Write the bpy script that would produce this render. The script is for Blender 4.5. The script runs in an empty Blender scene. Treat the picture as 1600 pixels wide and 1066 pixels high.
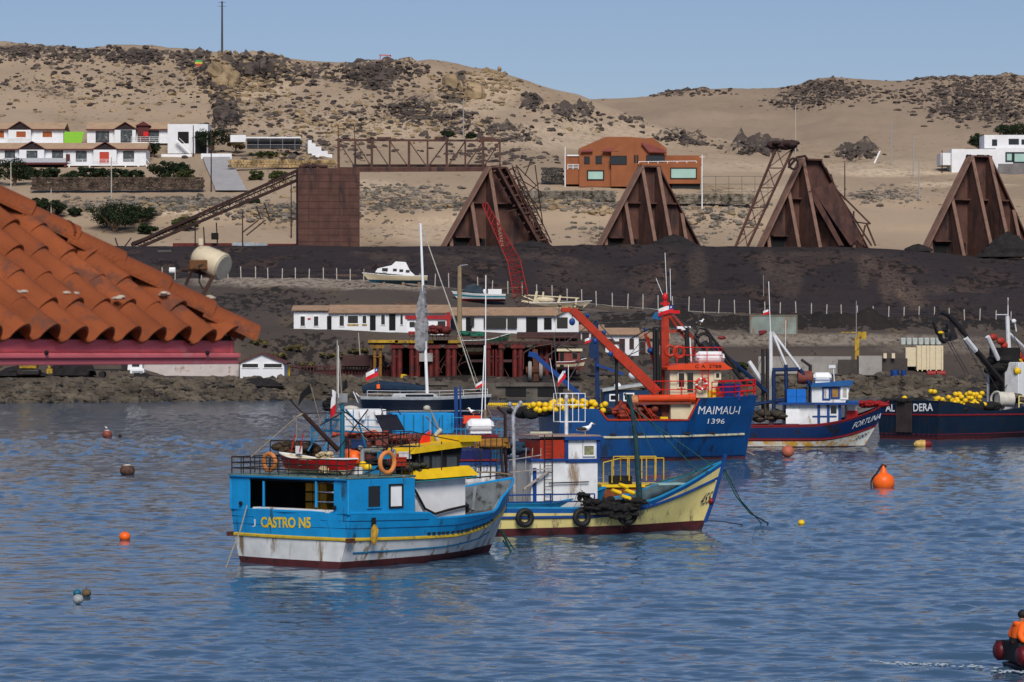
import bpy, math, random
import numpy as np
from mathutils import Vector, Matrix, noise as mnoise
R = math.radians
# ---------------------------------------------------------------- camera, sky, sun, exposure
F = 5000.0; H = 6.9; CX = 800.0; CY = 553.0        # focal length in px of the 1600 px photo, eye height, horizon
sc = bpy.context.scene
cam_d = bpy.data.cameras.new('camera'); cam = bpy.data.objects.new('camera', cam_d)
sc.collection.objects.link(cam); sc.camera = cam
cam.location = (0, 0, H); cam.rotation_euler = (R(90), 0, 0)
cam_d.sensor_width = 36.0; cam_d.lens = 36.0 * F / 1600.0
cam_d.shift_y = (CY - 533.0) / 1600.0
cam_d.clip_start = 0.5; cam_d.clip_end = 30000
cam_d.dof.use_dof = True; cam_d.dof.focus_distance = 118; cam_d.dof.aperture_fstop = 9.0
SUN_EL, SUN_AZ = 42.0, 175.0      # azimuth clockwise from +Y (north)
world = bpy.data.worlds.new("World"); sc.world = world; world.use_nodes = True
wn = world.node_tree; bg = wn.nodes['Background']
sky = wn.nodes.new('ShaderNodeTexSky'); sky.sky_type = 'NISHITA'; sky.sun_disc = False
sky.sun_elevation = R(SUN_EL); sky.sun_rotation = R(SUN_AZ)
sky.altitude = 0; sky.air_density = 1.0; sky.dust_density = 0.35; sky.ozone_density = 3.0
SKYMIX = wn.nodes.new('ShaderNodeMix'); SKYMIX.data_type = 'RGBA'; SKYMIX.blend_type = 'MULTIPLY'
SKYMIX.inputs[0].default_value = 1.0; SKYMIX.inputs[7].default_value = (0.72, 0.71, 0.84, 1)
wn.links.new(sky.outputs[0], SKYMIX.inputs[6]); wn.links.new(SKYMIX.outputs[2], bg.inputs[0])
bg.inputs[1].default_value = 0.072
sun_d = bpy.data.lights.new('sun', 'SUN'); sun = bpy.data.objects.new('sun', sun_d)
sc.collection.objects.link(sun); sun_d.energy = 2.95; sun_d.angle = R(26); sun_d.color = (1, 0.94, 0.85)
az = R(SUN_AZ); el = R(SUN_EL)
sdir = Vector((math.sin(az) * math.cos(el), math.cos(az) * math.cos(el), math.sin(el)))
sun.rotation_euler = sdir.to_track_quat('Z', 'Y').to_euler()
sc.view_settings.view_transform = 'Standard'; sc.view_settings.look = 'None'
sc.view_settings.exposure = 0.3; sc.view_settings.gamma = 1
sc.render.film_transparent = False
try:
    sc.cycles.max_bounces = 6; sc.cycles.transparent_max_bounces = 8; sc.cycles.use_denoising = True
except Exception: pass

# ---------------------------------------------------------------- helpers
COL = sc.collection
CAMP = Vector((0, 0, H))
def W(px, py, Y): return Vector(((px - CX) / F * Y, Y, H + (CY - py) / F * Y))
def ray(px, py): return Vector(((px - CX) / F, 1.0, (CY - py) / F))
def V(*a): return Vector(a)
class Fr:
    """a thing's own frame: position and heading; hit() carries a sight line onto one of its planes"""
    def __init__(s, loc, yaw=0.0):
        s.loc = Vector(loc); s.yaw = yaw
        s.M = Matrix.Translation(s.loc) @ Matrix.Rotation(yaw, 4, 'Z'); s.I = s.M.inverted()
    def hit(s, ax, v, px, py):
        o = s.I @ CAMP; d = s.I.to_3x3() @ ray(px, py); t = (v - o[ax]) / d[ax]
        return o + d * t
def cr(xs, ys, x):
    """smooth interpolation through knots (monotone cubic)"""
    n = len(xs)
    if x <= xs[0]: return ys[0]
    if x >= xs[-1]: return ys[-1]
    i = 0
    while x > xs[i + 1]: i += 1
    h = [xs[k + 1] - xs[k] for k in range(n - 1)]
    dl = [(ys[k + 1] - ys[k]) / h[k] for k in range(n - 1)]
    def m(k):
        if k == 0: return dl[0]
        if k == n - 1: return dl[-1]
        if dl[k - 1] * dl[k] <= 0: return 0
        return 2 * dl[k - 1] * dl[k] / (dl[k - 1] + dl[k])
    t = (x - xs[i]) / h[i]; t2 = t * t; t3 = t2 * t
    return (2*t3 - 3*t2 + 1) * ys[i] + (t3 - 2*t2 + t) * h[i] * m(i) + (-2*t3 + 3*t2) * ys[i+1] + (t3 - t2) * h[i] * m(i + 1)
def lin(xs, ys, x): return float(np.interp(x, xs, ys))

class MB:
    """collects shapes, then links them as one mesh object"""
    def __init__(s): s.v = []; s.f = []; s.m = []
    def add(s, vs, fs, mi=0, M=None):
        o = len(s.v)
        if M is not None: vs = [M @ Vector(p) for p in vs]
        s.v += [tuple(p) for p in vs]; s.f += [tuple(i + o for i in f) for f in fs]; s.m += [mi] * len(fs)
        return s
    def box(s, c, size, mi=0, rz=0, M=None, taper=1.0):
        x, y, z = size[0] / 2, size[1] / 2, size[2] / 2; t = taper
        vs = [V(-x, -y, -z), V(x, -y, -z), V(x, y, -z), V(-x, y, -z), V(-x*t, -y*t, z), V(x*t, -y*t, z), V(x*t, y*t, z), V(-x*t, y*t, z)]
        T = Matrix.Translation(Vector(c)) @ Matrix.Rotation(rz, 4, 'Z')
        if M is not None: T = M @ T
        return s.add([T @ p for p in vs], [(0, 3, 2, 1), (4, 5, 6, 7), (0, 1, 5, 4), (1, 2, 6, 5), (2, 3, 7, 6), (3, 0, 4, 7)], mi)
    def tube(s, pts, r, n=6, mi=0, cap=True):
        pts = [Vector(p) for p in pts]; k = len(pts)
        rs = r if isinstance(r, (list, tuple)) else [r] * k
        vs = []; up = None
        for i, p in enumerate(pts):
            d = (pts[min(i + 1, k - 1)] - pts[max(i - 1, 0)])
            if d.length < 1e-9: d = V(0, 0, 1)
            d.normalize()
            if up is None or abs(d.dot(up)) > 0.95:
                up = V(0, 0, 1) if abs(d.z) < 0.9 else V(1, 0, 0)
            a = d.cross(up).normalized(); b = a.cross(d).normalized(); up = b
            for j in range(n):
                t = 2 * math.pi * (j + 0.5) / n
                vs.append(p + (a * math.cos(t) + b * math.sin(t)) * rs[i])
        fs = [(i*n + j, i*n + (j+1) % n, (i+1)*n + (j+1) % n, (i+1)*n + j) for i in range(k-1) for j in range(n)]
        if cap: fs += [tuple(range(n))[::-1], tuple((k-1)*n + j for j in range(n))]
        return s.add(vs, fs, mi)
    def bar(s, a, b, w, h=None, mi=0):
        """square-section bar from a to b"""
        a = Vector(a); b = Vector(b); d = b - a; L = d.length
        if L < 1e-9: return s
        q = d.to_track_quat('X', 'Z').to_matrix().to_4x4(); h = h or w
        return s.box((0, 0, 0), (L, w, h), mi, M=Matrix.Translation((a + b) / 2) @ q)
    def ell(s, c, rad, n=10, m=7, mi=0, M=None):
        vs = [V(c[0], c[1], c[2] + rad[2])]
        for i in range(1, m):
            p = math.pi * i / m
            for j in range(n):
                t = 2 * math.pi * j / n
                vs.append(V(c[0] + rad[0]*math.sin(p)*math.cos(t), c[1] + rad[1]*math.sin(p)*math.sin(t), c[2] + rad[2]*math.cos(p)))
        vs.append(V(c[0], c[1], c[2] - rad[2])); L = len(vs) - 1
        fs = [(0, 1 + j, 1 + (j+1) % n) for j in range(n)]
        fs += [(1+i*n+j, 1+(i+1)*n+j, 1+(i+1)*n+(j+1) % n, 1+i*n+(j+1) % n) for i in range(m-2) for j in range(n)]
        fs += [(L, 1+(m-2)*n+(j+1) % n, 1+(m-2)*n+j) for j in range(n)]
        return s.add(vs, fs, mi, M)
    def torus(s, c, R1, r, ax='y', n=20, m=7, mi=0, M=None):
        vs = []
        for i in range(n):
            t = 2*math.pi*i/n
            for j in range(m):
                p = 2*math.pi*j/m; q = R1 + r*math.cos(p); w = r*math.sin(p)
                x, y, z = q*math.cos(t), w, q*math.sin(t)
                if ax == 'x': x, y = y, x
                elif ax == 'z': y, z = z, y
                vs.append(V(c[0]+x, c[1]+y, c[2]+z))
        fs = [(i*m+j, i*m+(j+1) % m, ((i+1) % n)*m+(j+1) % m, ((i+1) % n)*m+j) for i in range(n) for j in range(m)]
        return s.add(vs, fs, mi, M)
    def prism(s, poly, ax, a, b, mi=0, M=None):
        """polygon (2-D) extruded along axis ax from a to b"""
        n = len(poly)
        def P(u, w, t): return V(t, u, w) if ax == 0 else (V(u, t, w) if ax == 1 else V(u, w, t))
        vs = [P(u, w, a) for u, w in poly] + [P(u, w, b) for u, w in poly]
        fs = [tuple(range(n))[::-1], tuple(range(n, 2*n))] + [(i, (i+1) % n, n+(i+1) % n, n+i) for i in range(n)]
        return s.add(vs, fs, mi, M)
    def slab(s, pts, th, mi=0):
        """planar polygon given in 3-D, with thickness along its normal"""
        pts = [Vector(p) for p in pts]
        nr = Vector((0, 0, 0))
        for i in range(len(pts)): nr += (pts[i] - pts[0]).cross(pts[(i+1) % len(pts)] - pts[0])
        nr.normalize(); n = len(pts)
        vs = [p + nr*th/2 for p in pts] + [p - nr*th/2 for p in pts]
        fs = [tuple(range(n)), tuple(range(n, 2*n))[::-1]] + [(i, n+i, n+(i+1) % n, (i+1) % n) for i in range(n)]
        return s.add(vs, fs, mi)
    def grid(s, rows, mi=0, closed=False):
        o = len(rows[0]); vs = [p for r in rows for p in r]
        fs = []
        for i in range(len(rows) - 1):
            for j in range(o if closed else o - 1):
                fs.append((i*o+j, i*o+(j+1) % o, (i+1)*o+(j+1) % o, (i+1)*o+j))
        return s.add(vs, fs, mi)
    def lathe(s, c, prof, n=14, mi=0, M=None):
        """profile [(r,z)] turned about the vertical through c"""
        vs = [V(c[0]+r*math.cos(2*math.pi*j/n), c[1]+r*math.sin(2*math.pi*j/n), c[2]+z) for r, z in prof for j in range(n)]
        fs = [(i*n+j, i*n+(j+1) % n, (i+1)*n+(j+1) % n, (i+1)*n+j) for i in range(len(prof)-1) for j in range(n)]
        fs += [tuple(range(n))[::-1], tuple((len(prof)-1)*n+j for j in range(n))]
        return s.add(vs, fs, mi, M)
    def build(s, name, mats, parent=None, smooth=35, bevel=0, label=None):
        me = bpy.data.meshes.new(name); me.from_pydata(s.v, [], s.f)
        if not isinstance(mats, (list, tuple)): mats = [mats]
        for m in mats: me.materials.append(m)
        me.polygons.foreach_set('material_index', s.m); me.validate(); me.update()
        if smooth:
            me.polygons.foreach_set('use_smooth', [True]*len(me.polygons))
            try: me.set_sharp_from_angle(angle=R(smooth))
            except Exception: pass
        o = bpy.data.objects.new(name, me); COL.objects.link(o)
        if parent is not None: o.parent = parent
        if bevel:
            b = o.modifiers.new('bevel', 'BEVEL'); b.width = bevel; b.segments = 2; b.limit_method = 'ANGLE'
        if label: o['label'] = label
        return o
def tag(o, label, cat, group=None, kind=None):
    if label: o['label'] = label
    if cat: o['category'] = cat
    if group: o['group'] = group
    if kind: o['kind'] = kind
    return o
def thing(name, fr, label, cat, group=None):
    o = bpy.data.objects.new(name, None); COL.objects.link(o)
    if isinstance(fr, Fr): o.location = fr.loc; o.rotation_euler = (0, 0, fr.yaw)
    else: o.location = fr
    o.empty_display_size = 0.3
    return tag(o, label, cat, group)
def copy_tree(root, loc=None, rz=None, label=None, scale=None):
    r = root.copy(); COL.objects.link(r)
    if loc is not None: r.location = loc
    if rz is not None: r.rotation_euler = (0, 0, rz)
    if scale is not None: r.scale = (scale,)*3 if not isinstance(scale, tuple) else scale
    if label: r['label'] = label
    for ch in list(root.children):
        c = ch.copy(); COL.objects.link(c); c.parent = r
        for g in list(ch.children):
            d = g.copy(); COL.objects.link(d); d.parent = c
    return r

# ---------------------------------------------------------------- materials
MATS = {}
def nodes_of(m):
    m.use_nodes = True; nt = m.node_tree; return nt, nt.nodes, nt.links, nt.nodes['Principled BSDF']
def mat(name, col, rough=0.6, var=0.25, scale=3.0, stain=None, stain_amt=0.0, stain_scale=1.5, bump=0.0, bscale=30, metal=0.0, streak=False, spec=0.3, coat=0):
    """procedural paint/stone: base colour with soft variation, plus patches of a second colour (rust, dirt, bare wood)"""
    if name in MATS: return MATS[name]
    m = bpy.data.materials.new(name); nt, N, L, b = nodes_of(m)
    tc = N.new('ShaderNodeTexCoord'); n1 = N.new('ShaderNodeTexNoise'); n1.inputs['Scale'].default_value = scale; n1.inputs['Detail'].default_value = 6
    L.new(tc.outputs['Object'], n1.inputs['Vector'])
    rp = N.new('ShaderNodeMapRange'); rp.inputs[1].default_value = 0.3; rp.inputs[2].default_value = 0.7
    rp.inputs[3].default_value = 1 - var; rp.inputs[4].default_value = 1 + var * 0.5; L.new(n1.outputs[0], rp.inputs[0])
    mx = N.new('ShaderNodeMix'); mx.data_type = 'RGBA'; mx.blend_type = 'MULTIPLY'; mx.inputs[0].default_value = 1
    mx.inputs[6].default_value = (*col, 1)
    cb = N.new('ShaderNodeCombineColor'); 
    for i in range(3): L.new(rp.outputs[0], cb.inputs[i])
    L.new(cb.outputs[0], mx.inputs[7]); out = mx.outputs[2]
    if stain is not None and stain_amt > 0:
        mp = N.new('ShaderNodeMapping'); mp.inputs['Scale'].default_value = (1, 1, 0.22) if streak else (1, 1, 1)
        L.new(tc.outputs['Object'], mp.inputs[0])
        n2 = N.new('ShaderNodeTexNoise'); n2.inputs['Scale'].default_value = stain_scale; n2.inputs['Detail'].default_value = 8; n2.inputs['Roughness'].default_value = 0.68
        L.new(mp.outputs[0], n2.inputs['Vector'])
        r2 = N.new('ShaderNodeMapRange'); c = 0.66 - 0.3 * stain_amt
        r2.inputs[1].default_value = c; r2.inputs[2].default_value = c + 0.09; L.new(n2.outputs[0], r2.inputs[0])
        m2 = N.new('ShaderNodeMix'); m2.data_type = 'RGBA'; L.new(r2.outputs[0], m2.inputs[0]); L.new(out, m2.inputs[6]); m2.inputs[7].default_value = (*stain, 1)
        out = m2.outputs[2]
    L.new(out, b.inputs['Base Color']); b.inputs['Roughness'].default_value = rough; b.inputs['Metallic'].default_value = metal
    b.inputs['Specular IOR Level'].default_value = spec
    if bump:
        n3 = N.new('ShaderNodeTexNoise'); n3.inputs['Scale'].default_value = bscale; n3.inputs['Detail'].default_value = 5; L.new(tc.outputs['Object'], n3.inputs['Vector'])
        bp = N.new('ShaderNodeBump'); bp.inputs['Strength'].default_value = bump; bp.inputs['Distance'].default_value = 0.05
        L.new(n3.outputs[0], bp.inputs['Height']); L.new(bp.outputs[0], b.inputs['Normal'])
    MATS[name] = m; return m
RUST = (0.10, 0.035, 0.015); GRIME = (0.025, 0.025, 0.025); WOODY = (0.16, 0.11, 0.07)
M_white = mat('white_paint', (0.66, 0.67, 0.68), 0.5, 0.14, 2, (0.26, 0.19, 0.13), 0.34, 1.9, streak=True)
M_cleanw = mat('clean_white', (0.78, 0.79, 0.80), 0.4, 0.08, 3)
M_housew = mat('white_plaster', (0.70, 0.71, 0.73), 0.8, 0.08, 0.5, (0.45, 0.42, 0.40), 0.1, 0.5, streak=True)
M_glass = mat('dark_glass', (0.012, 0.014, 0.018), 0.08, 0.2, 2, spec=0.6)
M_black = mat('black_rubber', (0.012, 0.012, 0.013), 0.65, 0.3, 6)
M_dark = mat('dark_void', (0.01, 0.01, 0.011), 0.9, 0.3, 3)
M_blk = mat('black_steel', (0.018, 0.016, 0.017), 0.5, 0.3, 5, RUST, 0.25, 3)
M_grey = mat('galvanised', (0.30, 0.31, 0.32), 0.5, 0.2, 4, RUST, 0.15, 3)
M_wood = mat('old_wood', (0.22, 0.15, 0.09), 0.8, 0.4, 3, (0.07, 0.05, 0.035), 0.3, 4)
M_lb = mat('sky_blue_paint', (0.008, 0.25, 0.56), 0.42, 0.14, 2, (0.02, 0.07, 0.12), 0.30, 2.6, bump=0.15, bscale=9, streak=True)
M_lb2 = mat('pale_blue_paint', (0.015, 0.20, 0.40), 0.5, 0.2, 2, (0.02, 0.05, 0.09), 0.25, 3)
M_teal = mat('teal_paint', (0.008, 0.12, 0.20), 0.5, 0.3, 3, RUST, 0.2, 3)
M_navy = mat('navy_paint', (0.004, 0.022, 0.085), 0.45, 0.25, 2, (0.02, 0.02, 0.03), 0.25, 2, streak=True)
M_royal = mat('royal_blue_paint', (0.006, 0.045, 0.20), 0.45, 0.25, 2, (0.02, 0.02, 0.035), 0.25, 2.5, streak=True)
M_bluem = mat('mid_blue_paint', (0.004, 0.055, 0.19), 0.42, 0.18, 0.8, (0.010, 0.024, 0.06), 0.42, 1.1, bump=0.12, bscale=3, streak=True)
M_yel = mat('yellow_paint', (0.72, 0.46, 0.01), 0.45, 0.12, 3, (0.30, 0.18, 0.03), 0.15, 4)
M_yrail = mat('yellow_rail_paint', (0.55, 0.38, 0.03), 0.5, 0.2, 3, (0.12, 0.10, 0.05), 0.3, 2.5)
M_cream = mat('cream_yellow_paint', (0.74, 0.62, 0.24), 0.5, 0.12, 1.5, (0.25, 0.19, 0.11), 0.32, 2.4, streak=True)
M_ivory = mat('ivory_paint', (0.62, 0.53, 0.36), 0.5, 0.1, 2, RUST, 0.08, 3, streak=True)
M_red = mat('red_paint', (0.58, 0.012, 0.012), 0.42, 0.15, 3)
M_dred = mat('dark_red_paint', (0.17, 0.010, 0.014), 0.5, 0.25, 3, GRIME, 0.2, 3)
M_anti = mat('antifouling', (0.085, 0.018, 0.020), 0.7, 0.35, 2, (0.02, 0.014, 0.014), 0.4, 2.5)
M_orange = mat('orange_paint', (0.38, 0.030, 0.009), 0.5, 0.2, 2, (0.15, 0.03, 0.015), 0.25, 2.5)
M_flor = mat('orange_plastic', (0.85, 0.13, 0.012), 0.4, 0.1, 3)
M_ring = mat('faded_orange_ring', (0.62, 0.22, 0.06), 0.6, 0.2, 5)
M_fyel = mat('float_yellow', (0.78, 0.50, 0.012), 0.4, 0.2, 4)
M_net = mat('black_net', (0.014, 0.013, 0.013), 0.95, 0.5, 9, (0.05, 0.035, 0.02), 0.25, 6, bump=0.9, bscale=16)
M_redrust = mat('red_rust_deck', (0.20, 0.045, 0.03), 0.7, 0.4, 3, (0.06, 0.03, 0.025), 0.4, 3)
M_rust = mat('rusty_steel', (0.098, 0.046, 0.036), 0.85, 0.35, 0.5, (0.034, 0.021, 0.022), 0.45, 0.35, streak=True)
M_rope = mat('old_rope', (0.30, 0.25, 0.18), 0.9, 0.3, 10)
M_grope = mat('green_rope', (0.02, 0.09, 0.07), 0.9, 0.3, 10)
M_wirem = mat('wire', (0.05, 0.05, 0.055), 0.6, 0.2, 5)
M_skin = mat('skin', (0.30, 0.15, 0.09), 0.5, 0.1, 10)
# ---------------------------------------------------------------- water
def make_water():
    m = bpy.data.materials.new('sea_water'); nt, N, L, b = nodes_of(m)
    b.inputs['Base Color'].default_value = (0.044, 0.092, 0.150, 1); b.inputs['Roughness'].default_value = 0.10; b.inputs['IOR'].default_value = 1.48
    b.inputs['Specular IOR Level'].default_value = 0.5
    tc = N.new('ShaderNodeTexCoord')
    def nz(sx, sy, scale, detail, rough=0.5, dist=0.0):
        mp = N.new('ShaderNodeMapping'); mp.inputs['Scale'].default_value = (sx, sy, 1); mp.inputs['Rotation'].default_value = (0, 0, R(8)); L.new(tc.outputs['Object'], mp.inputs[0])
        n = N.new('ShaderNodeTexNoise'); n.inputs['Scale'].default_value = scale; n.inputs['Detail'].default_value = detail
        n.inputs['Roughness'].default_value = rough; n.inputs['Distortion'].default_value = dist; L.new(mp.outputs[0], n.inputs['Vector']); return n.outputs[0]
    a = nz(0.6, 1, 0.85, 4, 0.55, 0.5); e = nz(0.45, 1, 0.5, 3, 0.5, 0.8); c = nz(0.7, 1, 0.2, 3); d = nz(1, 1, 0.03, 2)
    def mth(op, x, y, z=None):
        q = N.new('ShaderNodeMath'); q.operation = op
        for i, k in enumerate((x, y, z)):
            if k is None: continue
            if isinstance(k, (int, float)): q.inputs[i].default_value = k
            else: L.new(k, q.inputs[i])
        return q.outputs[0]
    gust = N.new('ShaderNodeMapRange'); gust.inputs[1].default_value = 0.35; gust.inputs[2].default_value = 0.65; gust.inputs[3].default_value = 0.6; gust.inputs[4].default_value = 1.15
    L.new(d, gust.inputs[0])
    e = mth('SUBTRACT', 1.0, mth('ABSOLUTE', mth('MULTIPLY_ADD', e, 6.0, -3.0), 0)); h = mth('MULTIPLY', mth('MULTIPLY_ADD', e, 0.16, a), gust.outputs[0]); h = mth('MULTIPLY_ADD', c, 1.3, h)
    bp = N.new('ShaderNodeBump'); bp.inputs['Strength'].default_value = 1.0; bp.inputs['Distance'].default_value = WATER_BUMP
    L.new(h, bp.inputs['Height']); L.new(bp.outputs[0], b.inputs['Normal'])
    # wind waves as real relief: a sum of short crests, finer close to the viewer
    rs = np.random.RandomState(7); pys = np.concatenate([np.arange(1180, 1075, -4.0), np.arange(1075, 640, -0.75), np.arange(640, 605, -1.0)])
    Yr = F*H/(pys - CY); pxs = np.arange(-420, 2020, 4.5); X = (pxs[None, :] - CX)/F*Yr[:, None]; Y = np.repeat(Yr[:, None], len(pxs), 1); Z = np.zeros_like(X)
    for k in range(90):
        lam = 0.30*(8.0 ** (rs.rand()**1.15)); th = R(8) + rs.randn()*0.5; kx, ky = math.sin(th)*2*math.pi/lam, math.cos(th)*2*math.pi/lam
        Z += 0.0078*lam**0.95*np.sin(kx*X + ky*Y + rs.rand()*6.28)
    swell = 0.75 + 0.35*np.sin(X*0.05 + Y*0.021 + 1) * np.sin(Y*0.043 - X*0.017)
    Z = Z*swell*WAVE*(1 + 1.1*np.clip((Y - 110)/180, 0, 1)); Z = Z + 2.2*Z*np.abs(Z)*(Z > 0) - 0.02
    n = len(pxs); rws = len(pys); vs = np.stack([X, Y, Z], -1).reshape(-1, 3); idx = np.arange(rws*n).reshape(rws, n)
    fs = np.stack([idx[:-1, :-1], idx[:-1, 1:], idx[1:, 1:], idx[1:, :-1]], -1).reshape(-1, 4)
    me = bpy.data.meshes.new('water'); nv = len(vs); vs = np.concatenate([vs, np.array([(-900, -200, -.35), (900, -200, -.35), (900, 640, -.35), (-900, 640, -.35)])]); nf = len(fs) + 1
    fs = np.concatenate([fs, [[nv, nv + 1, nv + 2, nv + 3]]])
    me.vertices.add(len(vs)); me.vertices.foreach_set('co', vs.ravel()); me.loops.add(nf*4); me.loops.foreach_set('vertex_index', fs.ravel().astype(np.int32)); me.polygons.add(nf); me.polygons.foreach_set('loop_start', np.arange(0, nf*4, 4, dtype=np.int32)); me.polygons.foreach_set('loop_total', np.full(nf, 4, dtype=np.int32))
    me.update(); me.polygons.foreach_set('use_smooth', [True]*nf); me.materials.append(m); me.validate(); o = bpy.data.objects.new('water', me); COL.objects.link(o)
    return tag(o, 'rippled blue grey harbour water', 'water', kind='structure')
WAVE = 0.48
WATER_BUMP = 0.05
make_water()

# ---------------------------------------------------------------- terrain (control rows along sight columns, real distances)
PXC = [-500, -100, 0, 200, 450, 600, 800, 950, 1100, 1300, 1450, 1600, 1750, 2200]
def row(vals): return dict(zip([0, 200, 450, 600, 800, 950, 1100, 1300, 1450, 1600], vals))
def full(vals):
    a = list(vals); return [a[0], a[0]] + a + [a[-1], a[-1]]
YS = full([448, 458, 475, 480, 486, 492, 496, 500, 503, 505])       # shoreline distance
def stn(dY, kind, vals):   # station: distance beyond the shoreline (or absolute), value = z or pixel height
    return (dY, kind, full(vals) if isinstance(vals, (list, tuple)) else [vals]*14)
ST = [stn(-6, 'z', -1.5), stn(0, 'z', -0.2), stn(6, 'z', 2.4), stn(9, 'z', 3.1),
      stn(27, 'z', 3.5),
      stn(34, 'p', [560, 560, 538, 548, 566, 565, 566, 567, 570, 572]),
      stn(40, 'p', [530, 528, 520, 521, 522, 540, 548, 545, 548, 552]),
      stn(44, 'p', [520, 518, 516, 516, 516, 520, 540, 541, 543, 546]),
      stn(53, 'p', [515, 513, 511, 511, 511, 512, 519, 521, 524, 528])]
ABS = [stn(565, 'p', [470, 462, 452, 448, 472, 497, 502, 506, 510, 513]),
       stn(583, 'p', [436, 433, 434, 440, 460, 476, 486, 495, 500, 506])]
MOUND = [stn(583, 'p', [436, 433, 434, 440, 460, 476, 486, 495, 500, 506]),
         stn(600, 'p', [422, 421, 422, 426, 437, 447, 455, 460, 466, 472]),
         stn(655, 'p', [388, 387, 386.5, 386, 386, 386, 386.5, 387, 395, 409]),
         stn(661, 'p', [385, 385, 384.5, 384.5, 384.5, 384.5, 385, 385, 393.5, 408]),
         stn(676, 'z', [29.0, 29.0, 29.0, 29.0, 29.0, 29.0, 29.0, 29.0, 28.6, 27.6])]
HILL = [stn(676, 'z', [29.0, 29.0, 29.0, 29.0, 29.0, 29.0, 29.0, 29.0, 28.6, 27.6]),
        stn(700, 'p', [386, 386, 386, 386, 386, 386, 386, 386, 388, 390]),
        stn(728, 'p', [352, 352, 350, 350, 350, 350, 352, 360, 362, 362]),
        stn(733, 'p', [335, 334, 332, 331, 331, 331, 333, 350, 352, 352]),
        stn(755, 'p', [312, 311, 308, 303, 303, 303, 305, 325, 328, 330]),
        stn(765, 'p', [299, 297, 296, 290, 291, 292, 296, 309, 309, 312]),
        stn(800, 'p', [268, 268, 262, 262, 264, 266, 272, 290, 290, 293]),
        stn(850, 'p', [218, 220, 222, 226, 236, 246, 250, 265, 260, 258]),
        stn(920, 'p', [160, 160, 158, 165, 185, 215, 228, 240, 238, 238]),
        stn(970, 'p', [105, 105, 115, 130, 150, 185, 215, 232, 232, 234])]
RIDGE_X = [-500, -200, 0, 30, 60, 100, 130, 160, 175, 230, 260, 290, 340, 350, 400, 440, 500, 560, 600, 640, 670, 700, 740, 770, 800, 830, 860, 900, 930, 1000, 1060, 1100, 1200, 1300, 1450, 1600, 2200]
RIDGE_P = [60, 62, 66, 69, 71, 73, 76, 71, 68, 69, 73, 77, 82, 84, 86, 90, 96, 100, 97, 96, 93, 97, 105, 107, 117, 128, 138, 147, 158, 185, 203, 212, 222, 229, 230, 231, 231]
HILL_R = ('ridge', RIDGE_X, RIDGE_P)
def col_interp(vals, px): return cr(PXC, vals, px)
def station_yz(st, px):
    dY, kind, vals = st
    Y = dY if dY > 300 else cr(PXC, YS, px) + dY
    v = col_interp(vals, px)
    return Y, (v if kind == 'z' else H + (CY - v) / F * Y)
def column(px, sts):
    out = [station_yz(s, px) for s in sts]
    return out
def full_column(px):
    c = column(px, ST + ABS) + column(px, MOUND[1:]) + column(px, HILL[1:])
    rp = cr(RIDGE_X, RIDGE_P, px); c.append((1010, H + (CY - rp) / F * 1010)); c.append((1100, c[-1][1] - 25))
    return c
def gz(px, Y):
    c = full_column(px); return lin([a for a, _ in c], [b for _, b in c], Y)
def groundY(px, py, lo=470):
    c = full_column(px); ys = [a for a, _ in c]; zs = [b for _, b in c]; Y = cr(PXC, YS, px) + 9
    while Y < 640:
        if CY - (lin(ys, zs, Y) - H)/Y*F <= py: return Y
        Y += .5
    return Y
def G(px, Y, dz=0.0):
    return Vector(((px - CX) / F * Y, Y, gz(px, Y) + dz))
def fbm(p, oct=4):
    return mnoise.fractal(p, 0.9, 2.1, oct)
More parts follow.
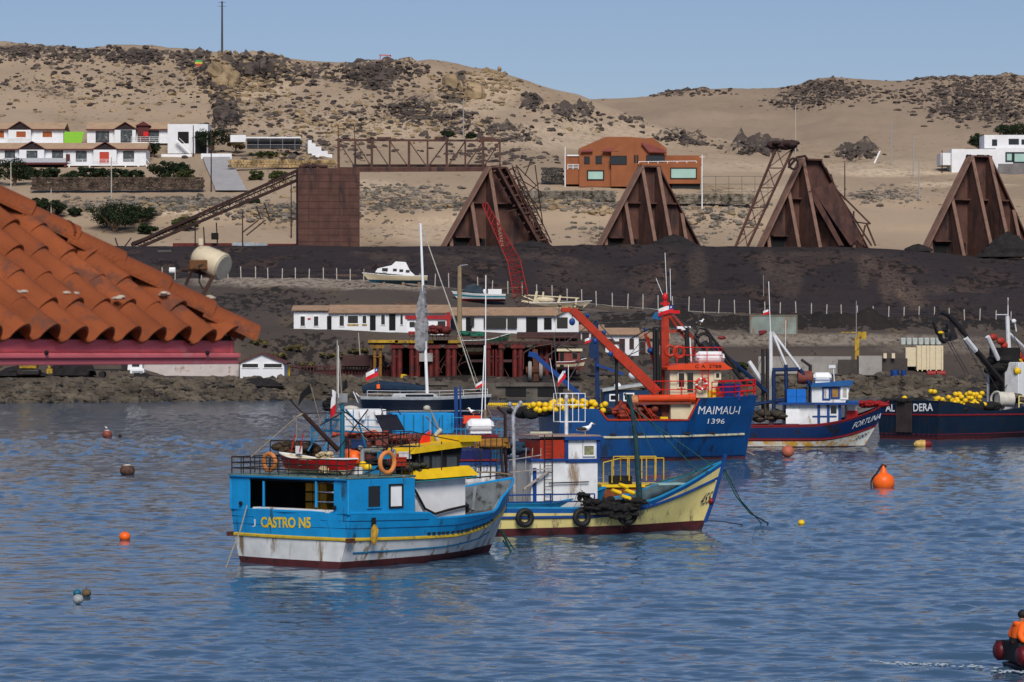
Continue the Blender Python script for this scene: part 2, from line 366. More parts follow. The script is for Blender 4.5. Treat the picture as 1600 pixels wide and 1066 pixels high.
def terrain(name, sts, subdiv, pxs, amp, matl, label, extra=None, blobs=None, light=None):
    """rows between stations; amp(k) = roughness in metres by station index"""
    cols = []
    for px in pxs:
        c = column(px, sts)
        if extra: c += extra(px)
        cols.append(c)
    nst = len(cols[0]); ts = []
    for k in range(nst - 1):
        for j in range(subdiv[k] if isinstance(subdiv, list) else subdiv): ts.append((k, j / (subdiv[k] if isinstance(subdiv, list) else subdiv)))
    ts.append((nst - 2, 1.0)); n = len(pxs); vs = []; rk = []; lt = []
    for (k, t) in ts:
        for i, px in enumerate(pxs):
            (Y0, z0), (Y1, z1) = cols[i][k], cols[i][k+1]
            Y = Y0 + (Y1 - Y0) * t; z = z0 + (z1 - z0) * t
            a = amp[k] + (amp[min(k+1, len(amp)-1)] - amp[k]) * t
            x = (px - CX) / F * Y; py = CY - (z - H) / Y * F; w = 0.0; lw = 0.0
            if blobs:
                for (bx, by, rx, ry, s) in blobs:
                    q = ((px - bx)/rx)**2 + ((py - by)/ry)**2
                    if q < 1.6: w = max(w, s * min(1, max(0, 1.6 - q)))
            if light:
                for (bx, by, rx, ry, s) in light:
                    q = ((px - bx)/rx)**2 + ((py - by)/ry)**2
                    if q < 1.6: lw = max(lw, s * min(1, max(0, 1.6 - q)))
            if a > 0:
                P = V(x*0.05, Y*0.05, 0.3)
                d = fbm(P, 4) * a + fbm(P * 6.1, 3) * a * 0.22
                if w > 0: d += w * (abs(fbm(P*3.3 + V(5, 5, 5), 4)) * 3.2) * min(1.5, a)
                z += d
            vs.append((x, Y, z)); rk.append(w); lt.append(lw)
    fs = [(i*n+j, i*n+j+1, (i+1)*n+j+1, (i+1)*n+j) for i in range(len(ts)-1) for j in range(n-1)]
    me = bpy.data.meshes.new(name); me.from_pydata(vs, [], fs); me.materials.append(matl)
    at = me.attributes.new('rock', 'FLOAT', 'POINT'); at.data.foreach_set('value', rk)
    at = me.attributes.new('pale', 'FLOAT', 'POINT'); at.data.foreach_set('value', lt)
    me.polygons.foreach_set('use_smooth', [True]*len(fs))
    o = bpy.data.objects.new(name, me); COL.objects.link(o)
    return tag(o, label, 'ground', kind='structure')
def ground_mat(name, base, dark, pale, dens=0.5, sc1=0.12, sc2=1.1, warm=None, bumpd=0.5, speck=0.5):
    """soil with stones: noise patches of dark rock and scrub, denser where the rock attribute says so"""
    m = bpy.data.materials.new(name); nt, N, L, b = nodes_of(m)
    tc = N.new('ShaderNodeTexCoord')
    def nz(scale, detail, rough=0.6, sz=1.0):
        mp = N.new('ShaderNodeMapping'); mp.inputs['Scale'].default_value = (1, 0.45, sz); L.new(tc.outputs['Object'], mp.inputs[0])
        n = N.new('ShaderNodeTexNoise'); n.inputs['Scale'].default_value = scale; n.inputs['Detail'].default_value = detail; n.inputs['Roughness'].default_value = rough
        L.new(mp.outputs[0], n.inputs['Vector']); return n.outputs[0]
    def rng(x, a, c, lo=0, hi=1):
        r = N.new('ShaderNodeMapRange'); r.inputs[1].default_value = a; r.inputs[2].default_value = c; r.inputs[3].default_value = lo; r.inputs[4].default_value = hi; L.new(x, r.inputs[0]); return r.outputs[0]
    def mth(op, x, y):
        q = N.new('ShaderNodeMath'); q.operation = op
        for i, k in enumerate((x, y)):
            if isinstance(k, (int, float)): q.inputs[i].default_value = k
            else: L.new(k, q.inputs[i])
        return q.outputs[0]
    def mix(f, a, c):
        q = N.new('ShaderNodeMix'); q.data_type = 'RGBA'
        if isinstance(f, float): q.inputs[0].default_value = f
        else: L.new(f, q.inputs[0])
        for i, k in ((6, a), (7, c)):
            if isinstance(k, tuple): q.inputs[i].default_value = (*k, 1)
            else: L.new(k, q.inputs[i])
        return q.outputs[2]
    ar = N.new('ShaderNodeAttribute'); ar.attribute_name = 'rock'; ap = N.new('ShaderNodeAttribute'); ap.attribute_name = 'pale'
    big = nz(sc1 * 0.35, 5); mid = nz(sc1, 6); fine = nz(sc2, 6, 0.7)
    col = mix(rng(big, 0.35, 0.65), base, tuple(c * 0.78 for c in base))
    if warm: col = mix(rng(mid, 0.52, 0.66), col, warm)
    col = mix(mth('MULTIPLY', ap.outputs['Fac'], rng(fine, 0.35, 0.55)), col, pale)
    th = mth('ADD', mth('MULTIPLY', fine, 0.62), mth('MULTIPLY', mid, 0.38))
    th = mth('ADD', th, mth('MULTIPLY', ar.outputs['Fac'], 0.16))
    d = rng(th, 0.66 - 0.16*dens, 0.70 - 0.16*dens)
    col = mix(mth('MULTIPLY', d, 0.88), col, dark)
    vor = N.new('ShaderNodeTexVoronoi'); vor.inputs['Scale'].default_value = sc2 * 0.55; L.new(tc.outputs['Object'], vor.inputs['Vector'])
    sp = mth('MULTIPLY', rng(vor.outputs['Distance'], 0.22, 0.14), speck)
    sp = mth('MULTIPLY', sp, rng(mid, 0.42, 0.6))
    col = mix(sp, col, dark)
    L.new(col, b.inputs['Base Color']); b.inputs['Roughness'].default_value = 0.95; b.inputs['Specular IOR Level'].default_value = 0.1
    bp = N.new('ShaderNodeBump'); bp.inputs['Strength'].default_value = 0.9; bp.inputs['Distance'].default_value = bumpd
    L.new(th, bp.inputs['Height']); L.new(bp.outputs[0], b.inputs['Normal']); return m
px_all = list(np.arange(-420, 2021, 6.0)); px_vis = px_all
G_yard = ground_mat('yard_soil', (0.085, 0.068, 0.058), (0.018, 0.016, 0.016), (0.30, 0.25, 0.20), 0.55, 0.10, 0.8, warm=(0.12, 0.092, 0.062), bumpd=0.4)
G_mound = ground_mat('ore_soil', (0.042, 0.034, 0.035), (0.014, 0.013, 0.014), (0.15, 0.105, 0.080), 0.8, 0.09, 0.6, warm=(0.080, 0.052, 0.043), bumpd=1.6, speck=0.2)
G_sand = ground_mat('desert_sand', (0.39, 0.295, 0.205), (0.060, 0.050, 0.047), (0.56, 0.44, 0.31), 0.40, 0.05, 0.55, warm=(0.32, 0.235, 0.155), bumpd=0.5, speck=0.75)
G_far = ground_mat('far_sand', (0.34, 0.255, 0.18), (0.070, 0.050, 0.045), (0.46, 0.35, 0.24), 0.12, 0.03, 0.35, bumpd=0.6, speck=0.3)
yard_blobs = [(420, 470, 90, 18, .5), (500, 560, 90, 40, .5), (760, 570, 200, 30, .7), (1000, 560, 120, 16, .5), (1400, 505, 300, 10, 1.0), (1150, 505, 260, 9, .9), (1000, 505, 120, 12, .6), (350, 480, 140, 14, .6), (1250, 600, 500, 14, .5)]
yard_pale = [(560, 443, 240, 7, 1.0), (420, 437, 120, 5, 1), (1250, 531, 260, 9, .75), (1040, 520, 120, 9, .5), (1500, 545, 120, 7, .4), (780, 490, 160, 6, .5)]
terrain('quay_ground', ST + ABS, [2, 4, 2, 6, 4, 4, 3, 6, 12, 12], px_vis, [0, 0.2, 0.3, 0.15, 0.25, 0.5, 0.3, 0.15, 0.2, 0.8, 0.4, 0], G_yard, 'dark brown harbour yard and rough bank', blobs=yard_blobs, light=yard_pale)
mound_pale = [(1390, 440, 16, 30, .5), (1350, 425, 10, 20, .5), (1420, 465, 14, 16, .5), (1230, 440, 22, 30, .4), (1290, 400, 90, 8, .3), (1090, 420, 14, 30, .35), (1010, 440, 40, 10, .3), (1480, 450, 60, 6, .35), (1200, 415, 12, 24, .5), (700, 420, 30, 14, .25), (1150, 455, 90, 6, .25), (900, 430, 60, 20, .2)]
mound_pale += [(1352 + 9*i, 405 + 8*i, 9, 7, .8) for i in range(10)] + [(1385 + 8*i, 415 + 7*i, 8, 6, .6) for i in range(9)] + [(1005 + 5*i, 470 - 7*i, 9, 8, .5) for i in range(9)] + [(560 + 30*i, 400 + 4*(i % 3), 16, 5, .35) for i in range(12)]
terrain('ore_mound', MOUND, [10, 34, 3, 3], px_vis, [0.3, 2.2, 0.8, 0.35, 0.1, 0], G_mound, 'dark ore stockpile slope', light=mound_pale)
hill_rock = [(60, 85, 120, 14, .75), (200, 90, 100, 12, .9), (310, 100, 30, 14, 1.2), (350, 145, 16, 30, 1.3), (352, 185, 20, 22, 1.3), (395, 110, 60, 22, 1.1), (330, 130, 24, 14, 1), (470, 115, 60, 16, .7),
             (600, 112, 70, 14, 1), (585, 125, 50, 16, 1), (640, 170, 40, 12, 1.1), (690, 185, 60, 10, 1.0), (750, 205, 70, 9, 1.0), (800, 218, 50, 7, .8), (710, 140, 20, 22, .9), (830, 165, 16, 10, 1.1), (880, 180, 20, 12, 1), (915, 175, 16, 8, 1),
             (400, 175, 100, 30, .25), (180, 130, 200, 25, .3), (560, 180, 120, 30, .35), (480, 230, 100, 20, .45), (760, 240, 70, 10, .5), (950, 190, 60, 10, .5), (1050, 215, 40, 7, .8), (1080, 222, 26, 7, 1), (1185, 232, 40, 9, 1.2), (1340, 240, 34, 7, 1),
             (180, 322, 60, 9, .7), (280, 318, 90, 9, .8), (470, 330, 80, 14, .7), (700, 318, 140, 11, .7), (860, 312, 70, 12, .6), (900, 322, 260, 6, .7), (1000, 370, 100, 22, .4), (820, 250, 60, 8, .4), (1380, 305, 60, 12, .6), (1130, 340, 60, 16, .5)]
hill_pale = [(540, 290, 80, 10, .7), (260, 330, 60, 6, 1), (330, 325, 40, 8, 1), (900, 215, 160, 20, .6), (700, 360, 120, 20, .5), (1240, 262, 260, 8, .5), (400, 125, 60, 40, .5), (740, 150, 60, 30, .6), (540, 205, 120, 20, .4), (1400, 270, 90, 5, 1), (1500, 290, 80, 4, .9), (1230, 300, 90, 10, .5)]
def ridge_cols(px):
    rp = cr(RIDGE_X, RIDGE_P, px); z = H + (CY - rp) / F * 1010; z2 = H + (CY - rp - 6) / F * 995
    return [(995, z2), (1010, z), (1100, z - 25), (1180, z - 50)]
terrain('hillside', HILL, [4, 6, 3, 6, 3, 8, 12, 16, 10, 8, 4, 3, 2], px_vis, [0, 0.2, 0.3, 0.2, 0.5, 0.3, 0.4, 0.9, 1.6, 1.8, 1.2, 0.6, 1.0, 1.0, 1], G_sand, 'pale sandy desert hillside with dark scrub and rock', extra=ridge_cols, blobs=hill_rock, light=hill_pale)
FX = [-500, 600, 850, 930, 1000, 1050, 1100, 1200, 1240, 1270, 1300, 1340, 1400, 1440, 1500, 1560, 1600, 1700, 2200]
FP = [175, 165, 150, 155, 152, 144, 139, 137, 136, 128, 122, 124, 127, 124, 122, 119, 118, 117, 120]
def far_cols(px):
    rp = cr(FX, FP, px); out = []
    for Y, t in ((1060, 0.0), (1200, 0.25), (1400, 0.62), (1600, 0.9), (1680, 1.0), (1900, 1.0)):
        p = 262 + (rp - 262) * t; z = H + (CY - p) / F * Y
        if Y == 1900: z = out[-1][1] - 30
        out.append((Y, z))
    return out
far_rock = [(1290, 140, 60, 14, 1.1), (1250, 160, 50, 10, .8), (1340, 150, 60, 8, .5), (1530, 150, 90, 24, .9), (1420, 150, 40, 10, .5), (1490, 175, 40, 12, 1), (1570, 180, 50, 16, .9), (1060, 145, 70, 5, 1), (940, 150, 30, 4, 1.1), (1450, 122, 60, 4, .9), (1550, 125, 80, 8, .8)]
terrain('far_hill', [], [8, 14, 14, 8, 4], px_vis, [0.5, 2, 2.5, 2.0, 1, 1], G_far, 'far sandy hill with dark rock tops', extra=far_cols, blobs=far_rock)
# ---------------------------------------------------------------- boats: hull and fittings
class Hull:
    """s = 0 stern .. 1 bow, z = height above the water; surface P(s, z, side)"""
    def __init__(h, L, kx0, kx1, S, B, Z, keel=-0.9, P0=0.28, P1=0.95, rnd=0.15, flare=0.85):
        h.L, h.kx0, h.kx1, h.S, h.Bk, h.Zk, h.keel, h.P0, h.P1, h.rnd, h.flare = L, kx0, kx1, S, B, Z, keel, P0, P1, rnd, flare
    def zs(h, s): return lin([a for a, _ in h.Zk], [b for _, b in h.Zk], s) if getattr(h, 'sharp', False) else cr([a for a, _ in h.Zk], [b for _, b in h.Zk], s)
    def B(h, s): return cr([a for a, _ in h.Bk], [b for _, b in h.Bk], s)
    def zmax(h): return max(b for _, b in h.Zk)
    def P(h, s, z, side=-1, off=0.0):
        zt = h.zs(s); zref = max(zt, 0.5)
        t = min(1.0, max(0.0, (z - h.keel) / (zref - h.keel)))
        p = h.P0 + (h.P1 - h.P0) * max(0, (s - 0.35) / 0.65) ** 1.4
        y = h.B(s) * (t ** p)
        zz = h.Zk[-1][1]; u = min(1.0, max(0.0, (z + 0.2) / (zz + 0.2)))
        xk = h.kx0 + (h.kx1 - h.kx0) * s; xs = h.L * s
        x = xk + (xs - xk) * (u ** h.flare)
        if s < 0.12: x -= h.rnd * (1 - (y / max(h.B(0), .01)) ** 2) * (1 - s / 0.12)
        return V(x, side * max(0.0, y - off), z)
    def N(h, s, z, side=-1):
        e = 0.01
        a = h.P(min(1, s + e), z, side) - h.P(max(0, s - e), z, side); b = h.P(s, z + 0.05, side) - h.P(s, z - 0.05, side)
        n = a.cross(b).normalized(); 
        return n if n.y * side > 0 else -n
    def find(h, fr, px, py, side=-1):
        best = None; sr = (0.0, 1.0); zr = (-0.3, h.zmax())
        for it in range(4):
            for i in range(25):
                for j in range(25):
                    s = sr[0] + (sr[1]-sr[0])*i/24; z = zr[0] + (zr[1]-zr[0])*j/24
                    w = fr.M @ h.P(s, z, side); d = (CX + F*w.x/w.y - px)**2 + (CY - F*(w.z-H)/w.y - py)**2
                    if best is None or d < best[0]: best = (d, s, z)
            a = (sr[1]-sr[0])/8; b = (zr[1]-zr[0])/8
            sr = (max(0, best[1]-a), min(1, best[1]+a)); zr = (best[2]-b, best[2]+b)
        return best[1], best[2]
    def build(h, parent, rows, mats, deck, mdeck, minner, mcap, n=40, cap_r=0.05, skin='hull', s0=0.0):
        ss = [i / n for i in range(n + 1)]
        # follow sharp steps of the sheer line
        for a, _ in h.Zk: ss.append(a)
        ss = sorted(set(round(x, 4) for x in ss)); mb = MB()
        def zrow(k, s):
            z = rows[k](s) if callable(rows[k]) else rows[k]
            return min(z, h.zs(s))
        nr = len(rows)
        sub = 7
        for side in (-1, 1):
            g = []
            for s in ss:
                r = []
                for k in range(nr):
                    z = zrow(k, s); r.append(h.P(s, z, side))
                    if k < nr - 1:
                        z2 = zrow(k + 1, s)
                        for q in range(1, sub): r.append(h.P(s, z + (z2 - z) * q / sub, side))
                g.append(r)
            m = (nr - 1) * sub + 1; vs = [p for r in g for p in r]; o = len(mb.v); mb.v += [tuple(p) for p in vs]
            for i in range(len(ss) - 1):
                for j in range(m - 1):
                    a = o + i*m + j; f = (a, a + m, a + m + 1, a + 1)
                    mb.f.append(f if side == -1 else f[::-1]); mb.m.append(j // sub)
        # transom, rounded a little
        cols = 9; g = []
        for c in range(cols):
            w = -1 + 2 * c / (cols - 1); r = []
            for k in range(nr):
                z = zrow(k, 0); hy = abs(h.P(0, z, 1).y)
                p = h.P(0, z, 1); x0 = p.x + h.rnd * (1 - (hy / h.B(0))**2)
                r.append(V(x0 - h.rnd * (1 - (w * hy / h.B(0))**2), w * hy, z))
            g.append(r)
        o = len(mb.v); mb.v += [tuple(p) for r in g for p in r]
        for i in range(cols - 1):
            for j in range(nr - 1):
                a = o + i*nr + j; mb.f.append((a, a + 1, a + nr + 1, a + nr)); mb.m.append(j)
        hull = mb.build(skin, mats, parent, smooth=30)
        # inner bulwark and deck
        ib = MB()
        for side in (-1, 1):
            g = [[h.P(s, min(deck(s), h.zs(s) - .02), side, 0.09), h.P(s, h.zs(s), side, 0.09)] for s in ss]
            ib.grid(g)
            ib.grid([[h.P(s, h.zs(s), side, 0.09), h.P(s, h.zs(s), side, 0)] for s in ss])
        z0 = h.zs(0)
        ib.add([h.P(0, min(deck(0), z0), -1, .09) + V(.12, 0, 0), h.P(0, min(deck(0), z0), 1, .09) + V(.12, 0, 0), h.P(0, z0, 1, .09) + V(.12, 0, 0), h.P(0, z0, -1, .09) + V(.12, 0, 0)], [(0, 1, 2, 3)])
        ib.build('bulwark', minner, parent, smooth=0)
        dk = MB(); g = [[h.P(s, deck(s), -1, 0.06), V(h.P(s, deck(s), -1).x, 0, deck(s) + 0.05), h.P(s, deck(s), 1, 0.06)] for s in ss]
        dk.grid(g); dk.build('deck', mdeck, parent, smooth=0)
        cp = MB()
        for side in (-1, 1): cp.tube([h.P(s, h.zs(s), side, 0.04) + V(0, 0, .01) for s in ss], cap_r, 6)
        cp.tube([h.P(0, z0, -1), h.P(0, z0, -1)*0.5 + h.P(0, z0, 1)*0.5 + V(-h.rnd, 0, 0), h.P(0, z0, 1)], cap_r, 6)
        cp.build('cap_rail', mcap, parent)
        return hull
    def strake(h, parent, name, zf, r, m, s0=0.0, s1=1.0, transom=True, n=30):
        mb = MB()
        for side in (-1, 1): mb.tube([h.P(s0 + (s1-s0)*i/n, zf(s0 + (s1-s0)*i/n), side) for i in range(n + 1)], r, 6)
        if transom and s0 == 0:
            z = zf(0); a = h.P(0, z, -1); b = h.P(0, z, 1); x0 = a.x
            mb.tube([V(x0 - h.rnd * (1 - w*w) * 0.9, a.y + (b.y - a.y) * (w + 1) / 2, z) for w in (-1, -.6, -.3, 0, .3, .6, 1)], r, 6)
        return mb.build(name, m, parent)
def text_mesh(txt, bold=0.0):
    c = bpy.data.curves.new('lettering', 'FONT'); c.body = txt; c.offset = bold; c.resolution_u = 3
    o = bpy.data.objects.new('lettering', c); COL.objects.link(o)
    dg = bpy.context.evaluated_depsgraph_get()
    me = bpy.data.meshes.new_from_object(o.evaluated_get(dg)); bpy.data.objects.remove(o); bpy.data.curves.remove(c)
    vs = [v.co.copy() for v in me.vertices]; fs = [tuple(p.vertices) for p in me.polygons]; bpy.data.meshes.remove(me)
    x0 = min(v.x for v in vs); x1 = max(v.x for v in vs); y0 = min(v.y for v in vs); y1 = max(v.y for v in vs)
    return [((v.x - x0)/(x1 - x0), (v.y - y0)/(y1 - y0)) for v in vs], fs
def letter_map(txt, fn, m, parent, bold=0.02, name='lettering', slant=0.0):
    uv, fs = text_mesh(txt, bold); mb = MB(); mb.add([fn(u + slant * v, v) for u, v in uv], fs)
    return mb.build(name, m, parent, smooth=0)
def hull_text(h, fr, txt, p0, p1, hpx, m, parent, side=-1, bold=0.02, slant=0.0):
    """lettering painted along the hull from picture point p0 to p1 (baseline), hpx tall"""
    s0, z0 = h.find(fr, *p0, side=side); s1, z1 = h.find(fr, *p1, side=side)
    w = fr.M @ h.P(s0, z0, side); hz = hpx * w.y / F
    def fn(u, v):
        s = s0 + (s1 - s0)*u; z = z0 + (z1 - z0)*u + v*hz
        return h.P(s, z, side) + h.N(s, z, side) * 0.04
    return letter_map(txt, fn, m, parent, bold, slant=slant)
def quad_text(fr, txt, ax, val, p0, p1, hpx, m, parent, bold=0.02, off=0.02, slant=0.0, name='lettering', xf=None):
    """lettering on one of the thing's own planes"""
    a = fr.hit(ax, val, *p0); b = fr.hit(ax, val, *p1); w = fr.M @ a; hz = hpx * w.y / F
    n = V(0, 0, 0); n[ax] = off
    return letter_map(txt, lambda u, v: a + (b - a)*u + V(0, 0, v*hz) + n + (xf(a + (b-a)*u) if xf else V(0, 0, 0)), m, parent, bold, slant=slant, name=name)
def solo(mb, name, m, fr, at, label, cat, group=None, smooth=35):
    at = Vector(at); mb.v = [tuple(Vector(p) - at) for p in mb.v]
    o = mb.build(name, m, None, smooth=smooth); o.location = fr.M @ at; o.rotation_euler = (0, 0, fr.yaw)
    return tag(o, label, cat, group)
def railing(mb, pts, hgt, r=0.022, levels=2, step=0.7):
    pts = [Vector(p) for p in pts]
    for l in range(levels):
        z = hgt * (l + 1) / levels; mb.tube([p + V(0, 0, z) for p in pts], r, 5)
    for a, b in zip(pts, pts[1:]):
        k = max(1, int((b - a).length / step))
        for i in range(k + 1):
            p = a + (b - a) * i / k; mb.tube([p, p + V(0, 0, hgt)], r, 5)
    return mb
def ladder(mb, a, b, width, ax=V(1, 0, 0), r=0.02, rungs=6):
    a = Vector(a); b = Vector(b); w = ax * width / 2
    mb.tube([a - w, b - w], r, 5); mb.tube([a + w, b + w], r, 5)
    for i in range(rungs):
        p = a + (b - a) * (i + .5) / rungs; mb.tube([p - w, p + w], r * .8, 5)
    return mb
def pane(parent, fr, ax, val, px0, py0, px1, py1, mglass, mframe=None, fw=0.05, d=0.05, name='window', out=-1):
    """a window (frame + glass sub-part) standing on a thing's own plane, given by its corners in the picture"""
    a = fr.hit(ax, val, px0, py0); b = fr.hit(ax, val, px1, py1); c = (a + b) / 2; o = 1 - ax
    w = abs(b[o] - a[o]); hh = abs(b.z - a.z)
    def sz(W_, H_, D_): return (D_, W_, H_) if ax == 0 else (W_, D_, H_)
    n = V(0, 0, 0); n[ax] = out * d * .5
    if mframe is not None:
        f = MB(); e = V(0, 0, 0); e[o] = w/2
        for s in (-1, 1):
            f.box(c + n + e*s, sz(fw, hh + fw, d)); f.box(c + n + V(0, 0, s*hh/2), sz(w - fw, fw, d))
        fo = f.build(name, mframe, parent, smooth=0)
        g = MB(); g.box(c + n*.35, sz(w - fw, hh - fw, d*.5)); g.build('pane', mglass, fo, smooth=0); return fo
    g = MB(); g.box(c + n*.5, sz(w, hh, d)); return g.build(name, mglass, parent, smooth=0)
def cabin(parent, name, x0, x1, y0, y1, z0, z1, m, rake0=0, rake1=0, tum=0.0, bevel=0.04):
    """deckhouse block with raked ends and tumblehome"""
    mb = MB()
    vs = [V(x0, y0, z0), V(x1, y0, z0), V(x1, y1, z0), V(x0, y1, z0), V(x0 + rake0, y0 + tum, z1), V(x1 + rake1, y0 + tum, z1), V(x1 + rake1, y1 - tum, z1), V(x0 + rake0, y1 - tum, z1)]
    mb.add(vs, [(0, 3, 2, 1), (4, 5, 6, 7), (0, 1, 5, 4), (1, 2, 6, 5), (2, 3, 7, 6), (3, 0, 4, 7)])
    return mb.build(name, m, parent, smooth=30, bevel=bevel)
def life_ring(fr, at, ax, label, m=None, R1=0.30, r=0.075, group='life rings on the boats', ring_bands=False):
    ms = [m or M_ring, M_cleanw]; n, k = 24, 8; mb = MB(); mb.torus((0, 0, 0), R1, r, ax, n, k)
    if ring_bands: mb.m = [1 if (i // k) % 6 == 0 else 0 for i in range(n * k)]
    o = mb.build('life_ring', ms); o.location = fr.M @ Vector(at); o.rotation_euler = (0, 0, fr.yaw)
    return tag(o, label, 'life ring', group)
def tyre(fr, at, label, R1=0.27, r=0.11):
    mb = MB(); mb.torus((0, 0, 0), R1, r, 'y', 22, 8); o = mb.build('tyre_fender', M_black)
    o.location = fr.M @ Vector(at); o.rotation_euler = (0, 0, fr.yaw)
    return tag(o, label, 'tyre', 'tyres hung on the yellow boat')
M_flagw = mat('flag_white', (0.75, 0.74, 0.74), 0.8, 0.1, 4); M_flagr = mat('flag_red', (0.60, 0.012, 0.02), 0.8, 0.1, 4); M_flagb = mat('flag_blue', (0.01, 0.03, 0.22), 0.8, 0.1, 4)
def flag(fr, hoist, fly, drop, label, slump=0.0, parent=None, pole=None):
    """red, white and blue flag with a star in its canton; hoist = top inner corner, fly = vector of the cloth, drop = its height"""
    hoist = Vector(hoist); fly = Vector(fly); n = 10; vs = []; mi = []; mb = MB()
    rows = 6; side = fly.cross(V(0, 0, 1)).normalized()
    def P(u, v): return hoist + fly*u - V(0, 0, drop*v + slump*u*u) + side * (0.10*drop*math.sin(u*7 + v*1.5) * (0.3 + u))
    for th in (0.0, 0.02):
        g = [[P(i/n, j/rows) + side*th for j in range(rows + 1)] for i in range(n + 1)]
        o = len(mb.v); mb.v += [tuple(p) for r in g for p in r]
        for i in range(n):
            for j in range(rows):
                a = o + i*(rows+1) + j; mb.f.append((a, a+rows+1, a+rows+2, a+1)); mb.m.append(1 if j >= rows/2 else (2 if i < 3 else 0))
    for sg in (-1, 1):      # star
        st = []
        for k in range(10):
            r = 0.17 if k % 2 == 0 else 0.07; t = math.pi/2 + k*math.pi/5
            p = P(0.16 + r*math.cos(t)*drop/fly.length, 0.25 - r*math.sin(t)); st.append(p + side*(0.03 if sg > 0 else -0.012))
        mb.add(st, [tuple(range(10))], 0)
    t = mb.build('flag', [M_flagw, M_flagr, M_flagb], parent, smooth=60)
    if parent is None:
        o = t; at = hoist; me = o.data
        for v in me.vertices: v.co -= at
        o.location = fr.M @ at; o.rotation_euler = (0, 0, fr.yaw); tag(o, label, 'flag', 'flags flown on the boats')
    return t
def gull(world_at, yaw, label, s=1.0):
    t = thing('gull', Fr(world_at, yaw), label, 'gull', 'gulls perched around the harbour')
    b = MB(); b.tube([(-.30, 0, .16), (-.2, 0, .17), (-.05, 0, .20), (.10, 0, .23), (.17, 0, .29), (.20, 0, .36), (.235, 0, .385), (.27, 0, .375)], [.012, .04, .085, .085, .055, .042, .045, .02], 9); b.v = [(x*s, y*s, z*s) for x, y, z in b.v]
    b.build('body', M_cleanw, t, smooth=80)
    w = MB()
    for sd in (-1, 1): w.ell((-.10*s, .065*s*sd, .205*s), (.20*s, .035*s, .062*s), 8, 6)
    w.build('wings', mat('gull_slate', (0.03, 0.03, 0.035), 0.7), t)
    k = MB(); k.tube([(.26*s, 0, .375*s), (.345*s, 0, .355*s)], [.016*s, .004*s], 6); k.build('beak', M_yel, t)
    l = MB()
    for sd in (-1, 1): l.tube([(.0, .03*s*sd, .14*s), (.01*s, .03*s*sd, 0)], .009*s, 5)
    l.build('legs', M_yel, t); return t
def ball(fr, at, r, m, label, cat='float', group=None, name='buoy_ball', sq=0.9):
    mb = MB(); mb.ell((0, 0, 0), (r, r, r*sq), 14, 9); o = mb.build(name, m); o.location = fr.M @ Vector(at); return tag(o, label, cat, group)
def lumps(mb, c, ext, n, r, rng, mi=0):
    for _ in range(n):
        p = V(c[0] + rng.uniform(-1, 1)*ext[0], c[1] + rng.uniform(-1, 1)*ext[1], c[2] + rng.uniform(0, 1)*ext[2])
        q = r * rng.uniform(.6, 1.3); mb.ell(p, (q*rng.uniform(.8, 1.5), q*rng.uniform(.8, 1.3), q*rng.uniform(.5, .9)), 8, 6, mi)
    return mb

# ---------------------------------------------------------------- the sky-blue boat in front
fr = CF = Fr((-7.27, 104.58, 0), R(48)); t = castro = thing('fishing_boat', fr, 'sky blue and white wooden fishing boat with yellow wheelhouse, nearest of the moored boats', 'fishing boat', 'moored fishing boats')
rngc = random.Random(4)
h = HC = Hull(10.9, 0.06, 9.5, None, [(0, 2.8), (.2, 2.82), (.5, 2.6), (.7, 2.1), (.84, 1.45), (.94, .66), (1, .06)],
              [(0, 1.76), (.30, 1.66), (.36, 1.62), (.40, 1.44), (.74, 1.50), (.775, 1.62), (.80, 1.95), (.9, 2.25), (1, 2.5)], keel=-0.8, P0=.16, P1=.8, rnd=.22)
zy = lambda s: .86 - .10*math.sin(min(1, s/.6)*math.pi*.5) + max(0, (s - .5)/.5)**1.8 * .75      # yellow rail
h.build(t, [-0.8, 0.0, lambda s: .2 + .05*s, lambda s: zy(s), lambda s: zy(s) + .12, lambda s: 9], [M_anti, M_anti, mat('castro_white', (0.62, 0.63, 0.62), 0.55, 0.18, 2, (0.22, 0.16, 0.10), 0.42, 2.2, streak=True), M_yrail, M_lb],
        lambda s: .95 + max(0, s - .55)*1.2, mat('grey_deck', (0.13, 0.12, 0.115), 0.8, 0.4, 3, (0.04, 0.035, 0.03), .4, 3), mat('inner_grey', (0.12, 0.14, 0.155), 0.7, 0.4, 2, GRIME, .45, 3), M_lb)
h.strake(t, 'rubbing_strake', lambda s: zy(s) + .06, .06, M_yrail, 0, .985)
h.strake(t, 'stripe', lambda s: .47 + max(0, (s-.45)/.55)**2*.5, .035, mat('stripe_blue', (0.01, 0.13, 0.26), .5), .04, .86, transom=False)
h.strake(t, 'plank_seam', lambda s: zy(s) + .42, .012, M_navy, 0, .97); h.strake(t, 'plank_seam', lambda s: zy(s) + .66, .012, M_navy, 0, .36)
for i in range(16):                                                 # scuppers
    s = .38 + i*.026 + rngc.uniform(-.006, .006); p = h.P(s, zy(s) + .19, -1); mb = MB(); mb.box(p, (.14, .07, .07)); mb.build('scupper', M_black, t, smooth=0)
